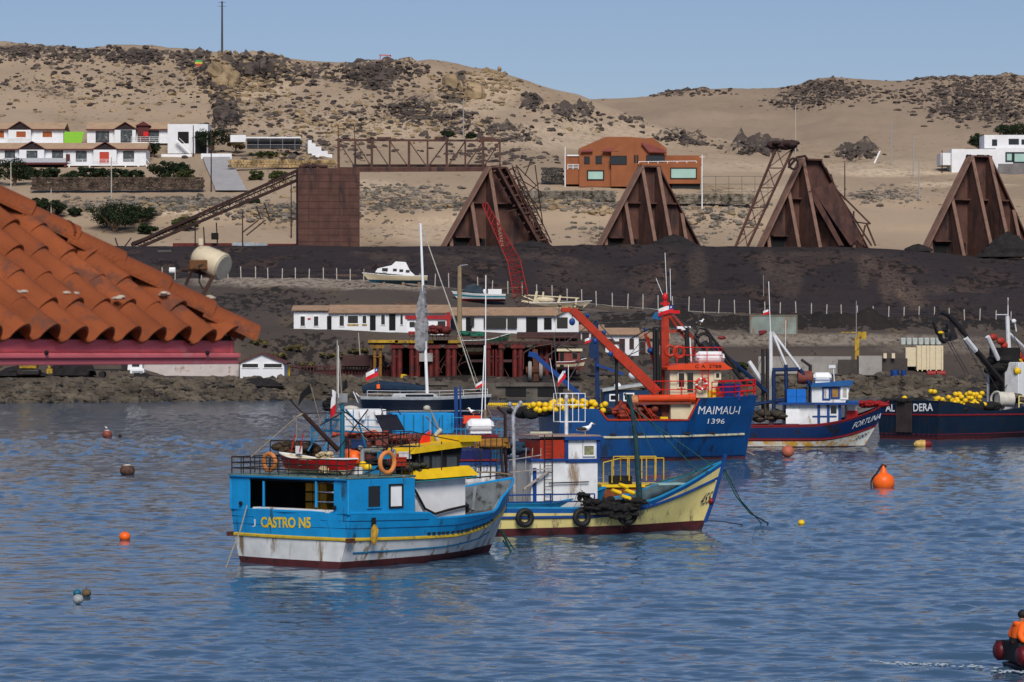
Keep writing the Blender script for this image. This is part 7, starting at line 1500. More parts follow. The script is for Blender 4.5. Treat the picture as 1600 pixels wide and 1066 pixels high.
# conical brown roof, wheels
t, fr = site('canvas_shelter', 850, 498, 'brown tent shaped shelter beside the dark red columns', 'shelter'); mb = MB(); a = [P_(fr, *p) for p in ((818, 552), (835, 542), (862, 538), (890, 548), (905, 560))]; mb.grid([[p for p in a], [p + V(0, 5, .3) for p in a]]); mb.grid([[p + V(0, 0, -.15) for p in a], [p + V(0, 5, .15) for p in a]]); mb.build('canvas', mat('canvas_brown', (.12, .085, .07), .9, .3, .6), t, smooth=0)

for p in a: mb = MB(); mb.tube([p, p + V(0, 0, -2.5)], .1, 4); mb.build('tent_pole', M_girder, t)
t, fr = site('winch_wheels', 838, 492, 'pair of dark winch wheels with white rims on the quay', 'winch'); mb = MB(); mb.torus(P_(fr, 828, 580), 1.3, .3, 'x', 18, 6); mb.torus(P_(fr, 845, 578), 1.2, .3, 'x', 18, 6); mb.build('rims', M_conc, t); mb = MB(); mb.tube([P_(fr, 822, 580), P_(fr, 852, 578)], .7, 10); mb.bar(P_(fr, 836, 546), P_(fr, 838, 596), .8); mb.build('drum', mat('winch_rust', (.09, .035, .02), .8, .4, 1), t)
mb = MB(); fbox(mb, fr, 818, 860, 586, 598, 2); mb.build('base', M_blk, t, smooth=0)
# poles, masts on shore
GP = 'poles and lamp posts'
def pole(px, pyt, pyb, Y, r, m, label, cap=None, cross=None, lean=0, name='utility_pole'):
    base = W(px, pyb, groundY(px, pyb) if 485 < Y < 600 else Y); Y = base.y; t = thing(name, base, label, 'pole', GP); h = (pyb - pyt)/F*Y; mb = MB(); mb.tube([(0, 0, -.5), (lean/F*Y, 0, h)], [r*1.15, r*.8], 7); mb.build('shaft', m, t)
    if cross:
        mb = MB()
        for dz, w in cross: mb.bar((-w/2 + lean/F*Y, 0, h - dz), (w/2 + lean/F*Y, 0, h - dz), .12)
        mb.build('cross_arm', m, t, smooth=0)
    if cap: mb = MB(); mb.bar((0, 0, h + .1), (cap, 0, h + .25), .2, .12); mb.build('lamp', M_grey, t)
    return t
pole(718, 416, 585, 497, .42, M_pole, 'thick tan wooden pole rising from the slipway', cap=1.3)
pole(565, 520, 584, 493, .08, M_fpost, 'thin leaning pole with a cross bar left of the slipway', cross=[(4.0, 1.5)], lean=-5)
t = pole(1338, 470, 588, groundY(1338, 588), .07, M_grey, 'thin mast with a yellow marker board right of the container'); 
mb = MB(); mb.box((.9, 0, 6.6), (1.4, .2, 1.2)); mb.box((-1.2, 0, 7.1), (2.6, .1, .15)); mb.box((.1, 0, 4.5), (.7, .3, 3.6)); mb.build('marker_board', M_ygird, t, smooth=0)
pole(527, 532, 610, 480, .09, M_fpost, 'plain pale thin pole behind the nearest boat'); pole(1193, 430, 470, 560, .06, M_grey, 'thin grey pole standing on the ore bank beside the container')
# container, cream tank, bags, drums at right
t, fr = site('shipping_container', 1208, groundY(1208, 523), 'pale blue green weathered shipping container below the fence', 'container'); mb = MB(); fbox(mb, fr, 1172, 1245, 492, 524, 2.6); a, b = P_(fr, 1172, 524), P_(fr, 1245, 492)
for i in range(26): mb.box((a.x + .3 + i*(b.x - a.x - .6)/25, -.03, (a.z + b.z)/2), (.12, .08, b.z - a.z - .4))
mb.build('body', mat('container_paint', (.22, .26, .24), .7, .3, .5, (.22, .13, .08), .35, .7, streak=True), t, smooth=0)
mb = MB()
for z in (a.z + .1, b.z - .1): mb.box(((a.x + b.x)/2, -.06, z), (b.x - a.x + .1, .14, .2))
for x in (a.x, b.x): mb.box((x, -.06, (a.z + b.z)/2), (.18, .16, b.z - a.z))
mb.build('frame', mat('container_rim', (.16, .13, .10), .7), t, smooth=0)
t, fr = site('storage_tank', 1445, groundY(1445, 582), 'ribbed cream tank block on the right quay', 'tank', py=582); mb = MB(); fbox(mb, fr, 1415, 1432, 543, 573, 3, .4); fbox(mb, fr, 1432, 1474, 540, 578, 3.5); mb.build('body', M_ivory, t, bevel=.05, smooth=0)
mb = MB()
for x in (1434, 1441, 1449, 1454, 1463, 1472): fbox(mb, fr, x - 1, x + 1, 540, 580, .2, -.2)
mb.build('ribs', M_ivory, t, smooth=0)
for i, (x, w_) in enumerate(((1455, 'left'), (1470, 'right'))):
    q = W(x, 584, groundY(1460, 586)); mb = MB(); mb.tube([(-.7, 0, 0), (.7, 0, 0)], .5, 12); o = mb.build('red_drum', mat('drum_red', (.28, .02, .02), .6), None); o.location = q; tag(o, '%s one of two red drums lying below the cream tank' % w_, 'drum', 'drums on the right quay')
for i, (x, w) in enumerate(((1398, 13), (1412, 8))):
    q = W(x, 589, groundY(1400, 590)); mb = MB(); mb.lathe((0, 0, 0), [(w*.5/10, 0), (w*.52/10, .5), (w*.5/10, 1.1)], 12); o = mb.build('blue_drum', M_royal, None); o.location = q; tag(o, ('wide' if i == 0 else 'narrow') + ' blue tub standing on the right quay', 'tub', 'drums on the right quay')
for i in range(7):
    q = W(1411 + i*9.2, 539, groundY(1440, 540)); mb = MB(); mb.box((0, 0, .6), (.85, .8, 1.25)); o = mb.build('bulk_bag', mat('bag_white', (.42, .46, .43), .8, .2, 1), None, bevel=.15); o.location = q
    tag(o, ['leftmost', 'second', 'third', 'fourth', 'fifth', 'sixth', 'rightmost'][i] + ' white bulk bag in the row behind the cream tank', 'bag', 'white bulk bags in a row')
t, fr = site('concrete_wall', 1280, groundY(1280, 589), 'pale grey weathered concrete wall along the right quay', 'wall', py=590); mb = MB(); fbox(mb, fr, 1185, 1330, 557, 584, .5, 1); fbox(mb, fr, 1342, 1378, 556, 586, 3); mb.build('wall_panels', M_conc, t, smooth=0)
mb = MB(); fbox(mb, fr, 1310, 1340, 562, 586, .4); fbox(mb, fr, 1378, 1418, 560, 580, .4, .5); mb.build('dark_panels', mat('panel_brown', (.06, .05, .045), .9, .3, 1), t, smooth=0)
mb = MB()
for x, y in ((1383, 556), (1396, 556)): fbox(mb, fr, x - 2.5, x + 2.5, y - 4, y + 4, .3, -.3)
mb.build('pale_boxes', M_ivory, t, smooth=0)
# fence of pale posts below the ore bank
fpx = []; x = 254.0
while x < 1660: fpx.append(x); x += 20.5 + 3.5*min(1, max(0, (x - 300)/700))
fp = full([436, 433, 434, 440, 460, 476, 486, 495, 500, 506])
t = thing('post_fence', G(900, 581), 'long fence of pale posts along the foot of the ore bank', 'fence'); rr = random.Random(12); o0 = None; tops = []
mb = MB(); mb.box((0, 0, 1.1), (.16, .16, 3.0))
for x in fpx:
    x += rr.uniform(-1, 1); g = G(x, 581, -.1) - t.location; sc_ = rr.uniform(.9, 1.08)*(1 if x > 700 else .85); tops.append(g + V(0, 0, 2.3*sc_))
    if rr.random() < .02: continue
    if o0 is None: o0 = mb.build('post', M_fpost, t, smooth=0); o = o0
    else: o = o0.copy(); COL.objects.link(o); o.parent = t
    o.location = g; o.scale = (1, 1, sc_); o.rotation_euler = (0, R(rr.uniform(-2.5, 2.5)), 0)
mb = MB(); [mb.tube([p - V(0, 0, d) for p in tops], .022, 3) for d in (.1, 1.0)]; mb.build('wire', M_wirem, t)
# scattered timbers
for px, py, Y, w, l in ((575, 431, 566, 6, 'pile of brown planks left of the cabin cruiser'), (790, 452, 560, 7, 'rusty beam on the ground behind the motor boat'), (640, 476, 535, 8, 'thin driftwood heap above the workshop roof')):
    mb = MB(); rr = random.Random(px); q = W(px - 30 if px == 575 else px, py + 3, groundY(px, py + 4))
    for i in range(9): a = q + V(rr.uniform(-w/2, 0), rr.uniform(0, 2), rr.uniform(0, .6)); mb.bar(a, a + V(rr.uniform(w*.3, w*.6), rr.uniform(-.5, .5), rr.uniform(-.2, .3)), .25)
    solo(mb, 'timber_pile', mat('timber_brown', (.12, .075, .055), .9, .4, 1), WFR, q, l, 'timber')
# revetment boulders (stuff)
def rocks(name, pts, m, label, seed=0, sq=.7):
    rs = np.random.RandomState(seed); ico = MB(); ico.ell((0, 0, 0), (1, 1, 1), 7, 5); bv = np.array(ico.v); bf = ico.f; mb = MB()
    for (p, s) in pts:
        j = 1 + rs.uniform(-.28, .28, (len(bv), 1)); v = bv*j*np.array([s*rs.uniform(.8, 1.4), s*rs.uniform(.8, 1.2), s*sq*rs.uniform(.7, 1.2)]); a = rs.uniform(0, 6.28); c, q = math.cos(a), math.sin(a)
        v = v @ np.array([[c, q, 0], [-q, c, 0], [0, 0, 1]]) + np.array(p); o = len(mb.v); mb.v += list(map(tuple, v.tolist())); mb.f += [tuple(i + o for i in f) for f in bf]
    mb.m = [0]*len(mb.f); o = mb.build(name, m, smooth=0); return tag(o, label, 'rocks', kind='stuff')
M_rev = mat('boulder', (.105, .085, .062), .95, .55, .25, (.028, .026, .026), .45, .35, bump=.8, bscale=2)
rr = random.Random(21); pts = []
for i in range(2600):
    px = rr.uniform(-60, 1680)
    if 594 < px < 912 and rr.random() < .93: continue
    Ys = cr(PXC, YS, px); u = rr.random(); Y = Ys + u*8.5; s = rr.uniform(.35, .95)*(1.25 if rr.random() < .1 else 1); g = G(px, Y); pts.append(((g.x, g.y, max(g.z, -.1) + s*.12), s))
rocks('revetment_rocks', pts, M_rev, 'boulders of the shore revetment')
t, fr = site('harbour_clutter', 500, 492, 'low clutter of small machines and boxes before the maroon fence', 'machinery'); mb = MB(); rr = random.Random(5)
for i in range(26): fbox(mb, fr, *(lambda x, w, h_: (x, x + w, 598 - h_, 600))(rr.uniform(455, 640), rr.uniform(3, 12), rr.uniform(3, 12)), 1, rr.uniform(-2, 2))
mb.build('boxes', mat('clutter', (.09, .07, .06), .8, .8, .5, (.2, .18, .17), .25, .6), t, smooth=0)
mb = MB(); mb.tube([P_(fr, 630, 597), P_(fr, 631, 585)], .5, 8); mb.bar(P_(fr, 452, 597), P_(fr, 451, 573), .3); mb.bar(P_(fr, 451, 573), P_(fr, 445, 571), .3); mb.build('yellow_machine', M_yel, t)
# ---------------------------------------------------------------- ore works on the bank: buttressed bulkheads, tower, gallery
from mathutils.bvhtree import BVHTree
def bvh(name):
    me = bpy.data.objects[name].data; return BVHTree.FromPolygons([v.co.copy() for v in me.vertices], [tuple(p.vertices) for p in me.polygons])
BH, BFAR = bvh('hillside'), bvh('far_hill')
def onhill(px, py, tree=None):
    d = ray(px, py).normalized(); r = (tree or BH).ray_cast(CAMP, d, 4000); return r[0]
M_flange_lit = mat('rust_lit', (.20, .115, .085), .85, .25, .6, (.09, .045, .035), .3, .6, streak=True)  # lighter copy of the rust, light on edges and flanges put into its colour
M_rustd = mat('rust_dark', (.042, .021, .019), .9, .3, .6, (.02, .014, .014), .4, .5); M_coal = mat('coal', (.02, .017, .018), .95, .4, 1, bump=1, bscale=2)
GBK = 'buttressed triangular bulkheads on the ore bank'
def bulkhead(x0, x1, xa, xb, yt, yb, label, Y=669, fins=(0.08, .26, .43, .62, .80), skip=()):
    fr = Fr(W((x0 + x1)/2, yb + 4, Y), R(24)); t = thing('bulkhead', fr, label, 'bulkhead', GBK)
    q = lambda px, py: fr.hit(1, 0, px, py)
    bl, br, tl, tr = q(x0, yb + 6), q(x1 - 1, yb + 6), q(xa + 4, yt - 1), q(xb - 5, yt - 1); zb = min(bl.z, br.z) - .5; bl.z = br.z = zb; zt = tl.z = tr.z = (tl.z + tr.z)/2
    mb = MB(); mb.prism([(bl.x, zb), (br.x, zb), (tr.x, zt), (tl.x, zt)], 1, 0, .6); mb.build('panel', M_rust, t, smooth=0)
    def topz(x):
        if x < tl.x: return zb + (zt - zb)*(x - bl.x)/(tl.x - bl.x)
        if x > tr.x: return zb + (zt - zb)*(br.x - x)/(br.x - tr.x)
        return zt
    wd = br.x - bl.x; hh = zt - zb; D = .46*hh
    for i, f in enumerate(fins):
        if i in skip: continue
        x = bl.x + wd*f; z1 = topz(x) - .1; d = D*(z1 - zb)/hh
        if i in (2, 3): x = (tl.x if i == 2 else tr.x - .3); z1 = zt + .1; d = D
        mb = MB(); mb.prism([(-.02, zb), (-.02, z1), (-d*.10 - .5, z1), (-d, zb)], 0, x - .22, x + .22); o = mb.build('fin', M_rust, t, smooth=0)
        mb = MB(); mb.bar((x, -d*.10 - .5, z1), (x, -d, zb), .75, .22); mb.build('flange', M_flange_lit, o, smooth=0)
    mb = MB(); mb.bar(bl + V(-.2, -.9, .2), tl + V(-.1, -.9, .2), 2.4, .35); mb.build('left_edge_plate', M_flange_lit, t, smooth=0)
    mb = MB(); mb.bar(br + V(.2, -.4, .1), tr + V(.1, -.4, .1), 1.4, .3); mb.bar(tl + V(-.3, -.5, .15), tr + V(.3, -.5, .15), 1.8, .35); mb.build('edge_plate', M_rust, t, smooth=0)
    mb = MB(); z = zb + hh*.58; xl = bl.x + (tl.x - bl.x)*.6; xr = br.x + (tr.x - br.x)*.6; mb.box(((xl + xr)/2, -.6, z), (xr - xl, 1.2, .3)); z = zb + hh*.17; mb.box((bl.x + wd*.24, -.6, z), (wd*.24, 1.4, .3)); mb.build('ledge', M_rust, t, smooth=0)
    for f0, f1 in ((.12, .24), (.30, .40)): mb = MB(); mb.box((bl.x + wd*(f0 + f1)/2, -.05, zb + hh*.09), (wd*(f1 - f0), .2, hh*.13)); mb.build('opening', M_dark, t, smooth=0)
    return t, fr, (bl, br, tl, tr)
tA, fA, cA = bulkhead(688, 862, 757, 790, 264, 383, 'first buttressed bulkhead from the left, with a fallen conveyor down its right side', skip=(3,))
tB, fB, cB = bulkhead(930, 1096, 995, 1031, 263, 384, 'second buttressed bulkhead, complete, below the orange brown house')
tC, fC, cC = bulkhead(1183, 1356, 1246, 1283, 252, 383, 'third buttressed bulkhead, with lattice legs on its left and fallen plates on its right', skip=(3,))
tD, fD, cD = bulkhead(1436, 1616, 1509, 1548, 247, 394, 'rightmost buttressed bulkhead, cut by the frame')
mb = MB(); q = lambda px, py, y=-3.4: fA.hit(1, y, px, py)
mb.bar(q(775, 262), q(842, 384), 2.4, .5); mb.bar(q(790, 262, -1), q(856, 384, -1), 1.0, .5)
for i in range(9): u = i/8; mb.bar(q(770 + 62*u, 268 + 108*u), q(786 + 66*u, 262 + 112*u), .35)
lattice(mb, q(797, 265, -1), q(852, 384, -2), 2.2, 2.2, .16, 8); mb.bar(q(790, 331), q(820, 324), .2); mb.build('fallen_conveyor', M_rust, tA, smooth=0)
mb = MB()
for a, b in (((800, 258), (826, 330)), ((818, 262), (836, 255)), ((836, 258), (848, 350)), ((812, 280), (845, 300)), ((826, 300), (843, 286)), ((806, 258), (838, 290)), ((830, 250), (820, 275)), ((822, 300), (845, 330)), ((765, 260), (800, 256))): mb.tube([q(*a), q(*b)], .12, 4)
mb.build('twisted_frame', M_rustd, tA)
mb = MB(); q = lambda px, py, y=-4: fC.hit(1, y, px, py)
mb.slab([q(1268, 296), q(1287, 290), q(1342, 372), q(1328, 384)], .5); mb.slab([q(1284, 300), q(1300, 285), q(1350, 384), q(1342, 380)], .4); mb.slab([q(1262, 300), q(1270, 296), q(1318, 384), q(1310, 384)], .4)
for a, b in (((1290, 262), (1352, 386)), ((1298, 272), (1308, 310)), ((1308, 300), (1362, 384)), ((1330, 346), (1358, 350)), ((1334, 330), (1332, 384)), ((1354, 350), (1368, 384)), ((1352, 352), (1345, 384)), ((1300, 290), (1360, 350))): mb.bar(q(*a), q(*b), .28)
mb.build('fallen_plates', M_rust, tC, smooth=0)
mb = MB(); mb.torus(q(1240, 256), 1.1, .25, 'y', 12, 5); mb.tube([q(1232, 262), q(1246, 246), q(1258, 244), q(1262, 250)], .3, 5); mb.build('head_pulley', M_rustd, tC)
mb = MB(); rr = random.Random(2)
for i in range(9): mb.ell(fD.hit(1, 0, 1512 + i*4, 245), (.5, .3, .3 + rr.random()*.2))
mb.build('roosting_birds', M_dark, tD)
for fr_, px, t_ in ((fA, 810, 'first'), (fB, 1050, 'second'), (fC, 1300, 'third')): pass
def bankheap(px, py, w, h_, l, s): 
    o = heap(px, 661, w, h_, M_coal, l, seed=s, flat=.2); o.location = W(px, py, 660)
bankheap(1053, 387, 10, 2.6, 'black ore heap at the foot of the second bulkhead', 3); bankheap(1575, 402, 11, 5.0, 'black ore heap against the rightmost bulkhead', 4); bankheap(830, 387, 9, 1.4, 'low black ore heap at the foot of the first bulkhead', 6); bankheap(1435, 393, 6, 1.5, 'low dark rubble left of the rightmost bulkhead', 7)
# lattice tower beside bulkhead C
fr = Fr(W(1190, 386, 664), 0); t = thing('lattice_tower', fr, 'tall leaning pair of lattice legs left of the third bulkhead', 'lattice tower'); q = lambda px, py, y=0: fr.hit(1, y, px, py); mb = MB()
for y in (0, 4): mb.tube([q(1149, 386, y), q(1213, 232, y)], .30, 5); mb.tube([q(1168, 386, y), q(1239, 232, y)], .30, 5)
ks = [(1149 + 64*u, 386 - 154*u) for u in np.linspace(0, 1, 6)]; kr = [(1168 + 71*u, 386 - 154*u) for u in np.linspace(0, 1, 6)]
for i in range(5): mb.tube([q(*ks[i]), q(*kr[i + 1])], .13, 4); mb.tube([q(*kr[i]), q(*ks[i + 1])], .13, 4); mb.tube([q(*ks[i]), q(*kr[i])], .16, 4)
mb.build('legs', M_rust, t); mb = MB(); rr = random.Random(3); lumps(mb, q(1225, 229), (2.2, 1, .8), 14, .9, rr); mb.build('birds_nest', M_rustd, t)
# square tower
fr = Fr(W(517, 388, 668), R(6)); t = thing('ore_tower', fr, 'square rust brown steel tower, solid and windowless', 'tower'); a, b = fr.hit(1, -6, 466, 388), fr.hit(1, -6, 562, 263); mb = MB(); mb.box(((a.x + b.x)/2, 0, (a.z + b.z)/2 - 1), (b.x - a.x, 12, b.z - a.z + 2)); mb.build('shell', M_rust, t, smooth=0)
mb = MB()
for i in range(1, 12): z = a.z + (b.z - a.z)*i/12; mb.box(((a.x + b.x)/2, -6.02, z), (b.x - a.x, .06, .06))
for i in range(1, 6): x = a.x + (b.x - a.x)*i/6; mb.box((x, -6.02, (a.z + b.z)/2), (.06, .06, b.z - a.z))
mb.build('plate_seams', mat('seam', (.06, .028, .022), .9), t, smooth=0)
mb = MB(); railing(mb, [fr.hit(1, -5.8, 470, 264), fr.hit(1, -5.8, 525, 264)], 1.1, .06, 2, 1.5); lumps(mb, fr.hit(1, -4, 490, 262), (2.5, 1, .4), 12, .6, random.Random(2)); mb.build('roof_rail', M_rust, t)
# gallery
fr = Fr(W(655, 265, 672), 0); t = thing('conveyor_gallery', fr, 'horizontal lattice conveyor gallery from the square tower to the first bulkhead', 'gallery'); q = lambda px, py, y=0: fr.hit(1, y, px, py); vx = [529, 555, 581, 609, 639, 668, 698, 727, 755, 781]
for y in (0, 3.2):
    mb = MB(); mb.bar(q(528, 219, y), q(782, 220, y), .42); mb.bar(q(528, 263, y), q(782, 263, y), .45); mb.bar(q(545, 267, y), q(760, 266, y), .5)
    for i, x in enumerate(vx): mb.bar(q(x, 218, y), q(x, 264, y), .38 if i % 2 else .5)
    for i in range(len(vx) - 1):
        if i < 5: mb.bar(q(vx[i], 221, y), q(vx[i + 1], 262, y), .22); mb.bar(q(vx[i], 221, y + 1.4), q(vx[i + 1], 262, y + 1.4), .16) if i % 2 else None
        else: mb.bar(q(vx[i + 1], 221, y), q(vx[i], 262, y), .26)
    mb.build('truss', M_rust, t, smooth=0)
mb = MB(); mb.box((q(655, 264).x, 1.6, q(655, 265).z), (q(782, 264).x - q(528, 264).x, 3.2, .3)); mb.box((q(655, 264).x, 2.2, q(655, 258).z), (q(770, 264).x - q(560, 264).x, 1.0, .5)); mb.build('walkway', M_rustd, t, smooth=0)
mb = MB(); mb.tube([q(529, 218), q(528, 195)], .12, 4); mb.tube([q(554, 218), q(554, 199)], .12, 4)
for x in (600, 690, 760): mb.box(q(x, 217, 1.5), (3, .6, .7))
mb.build('top_posts', M_rust, t)
# incline
fr = Fr(W(330, 330, 671), 0); t = thing('inclined_conveyor', fr, 'long rusty inclined conveyor climbing right to the square tower', 'conveyor'); q = lambda px, py, y=0: fr.hit(1, y, px, py)
for y in (0, 2.4):
    mb = MB(); A0, B0, A1, B1 = q(205, 383, y), q(466, 266, y), q(215, 388, y), q(466, 281, y); mb.bar(A0, B0, .62); mb.bar(A1, B1, .62)
    for i in range(26): u, u2 = i/26, (i + 1)/26; mb.bar(A0 + (B0 - A0)*u, A1 + (B1 - A1)*u2, .16); mb.bar(A0 + (B0 - A0)*u, A1 + (B1 - A1)*u, .16)
    mb.build('truss', M_rustd, t, smooth=0)
mb = MB(); mb.slab([q(210, 384, .2), q(466, 272, .2), q(466, 272, 2.2), q(210, 384, 2.2)], .3); mb.slab([q(206, 380, .2), q(300, 345, .2), q(300, 345, 2.2), q(206, 380, 2.2)], .4); mb.build('belt', M_rustd, t, smooth=0)
mb = MB()
for a, b in (((400, 322), (408, 343)), ((413, 317), (421, 342)), ((415, 344), (385, 368)), ((404, 344), (378, 364)), ((305, 355), (305, 386)), ((318, 355), (320, 386)), ((338, 348), (340, 386)), ((225, 375), (225, 390)), ((180, 372), (186, 392)), ((205, 372), (190, 392))): mb = MB(); mb.bar(q(*a), q(*b), .25); mb.build('leg', M_rustd, t, smooth=0)
mb = MB(); fbox(mb, fr, 330, 340, 364, 374, 2, -1); fbox(mb, fr, 304, 352, 380, 388, 2, 3); mb.build('control_box', M_dark, t, smooth=0)
t, fr = site('low_wall', 300, 672, 'low dark red barrier with pale blue panels at the foot of the inclined conveyor', 'barrier', py=390); mb = MB(); fbox(mb, fr, 270, 362, 380, 390, .4); fbox(mb, fr, 418, 464, 381, 389, .4); mb.build('red_panels', M_girder, t, smooth=0); mb = MB(); fbox(mb, fr, 364, 378, 379, 388, .4); fbox(mb, fr, 381, 398, 379, 388, .4); fbox(mb, fr, 400, 416, 380, 388, .4); mb.build('blue_panels', mat('panel_pale', (.36, .42, .48), .7, .4, .5), t, smooth=0)
mb = MB(); mb.tube([(-1.4, 0, .9), (1.4, 0, .9)], .9, 12); o = mb.build('black_tank', M_blk, None); o.location = W(258, 402, 640); tag(o, 'dark round tank lying left of the floodlight, on the bank', 'tank')
mb = MB(); mb.tube([(-.5, 0, .6), (.6, 0, .6)], .6, 12); o = mb.build('white_drum', M_cleanw, None); o.location = W(269, 428, 585); tag(o, 'white drum lying by the road left of the floodlight', 'drum')

# ---------------------------------------------------------------- trees, scrub and rock
def leaf_mat(name, c):
    m = bpy.data.materials.new(name); nt, N, L, b = nodes_of(m); g = N.new('ShaderNodeTexNoise'); tc = N.new('ShaderNodeTexCoord'); g.inputs['Scale'].default_value = .9; g.inputs['Detail'].default_value = 4; L.new(tc.outputs['Object'], g.inputs['Vector'])
    r = N.new('ShaderNodeValToRGB'); r.color_ramp.elements[0].position = .35; r.color_ramp.elements[0].color = (c[0]*.45, c[1]*.45, c[2]*.5, 1); r.color_ramp.elements[1].position = .7; r.color_ramp.elements[1].color = (c[0]*1.6, c[1]*1.5, c[2]*1.3, 1)
    L.new(g.outputs[0], r.inputs[0]); L.new(r.outputs[0], b.inputs['Base Color']); b.inputs['Roughness'].default_value = .8; b.inputs['Specular IOR Level'].default_value = .15; return m
ML1, ML2 = leaf_mat('leaf_dark', (.018, .03, .014)), leaf_mat('leaf_olive', (.05, .065, .022))
def tree(px, pyb, Y, w, h, label, m=ML1, trunk=.25, seed=1, name='tree', cat='tree', group='trees and bushes on the slope', n=None, at=None):
    at = at or onhill(px, pyb) or W(px, pyb, Y); t = thing(name, at, label, cat, group); rr = random.Random(seed); w, h = w/F*at.y, h/F*at.y
    lo = h*trunk; cl = []
    for _ in range(n or int(10 + w*3)):
        u = rr.uniform(-1, 1); v = rr.uniform(0, 1); 
        if u*u + (v*1.5 - .75)**2 > 1.1: continue
        cl.append((V(u*w*.42, rr.uniform(-.35, .35)*w, lo + (h - lo)*(.15 + v*.7)), rr.uniform(.10, .2)*min(w, 1.6*h)))
    mb = MB()
    for c, r in cl:
        for _ in range(120):
            d = V(rr.gauss(0, 1), rr.gauss(0, 1), rr.gauss(0, 1)).normalized(); p = c + V(d.x*r*1.25, d.y*r*1.2, d.z*r*.8)*rr.uniform(.55, 1.05); a = V(rr.gauss(0, 1), rr.gauss(0, 1), rr.gauss(0, .7)).normalized(); b = a.cross(d + V(.01, 0, 0)).normalized(); s = rr.uniform(.14, .32)
            mb.add([p - a*s, p - b*s*.6, p + a*s, p + b*s*.6], [(0, 1, 2, 3)])
    mb.build('crown', m, t, smooth=0); mb = MB(); mb.tube([(0, 0, -1), (w*.03, 0, lo), (0, 0, h*.6)], [w*.045, w*.035, w*.015], 6)
    for c, r in cl[:7]: mb.tube([V(0, 0, lo*.6), (c + V(0, 0, lo*.5))*.5, c], [w*.02, w*.014, w*.006], 4)
    mb.build('trunk', M_wood, t); return t
tree(178, 362, 742, 100, 44, 'large spreading dark tree below the stone terrace', seed=3, n=46); tree(218, 350, 744, 46, 26, 'smaller dark tree leaning right of the large spreading one', seed=4, trunk=.35); tree(78, 342, 744, 52, 28, 'dark tree just above the tiled roof ridge', seed=5); tree(118, 338, 746, 20, 14, 'small round dark bush between the two dark trees', seed=6, trunk=.1)
tree(291, 360, 735, 44, 22, 'low wide olive bush beside the inclined conveyor', ML2, .08, 7, 'bush', 'bush'); tree(232, 366, 735, 30, 16, 'low dark bush behind the lower end of the conveyor', ML1, .05, 8, 'bush', 'bush'); tree(22, 290, 780, 70, 40, 'dense dark tree at the left edge below the balconies', seed=9, n=30)
tree(258, 284, 782, 48, 34, 'dense dark bush at the right end of the lower white houses', seed=10, trunk=.1, n=30); tree(332, 240, 838, 52, 44, 'dark tree beside the white cube house', seed=11, trunk=.2, n=30); tree(238, 246, 826, 30, 24, 'dark bush between the two rows of white houses', seed=12, trunk=.1)
tree(135, 282, 779, 26, 22, 'bush under the middle of the long balcony', seed=13, trunk=.1); tree(158, 282, 778, 28, 22, 'bush under the balcony, right of centre', seed=14, trunk=.1); tree(400, 282, 792, 22, 16, 'green shrub right of the driveway', ML2, .05, 15, 'bush', 'bush'); tree(434, 284, 792, 26, 18, 'dry olive shrub left of the square tower', ML2, .05, 16, 'bush', 'bush')
tree(368, 240, 836, 26, 30, 'dry brown shrub right of the dark tree by the driveway', leaf_mat('leaf_dry', (.09, .065, .035)), .1, 17, 'bush', 'bush'); tree(468, 236, 838, 12, 20, 'narrow green shrub beside the white stairs', ML2, .1, 18, 'bush', 'bush'); tree(292, 286, 782, 30, 22, 'brownish bush below the white wall', ML2, .1, 19, 'bush', 'bush')
tree(1530, 236, 845, 34, 30, 'dark tree left of the white house at the right edge', seed=20, trunk=.15, n=26); tree(1585, 222, 860, 60, 30, 'dark trees behind the white house at the right edge', seed=22, n=30); tree(420, 246, 836, 70, 8, 'low green hedge in the fenced garden', ML2, .05, 23, 'hedge', 'hedge'); tree(60, 330, 745, 26, 8, 'flat green shrub below the pale pole on the left', ML2, .05, 24, 'bush', 'bush')
def scatter(name, blobs, n, smin, smax, m, label, seed, tree_=None, base=None, sq=.6):
    rr = random.Random(seed); pts = []; wts = [b[2]*b[3]*b[4] for b in blobs]; tot = sum(wts)
    for _ in range(n):
        if base and rr.random() < base[0]: px, py = rr.uniform(-80, 1680), rr.uniform(*base[1])
        else:
            b = rr.choices(blobs, wts)[0]; u = rr.gauss(0, .62); v = rr.gauss(0, .62); px, py = b[0] + u*b[2], b[1] + v*b[3]
        p = onhill(px, py, tree_)
        if p is None: continue
        s = smin + (smax - smin)*rr.random()**2.6; pts.append(((p.x, p.y, p.z + s*.1), s))
    return rocks(name, pts, m, label, seed, sq)
hr = [b for b in hill_rock if b[1] < 290]; lr = [b for b in hill_rock if b[1] >= 290] + [(600, 300, 90, 12, .8), (480, 335, 90, 12, .8), (230, 322, 130, 10, 1)]
M_rockd = mat('dark_rock', (.090, .070, .060), .95, .6, .12, (.02, .02, .022), .4, .2, bump=.8, bscale=1.2); M_rockp = mat('pale_rock', (.30, .22, .13), .95, .5, .2, (.12, .085, .06), .3, .3, bump=.8, bscale=1.2)
scatter('hill_rocks', hr, 5600, .12, 1.15, M_rockd, 'dark rocks and scrub on the near hillside', 31, base=(.06, (85, 200)))
rb = [(400, 128, 60, 30, 1), (345, 120, 40, 25, 1), (730, 140, 55, 26, 1), (790, 125, 35, 12, 1), (540, 200, 140, 20, .4), (470, 250, 60, 6, .8), (860, 320, 60, 6, .7), (1000, 330, 100, 10, .5), (500, 300, 60, 20, .3), (600, 180, 200, 40, .12), (200, 150, 250, 40, .08), (760, 318, 120, 8, .6), (430, 330, 60, 10, .5), (230, 325, 120, 8, .6)]
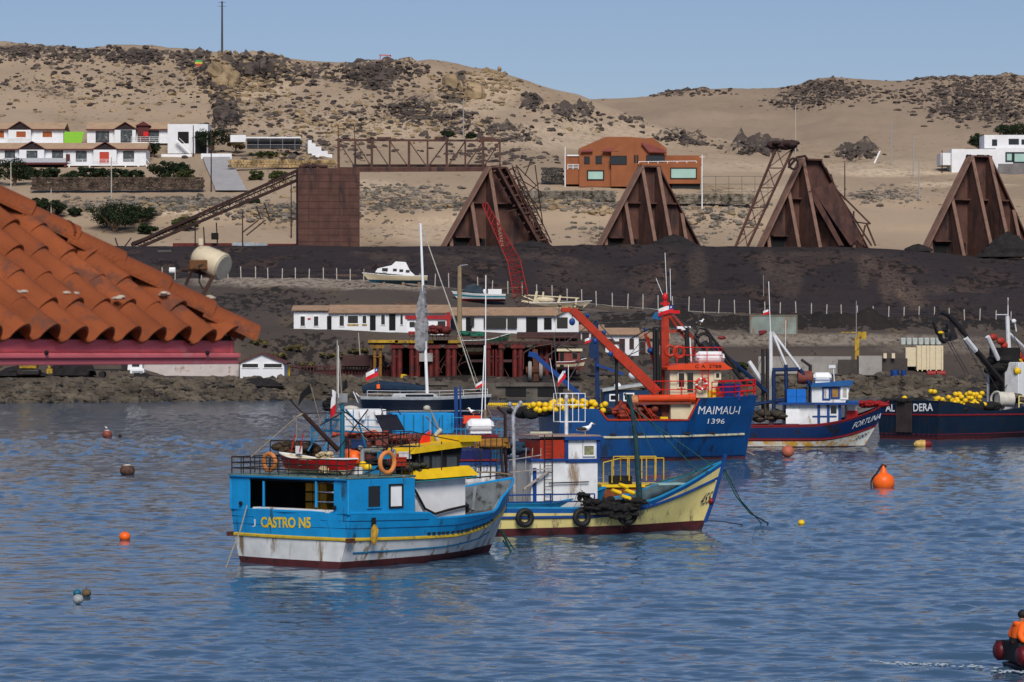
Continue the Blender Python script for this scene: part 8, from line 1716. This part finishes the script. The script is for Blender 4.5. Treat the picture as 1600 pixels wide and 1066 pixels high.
scatter('rubble', lr, 3800, .12, .95, mat('grey_rubble_rock', (.19, .165, .135), .95, .7, .3, (.06, .055, .05), .35, .4, bump=.8, bscale=1.2), 'grey rubble on the lower slope below the houses', 34)
scatter('pale_boulders', rb, 2800, .12, 1.2, M_rockp, 'ochre boulders and outcrops on the near hillside', 32)
scatter('far_rocks', far_rock, 3600, .25, 1.5, M_rockd, 'dark rocks on the far hill', 33, BFAR, sq=.5)
def crag(px, py, w, h_, m, label, seed):
    p = onhill(px, py)
    if p is None: return
    rr = random.Random(seed); mb = MB(); k = p.y/F
    for i in range(14):
        c = V(rr.uniform(-.5, .5)*w*k, rr.uniform(-2, 4), rr.uniform(-.6, .35)*h_*k); q = [V(rr.uniform(-1, 1), rr.uniform(-1, 1), rr.uniform(-1, 1)) for _ in range(3)]; s = rr.uniform(.18, .32)*min(w, h_)*k; ic = MB(); ic.ell((0, 0, 0), (1, 1, 1), 8, 6)
        for x in ic.v:
            n_ = 1 + .45*mnoise.noise(V(*x)*1.7 + q[0]*9); mb.v.append(tuple(c + V(x[0]*s*1.1, x[1]*s, x[2]*s*1.25)*n_))
        o = len(mb.v) - len(ic.v); mb.f += [tuple(a + o for a in f) for f in ic.f]; mb.m += ic.m
    o = mb.build('rock_outcrop', m, smooth=0); o.location = p; tag(o, label, 'rock outcrop', 'rock outcrops on the hill')
for i, (a, b, w, h_, d, l) in enumerate(((345, 128, 44, 50, 0, 'tall ochre crag under the hilltop mast'), (395, 115, 60, 34, 1, 'dark crag right of the hilltop mast'), (352, 188, 30, 40, 1, 'dark vertical rock mass behind the white houses'), (365, 84, 50, 12, 0, 'flat pale crag on the ridge beside the mast'), (713, 145, 60, 44, 0, 'ochre crag cleft by shadow, near the middle of the ridge'), (585, 115, 60, 26, 1, 'dark crag below the red goal frame'), (770, 112, 40, 12, 0, 'pale crag on the ridge where it starts to fall right'), (680, 188, 70, 14, 1, 'long dark rib of rock above the gallery'), (1185, 236, 36, 18, 1, 'dark rock mound behind the lattice legs'), (1090, 224, 30, 10, 1, 'small dark rock group right of the orange brown house'), (1345, 240, 44, 10, 1, 'grey brown mound in the sand right of the third bulkhead'), (318, 112, 20, 26, 1, 'dark rock carrying the green, yellow and red painted patch'), (855, 170, 22, 12, 1, 'dark boulder group on the falling ridge'), (830, 150, 20, 10, 1, 'small dark boulder high on the falling ridge'))):
    crag(a, b, w, h_, M_rockd if d else M_rockp, l, 50 + i)
p = onhill(315, 106) + V(0, -9, 0); mb = MB(); mb.box((0, 0, 0), (1.6, .4, .6)); mb.box((0, 0, .6), (2.2, .4, .6), 1); mb.box((0, 0, 1.2), (1.9, .4, .6), 2); o = mb.build('painted_patch', [mat('p_red', (.4, .05, .03)), mat('p_yel', (.55, .45, .05)), mat('p_grn', (.05, .35, .10))], smooth=0); o.location = p; tag(o, 'green, yellow and red patch painted on a dark rock', 'painted rock')
# hilltop mast and frame, poles
def hpole(px, pyt, pyb, Y, r, m, l, **k):
    if 640 < Y < 1000: Y = getattr(onhill(px, pyb), 'y', Y)
    return pole(px, pyt, pyb, Y, r, m, l, **k)
hpole(347, 2, 84, 1005, .32, mat('mast_dark', (.06, .06, .065), .7), 'tall dark mast with two cross arms on the hilltop', cross=[(.4, 2.2), (1.6, 2.6)])
fr = Fr(W(602, 97, 1008), 0); t = thing('goal_frame', fr, 'small red goal shaped frame on the hilltop', 'frame'); mb = MB()
for a, b in (((594, 100), (594, 86)), ((610, 100), (610, 86)), ((593, 86), (611, 87))): mb.bar(P_(fr, *a), P_(fr, *b), .3)
mb.build('bars', mat('goal_red', (.5, .08, .04), .6), t, smooth=0)
for i, a in enumerate(((17, 253, 302, 775, 'pale pole before the houses at the left edge', 'p'), (174, 246, 312, 770, 'pale pole in front of the lower white houses', 'p'), (330, 206, 300, 775, 'dark pole beside the driveway', 'd'), (80, 295, 350, 735, 'grey pole above the tiled roof ridge', 'p'), (302, 196, 245, 840, 'thin dark pole at the white cube house', 'd'), (1393, 190, 258, 830, 'tall thin grey pole on the sand at the right', 'g'), (1427, 212, 276, 815, 'thin pole left of the white house at the right edge', 'g'), (1436, 250, 313, 785, 'thin pole by the curved track at the right', 'g'), (1320, 254, 313, 785, 'dark pole right of the third bulkhead', 'd'), (1243, 165, 240, 850, 'pale thin pole behind the lattice legs', 'p'), (724, 155, 216, 900, 'thin pale pole on the slope above the gallery', 'g'), (379, 330, 385, 700, 'thin brown pole under the inclined conveyor', 'd'), (455, 282, 372, 720, 'thin brown pole left of the square tower', 'd'), (1472, 235, 270, 830, 'thin dark pole before the white house at the right edge', 'd'), (883, 230, 292, 785, 'thin white pole at the left end of the orange brown house', 'w'), (1097, 242, 326, 768, 'white pole at the right end of the orange brown house', 'w'))):
    hpole(a[0], a[1], a[2], a[3], .14, {'p': M_fpost, 'd': M_rustd, 'g': M_grey, 'w': M_cleanw}[a[5]], a[4], cross=[(.5, 1.2)] if i in (2, 11, 15) else None)
# ---------------------------------------------------------------- houses
M_gable = mat('dark_gable', (.022, .014, .016), .8, .3, 1); M_rooft = mat('roof_pale_tan', (.40, .27, .17), .85, .12, .5, (.3, .19, .11), .3, .6); M_trim = mat('maroon_trim', (.09, .02, .02), .7)
def house(name, x0, x1, ye, yb, yr, Y, label, gables, ws, doors=(), dp=9, below=6, red=()):
    Y = min((onhill(x, yb) or V(0, Y, 0)).y for x in (max(x0, 0), (x0 + x1)/2, x1)) - 1.5; fr = Fr(W((x0 + x1)/2, yb, Y), 0); t = thing(name, fr, label, 'house', 'white houses on the hillside'); mb = MB(); fbox(mb, fr, x0, x1, ye, yb, dp); a = P_(fr, x0, yb); b = P_(fr, x1, yb); mb.box(((a.x + b.x)/2, dp/2, -below/2), (b.x - a.x - .3, dp - .3, below)); mb.build('wall', M_housew, t, smooth=0)
    roof_slab(t, fr, x0 - 2, x1 + 2, ye, yr, dp/2, .7, .2, m=M_rooft); mb = MB(); p, q = P_(fr, x0 - 2, ye + .8, -.72), P_(fr, x1 + 2, ye + .8, -.72); mb.bar(p, q, .12, .3); mb.build('eave_board', M_trim, t, smooth=0)
    for (g0, g1, gt) in gables:
        fg = -1.3; mb = MB(); fbox(mb, fr, g0 + 2, g1 - 2, ye, yb, 1.4, fg); mb.build('bay', M_housew, t, smooth=0)
        mb = MB(); A, B_, C_ = P_(fr, g0, ye + .5, fg - .3), P_(fr, g1, ye + .5, fg - .3), P_(fr, (g0 + g1)/2, gt, fg - .3); mb.prism([(A.x + .5, A.z), (B_.x - .5, B_.z), (C_.x, C_.z - .5)], 1, fg - .1, fg + .2); o = mb.build('gable', M_gable, t, smooth=0)
        mb = MB(); mb.slab([A, C_, C_ + V(0, 5, 0), A + V(0, 5, 0)], .22); mb.slab([C_, B_, B_ + V(0, 5, 0), C_ + V(0, 5, 0)], .22); mb.build('gable_roof', M_trim, t, smooth=0)
    for w in ws:
        f = -1.3 if any(g0 < w[0] < g1 for g0, g1, _ in gables) else 0; pane(t, fr, 1, f, *w[:4], {0: mat('curtain_glass', (.07, .08, .085), .2, .6, 1.2, (.3, .3, .28), .3, 1), 1: mat('shutter_orange', (.30, .08, .02), .7, .2, 1), 2: mat('door_red', (.45, .05, .03), .6)}[w[4] if len(w) > 4 else 0], M_gable if len(w) < 5 else M_cleanw, .16, .12)
    return t, fr
def balcony(t, fr, x0, x1, yt, yb, front=-1.6, posts=()):
    mb = MB(); fbox(mb, fr, x0, x1, yb, yb + 2, 1.6, front); mb.build('balcony_floor', M_cleanw, t, smooth=0); mb = MB(); a, b = P_(fr, x0, yb, front), P_(fr, x1, yb, front); railing(mb, [a, b], (yb - yt)/F*(fr.loc.y + front), .05, 3, 2.0); mb.build('balcony_rail', M_cleanw, t)
    for x in posts: mb = MB(); fbox(mb, fr, x - 1, x + 1, yb + 2, yb + 18, .3, front); mb.build('post', M_cleanw, t, smooth=0)
t, fr = house('row_house', -40, 99, 202, 224, 193, 842, 'upper left white house with orange shutters, cut by the left edge', [(11, 50, 190)], [(25, 205, 41, 215, 1), (66, 205, 82, 215, 1), (-2, 204, 7, 216, 1)]); balcony(t, fr, -40, 93, 216, 223)
t, fr = house('row_house', 136, 262, 202, 224, 192, 842, 'upper white house with a dark gable and red brown turret', [(177, 214, 191)], [(150, 206, 170, 222), (189, 204, 206, 222), (233, 205, 248, 222)]); balcony(t, fr, 205, 262, 214, 222)
mb = MB(); fbox(mb, fr, 215, 232, 196, 222, 2, -1.0); a = P_(fr, 223.5, 193, -1); mb.add([a + V(-2, -.5, -.6), a + V(2, -.5, -.6), a + V(2, 2.5, -.6), a + V(-2, 2.5, -.6), a + V(0, 1, .6)], [(0, 1, 4), (1, 2, 4), (2, 3, 4), (3, 0, 4)]); mb.build('turret', M_trim, t, smooth=0); mb = MB(); fbox(mb, fr, 224, 232, 206, 213, .1, -1.3); mb.build('red_cloth', M_red, t, smooth=0)
mb = MB(); fbox(mb, fr, 136, 262, 224, 236, 6, .5); mb.build('lower_storey', mat('brown_wall', (.06, .035, .03), .9), t, smooth=0)
t, fr = house('row_house', -60, 228, 233, 257, 224, 800, 'long lower white house row with two dark gables and a red door', [(28, 71, 221), (144, 184, 222)], [(8, 236, 23, 246), (42, 236, 58, 248), (82, 236, 98, 247), (119, 237, 135, 252), (155, 237, 171, 256, 2), (193, 237, 209, 252)], below=9)
balcony(t, fr, 104, 228, 249, 257, -2.0, (108, 140, 174, 196, 216)); mb = MB(); fbox(mb, fr, 7, 103, 247, 254, 3, -3); mb.build('terrace_roof', mat('pale_canopy', (.42, .44, .48), .7), t, smooth=0); mb = MB(); fbox(mb, fr, 5, 104, 254, 257, 3, -3.1); fbox(mb, fr, 103, 109, 241, 252, .5, -2.4); fbox(mb, fr, 100, 103, 254, 276, .4, -3); mb.build('maroon_frame', M_trim, t, smooth=0)
mb = MB(); fbox(mb, fr, 0, 104, 257, 277, 1, -.3); fbox(mb, fr, 104, 226, 259, 277, 1, .5); mb.build('shaded_ground_floor', mat('shade_wall', (.035, .03, .032), .9, .4, .5), t, smooth=0); mb = MB(); mb.bar(P_(fr, 222, 252, -2), P_(fr, 232, 262, -2), .3); mb.bar(P_(fr, 228, 248, -2), P_(fr, 234, 256, -2), .12); mb.build('stairs', M_cleanw, t, smooth=0)  # near-black wall, shade below balcony and terrace put into its colour
t, fr = site('cube_house', 290, onhill(290, 240).y - 1, 'flat roofed white cube house with a large dark window', 'house', 'white houses on the hillside', py=236); mb = MB(); fbox(mb, fr, 262, 325, 194, 240, 9); mb.build('wall', M_housew, t, smooth=0); wins(t, fr, [(278, 206, 295, 224), (305, 206, 323, 240)], m=M_dark)
mb = MB(); mb.bar(P_(fr, 275, 218, -1.5), P_(fr, 298, 240, -1.5), .5); mb.bar(P_(fr, 280, 216, -1.5), P_(fr, 298, 233, -1.5), .12); fbox(mb, fr, 252, 300, 241, 252, .4, -3); mb.build('outside_stairs', M_cleanw, t, smooth=0)
t, fr = site('green_screen', 116, onhill(116, 224).y - 1, 'lime green panel between the two upper white houses', 'panel', py=224); mb = MB(); mb.slab([P_(fr, 100, 206), P_(fr, 132, 206), P_(fr, 127, 225), P_(fr, 100, 225)], .2); mb.build('panel', mat('lime', (.22, .50, .04), .7, .1), t, smooth=0)
t, fr = site('garden_wall', 430, onhill(430, 246).y - 2, 'white walls and stepped stair of the fenced garden', 'wall', py=240); mb = MB()
for i, (x0, x1, y0, y1) in enumerate(((360, 384, 211, 222), (384, 470, 214, 216), (481, 487, 219, 240), (487, 493, 224, 243), (493, 502, 229, 246), (502, 512, 236, 250), (512, 519, 241, 251), (314, 362, 240, 250))): fbox(mb, fr, x0, x1, y0, y1, 1, -i*.05)
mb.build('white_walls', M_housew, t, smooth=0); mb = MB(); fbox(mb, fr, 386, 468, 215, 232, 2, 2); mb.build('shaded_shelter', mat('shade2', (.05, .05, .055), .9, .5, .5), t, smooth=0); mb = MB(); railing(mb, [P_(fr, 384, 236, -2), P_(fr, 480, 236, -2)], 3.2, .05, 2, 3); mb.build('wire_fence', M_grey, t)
def swall(x0, x1, y0, y1, Y, label, m=M_stone, steps=1):
    Y = min((onhill(x, y1) or V(0, Y, 0)).y for x in (x0, (x0 + x1)/2, x1)) - .6; t, fr = site('stone_wall', (x0 + x1)/2, Y, label, 'stone wall', 'stone terrace walls', py=y1); rr = random.Random(int(x0)); mb = MB(); n = int((x1 - x0)/5)
    for i in range(n):
        for j in range(max(2, int((y1 - y0)/4))):
            a = P_(fr, x0 + (i + .5 + .3*(j % 2))*5, y0 + (j + .5)*4 + rr.uniform(-.5, .5)); mb.box(a + V(0, rr.uniform(-.15, .15), 0), (.78*rr.uniform(.8, 1.1), 1.0, .62*rr.uniform(.8, 1.1)), rz=rr.uniform(-.1, .1))
    mb.build('stones', m, t, smooth=0, bevel=.08); return t
swall(48, 320, 277, 300, 770, 'brown stone retaining wall below the lower white houses', mat('brown_stone', (.085, .06, .045), .95, .8, .7)); swall(356, 528, 250, 264, 806, 'ochre stone wall left of the gallery', mat('ochre_stone', (.36, .25, .12), .95, .7, .6))
swall(845, 884, 262, 288, 790, 'dark stone wall left of the orange brown house', mat('dark_stone', (.06, .055, .05), .95, .8, .7)); swall(1010, 1180, 303, 320, 770, 'pale rubble wall below the orange brown house', mat('rubble_stone', (.20, .17, .13), .95, .9, .8)); swall(800, 960, 298, 314, 768, 'grey rubble wall left of the second bulkhead', mat('grey_rubble', (.17, .15, .12), .95, .9, .8))
t, fr = site('driveway', 350, 790, 'pale concrete driveway climbing to the houses', 'driveway'); t['kind'] = 'structure'; mb = MB(); L_, R_ = [(316, 244), (322, 262), (330, 280), (337, 300)], [(358, 244), (366, 262), (377, 282), (386, 300)]; g = []
for (a, b) in zip(L_, R_):
    p, q = onhill(*a), onhill(*b); g.append([p - fr.loc + V(0, -.6, .35), q - fr.loc + V(0, -.6, .35)])
mb.grid(g); mb.build('slab', mat('drive_conc', (.34, .33, .33), .9, .12, .4), t, smooth=0)
# orange-brown house
t, fr = site('villa', 990, min(onhill(x, 292).y for x in (885, 990, 1095)) - 1, 'large orange brown two storey villa with sloping red roofs and pale curtained windows', 'house', py=292)
M_villa = mat('villa_render', (.27, .095, .040), .9, .15, .3, (.18, .06, .03), .25, .5, streak=True); M_vroof = mat('villa_roof', (.22, .06, .05), .8, .2, .5)
mb = MB(); X = lambda p, y=0: P_(fr, p, 250, y).x; Z = lambda p, y=0: P_(fr, 990, p, y).z
mb.prism([(X(905), Z(292)), (X(1015), Z(292)), (X(1015), Z(217)), (X(985), Z(214)), (X(946), Z(214)), (X(905), Z(232))], 1, 0, 9); mb.prism([(X(1008), Z(292)), (X(1042), Z(292)), (X(1042), Z(232)), (X(1020), Z(215)), (X(1008), Z(216))], 1, .4, 9.3); mb.build('main_block', M_villa, t, smooth=0)
mb = MB(); mb.prism([(X(955, -1), Z(292)), (X(990, -1), Z(292)), (X(990, -1), Z(217)), (X(978, -1), Z(224)), (X(955, -1), Z(236))], 1, -1.2, 0); mb.build('projecting_bay', M_villa, t, smooth=0)
mb = MB(); fbox(mb, fr, 884, 908, 244, 288, 8, 1); mb.build('wing', M_villa, t, smooth=0); mb = MB(); fbox(mb, fr, 1040, 1097, 243, 258, 7, 1.5); fbox(mb, fr, 1003, 1095, 254, 287, 8, -.6); mb.build('wing', M_villa, t, smooth=0); mb = MB(); fbox(mb, fr, 1050, 1094, 287, 298, 7, .2); mb.build('undercroft', mat('under', (.03, .03, .03), .9), t, smooth=0)
mb = MB(); mb.slab([P_(fr, 1002, 224, -.8), P_(fr, 1014, 238, -.8), P_(fr, 1041, 239, -.8), P_(fr, 1018, 216, 5)], .25); mb.slab([P_(fr, 940, 237, -1.2), P_(fr, 967, 237, -1.2), P_(fr, 967, 229, 1), P_(fr, 948, 230, 1)], .25); mb.slab([P_(fr, 907, 238, -.8), P_(fr, 926, 237, -.8), P_(fr, 926, 230, 1), P_(fr, 911, 232, 1)], .25); mb.build('red_roof', M_vroof, t, smooth=0)
Mgc = mat('curtain_mint', (.33, .50, .44), .5, .12, .3)
wins(t, fr, [(918, 267, 943, 281), (959, 265, 986, 280)], m=Mgc, mf=M_gable, front=-.02, fw=.3); wins(t, fr, [(1048, 263, 1088, 279)], m=Mgc, mf=M_gable, front=-.62, fw=.25); wins(t, fr, [(913, 245, 921, 256), (931, 244, 940, 256), (1010, 243, 1038, 254), (991, 243, 993, 254), (995, 243, 997, 254)], mf=M_gable); wins(t, fr, [(953, 244, 979, 257)], mf=M_gable, front=-1.22)
mb = MB(); railing(mb, [P_(fr, 998, 256, -.7), P_(fr, 1088, 255, -.7)], .5, .08, 1, 2); railing(mb, [P_(fr, 887, 265, .8), P_(fr, 912, 265, .8)], 1.2, .08, 3, 1); fbox(mb, fr, 886, 908, 242, 244, .3, .7); mb.build('white_rail', M_cleanw, t)
mb = MB(); p = P_(fr, 1100, 318); railing(mb, [P_(fr, 1098, 312, -6), P_(fr, 1200, 312, -6)], 5.5, .05, 3, 3); solo(mb, 'wire_fence', mat('green_wire', (.05, .09, .07), .7), fr, P_(fr, 1098, 312, -6), 'green wire fence right of the villa', 'fence')
t, fr = site('white_villa', 1540, onhill(1500, 268).y - 3, 'flat roofed modern white house at the right edge', 'house', 'white houses on the hillside', py=266); mb = MB(); fbox(mb, fr, 1538, 1640, 211, 232, 9, 3); fbox(mb, fr, 1487, 1560, 233, 275, 9, 1); fbox(mb, fr, 1470, 1490, 239, 258, 8, 2); fbox(mb, fr, 1556, 1640, 231, 270, 9, 2); mb.build('walls', M_housew, t, smooth=0)
wins(t, fr, [(1550, 218, 1558, 228), (1576, 217, 1592, 226), (1596, 218, 1606, 226)], front=3); wins(t, fr, [(1572, 239, 1582, 252), (1584, 239, 1604, 254)], front=2, m=Mgc, mf=M_glass, fw=.4); mb = MB(); fbox(mb, fr, 1560, 1640, 256, 290, .4, -.5); mb.build('lower_wall', mat('greyish', (.16, .15, .15), .9, .3, .4), t, smooth=0)
mb = MB()
for a, b in (((1366, 255), (1375, 236)), ((1406, 311), (1412, 296))): mb.bar(W(a[0], a[1], 800), W(b[0], b[1], 800), .35)
o = solo(mb, 'leaning_posts', M_cleanw, WFR, W(1366, 255, 800), 'pale leaning posts beside the sand track', 'post')
tree(1158, 584, 520, 22, 20, 'green bush beside the right quay, behind the dark red bow boat', ML2, .05, 60, 'bush', 'bush', at=W(1158, 584, groundY(1158, 584)))
for i, (x, y, w) in enumerate(((430, 560, 40), (460, 548, 36), (405, 540, 30), (520, 560, 44), (480, 575, 30), (560, 552, 34))):
    tree(x, y, 500, w, 9, ['dry yellowish scrub above the white boathouse', 'dry scrub below the left end of the workshop', 'dry scrub under the tip of the tiled roof', 'wide dry scrub patch left of the yellow trestle leg', 'dry scrub just above the maroon fence', 'dry scrub between the leaning pole and the workshop'][i], leaf_mat('leaf_straw', (.11, .095, .045)), .02, 70 + i, 'bush', 'bush', 'dry scrub on the harbour bank', at=W(x, y, groundY(x, y)), n=16)
for i, (x, y, w, hh, l) in enumerate(((48, 280, 40, 20, 'dark bush at the left end of the brown stone wall'), (78, 281, 30, 18, 'dark bush below the terrace roof of the lower house row'), (108, 283, 26, 16, 'dark bush beside the maroon frame'), (186, 283, 30, 20, 'dark bush below the red door'), (212, 284, 26, 18, 'dark bush below the right end of the balcony'), (283, 270, 26, 16, 'brown green bush on the bank below the cube house'), (60, 316, 30, 7, 'flat dry shrub by the pale road below the stone wall'), (395, 318, 24, 8, 'grey green shrub right of the driveway foot'), (700, 214, 20, 9, 'dark shrub rising behind the gallery, left of its middle'), (735, 216, 18, 8, 'dark shrub rising behind the gallery, right of its middle'))):
    tree(x, y, 780, w, hh, l, ML1, .05, 90 + i, 'bush', 'bush', n=22)
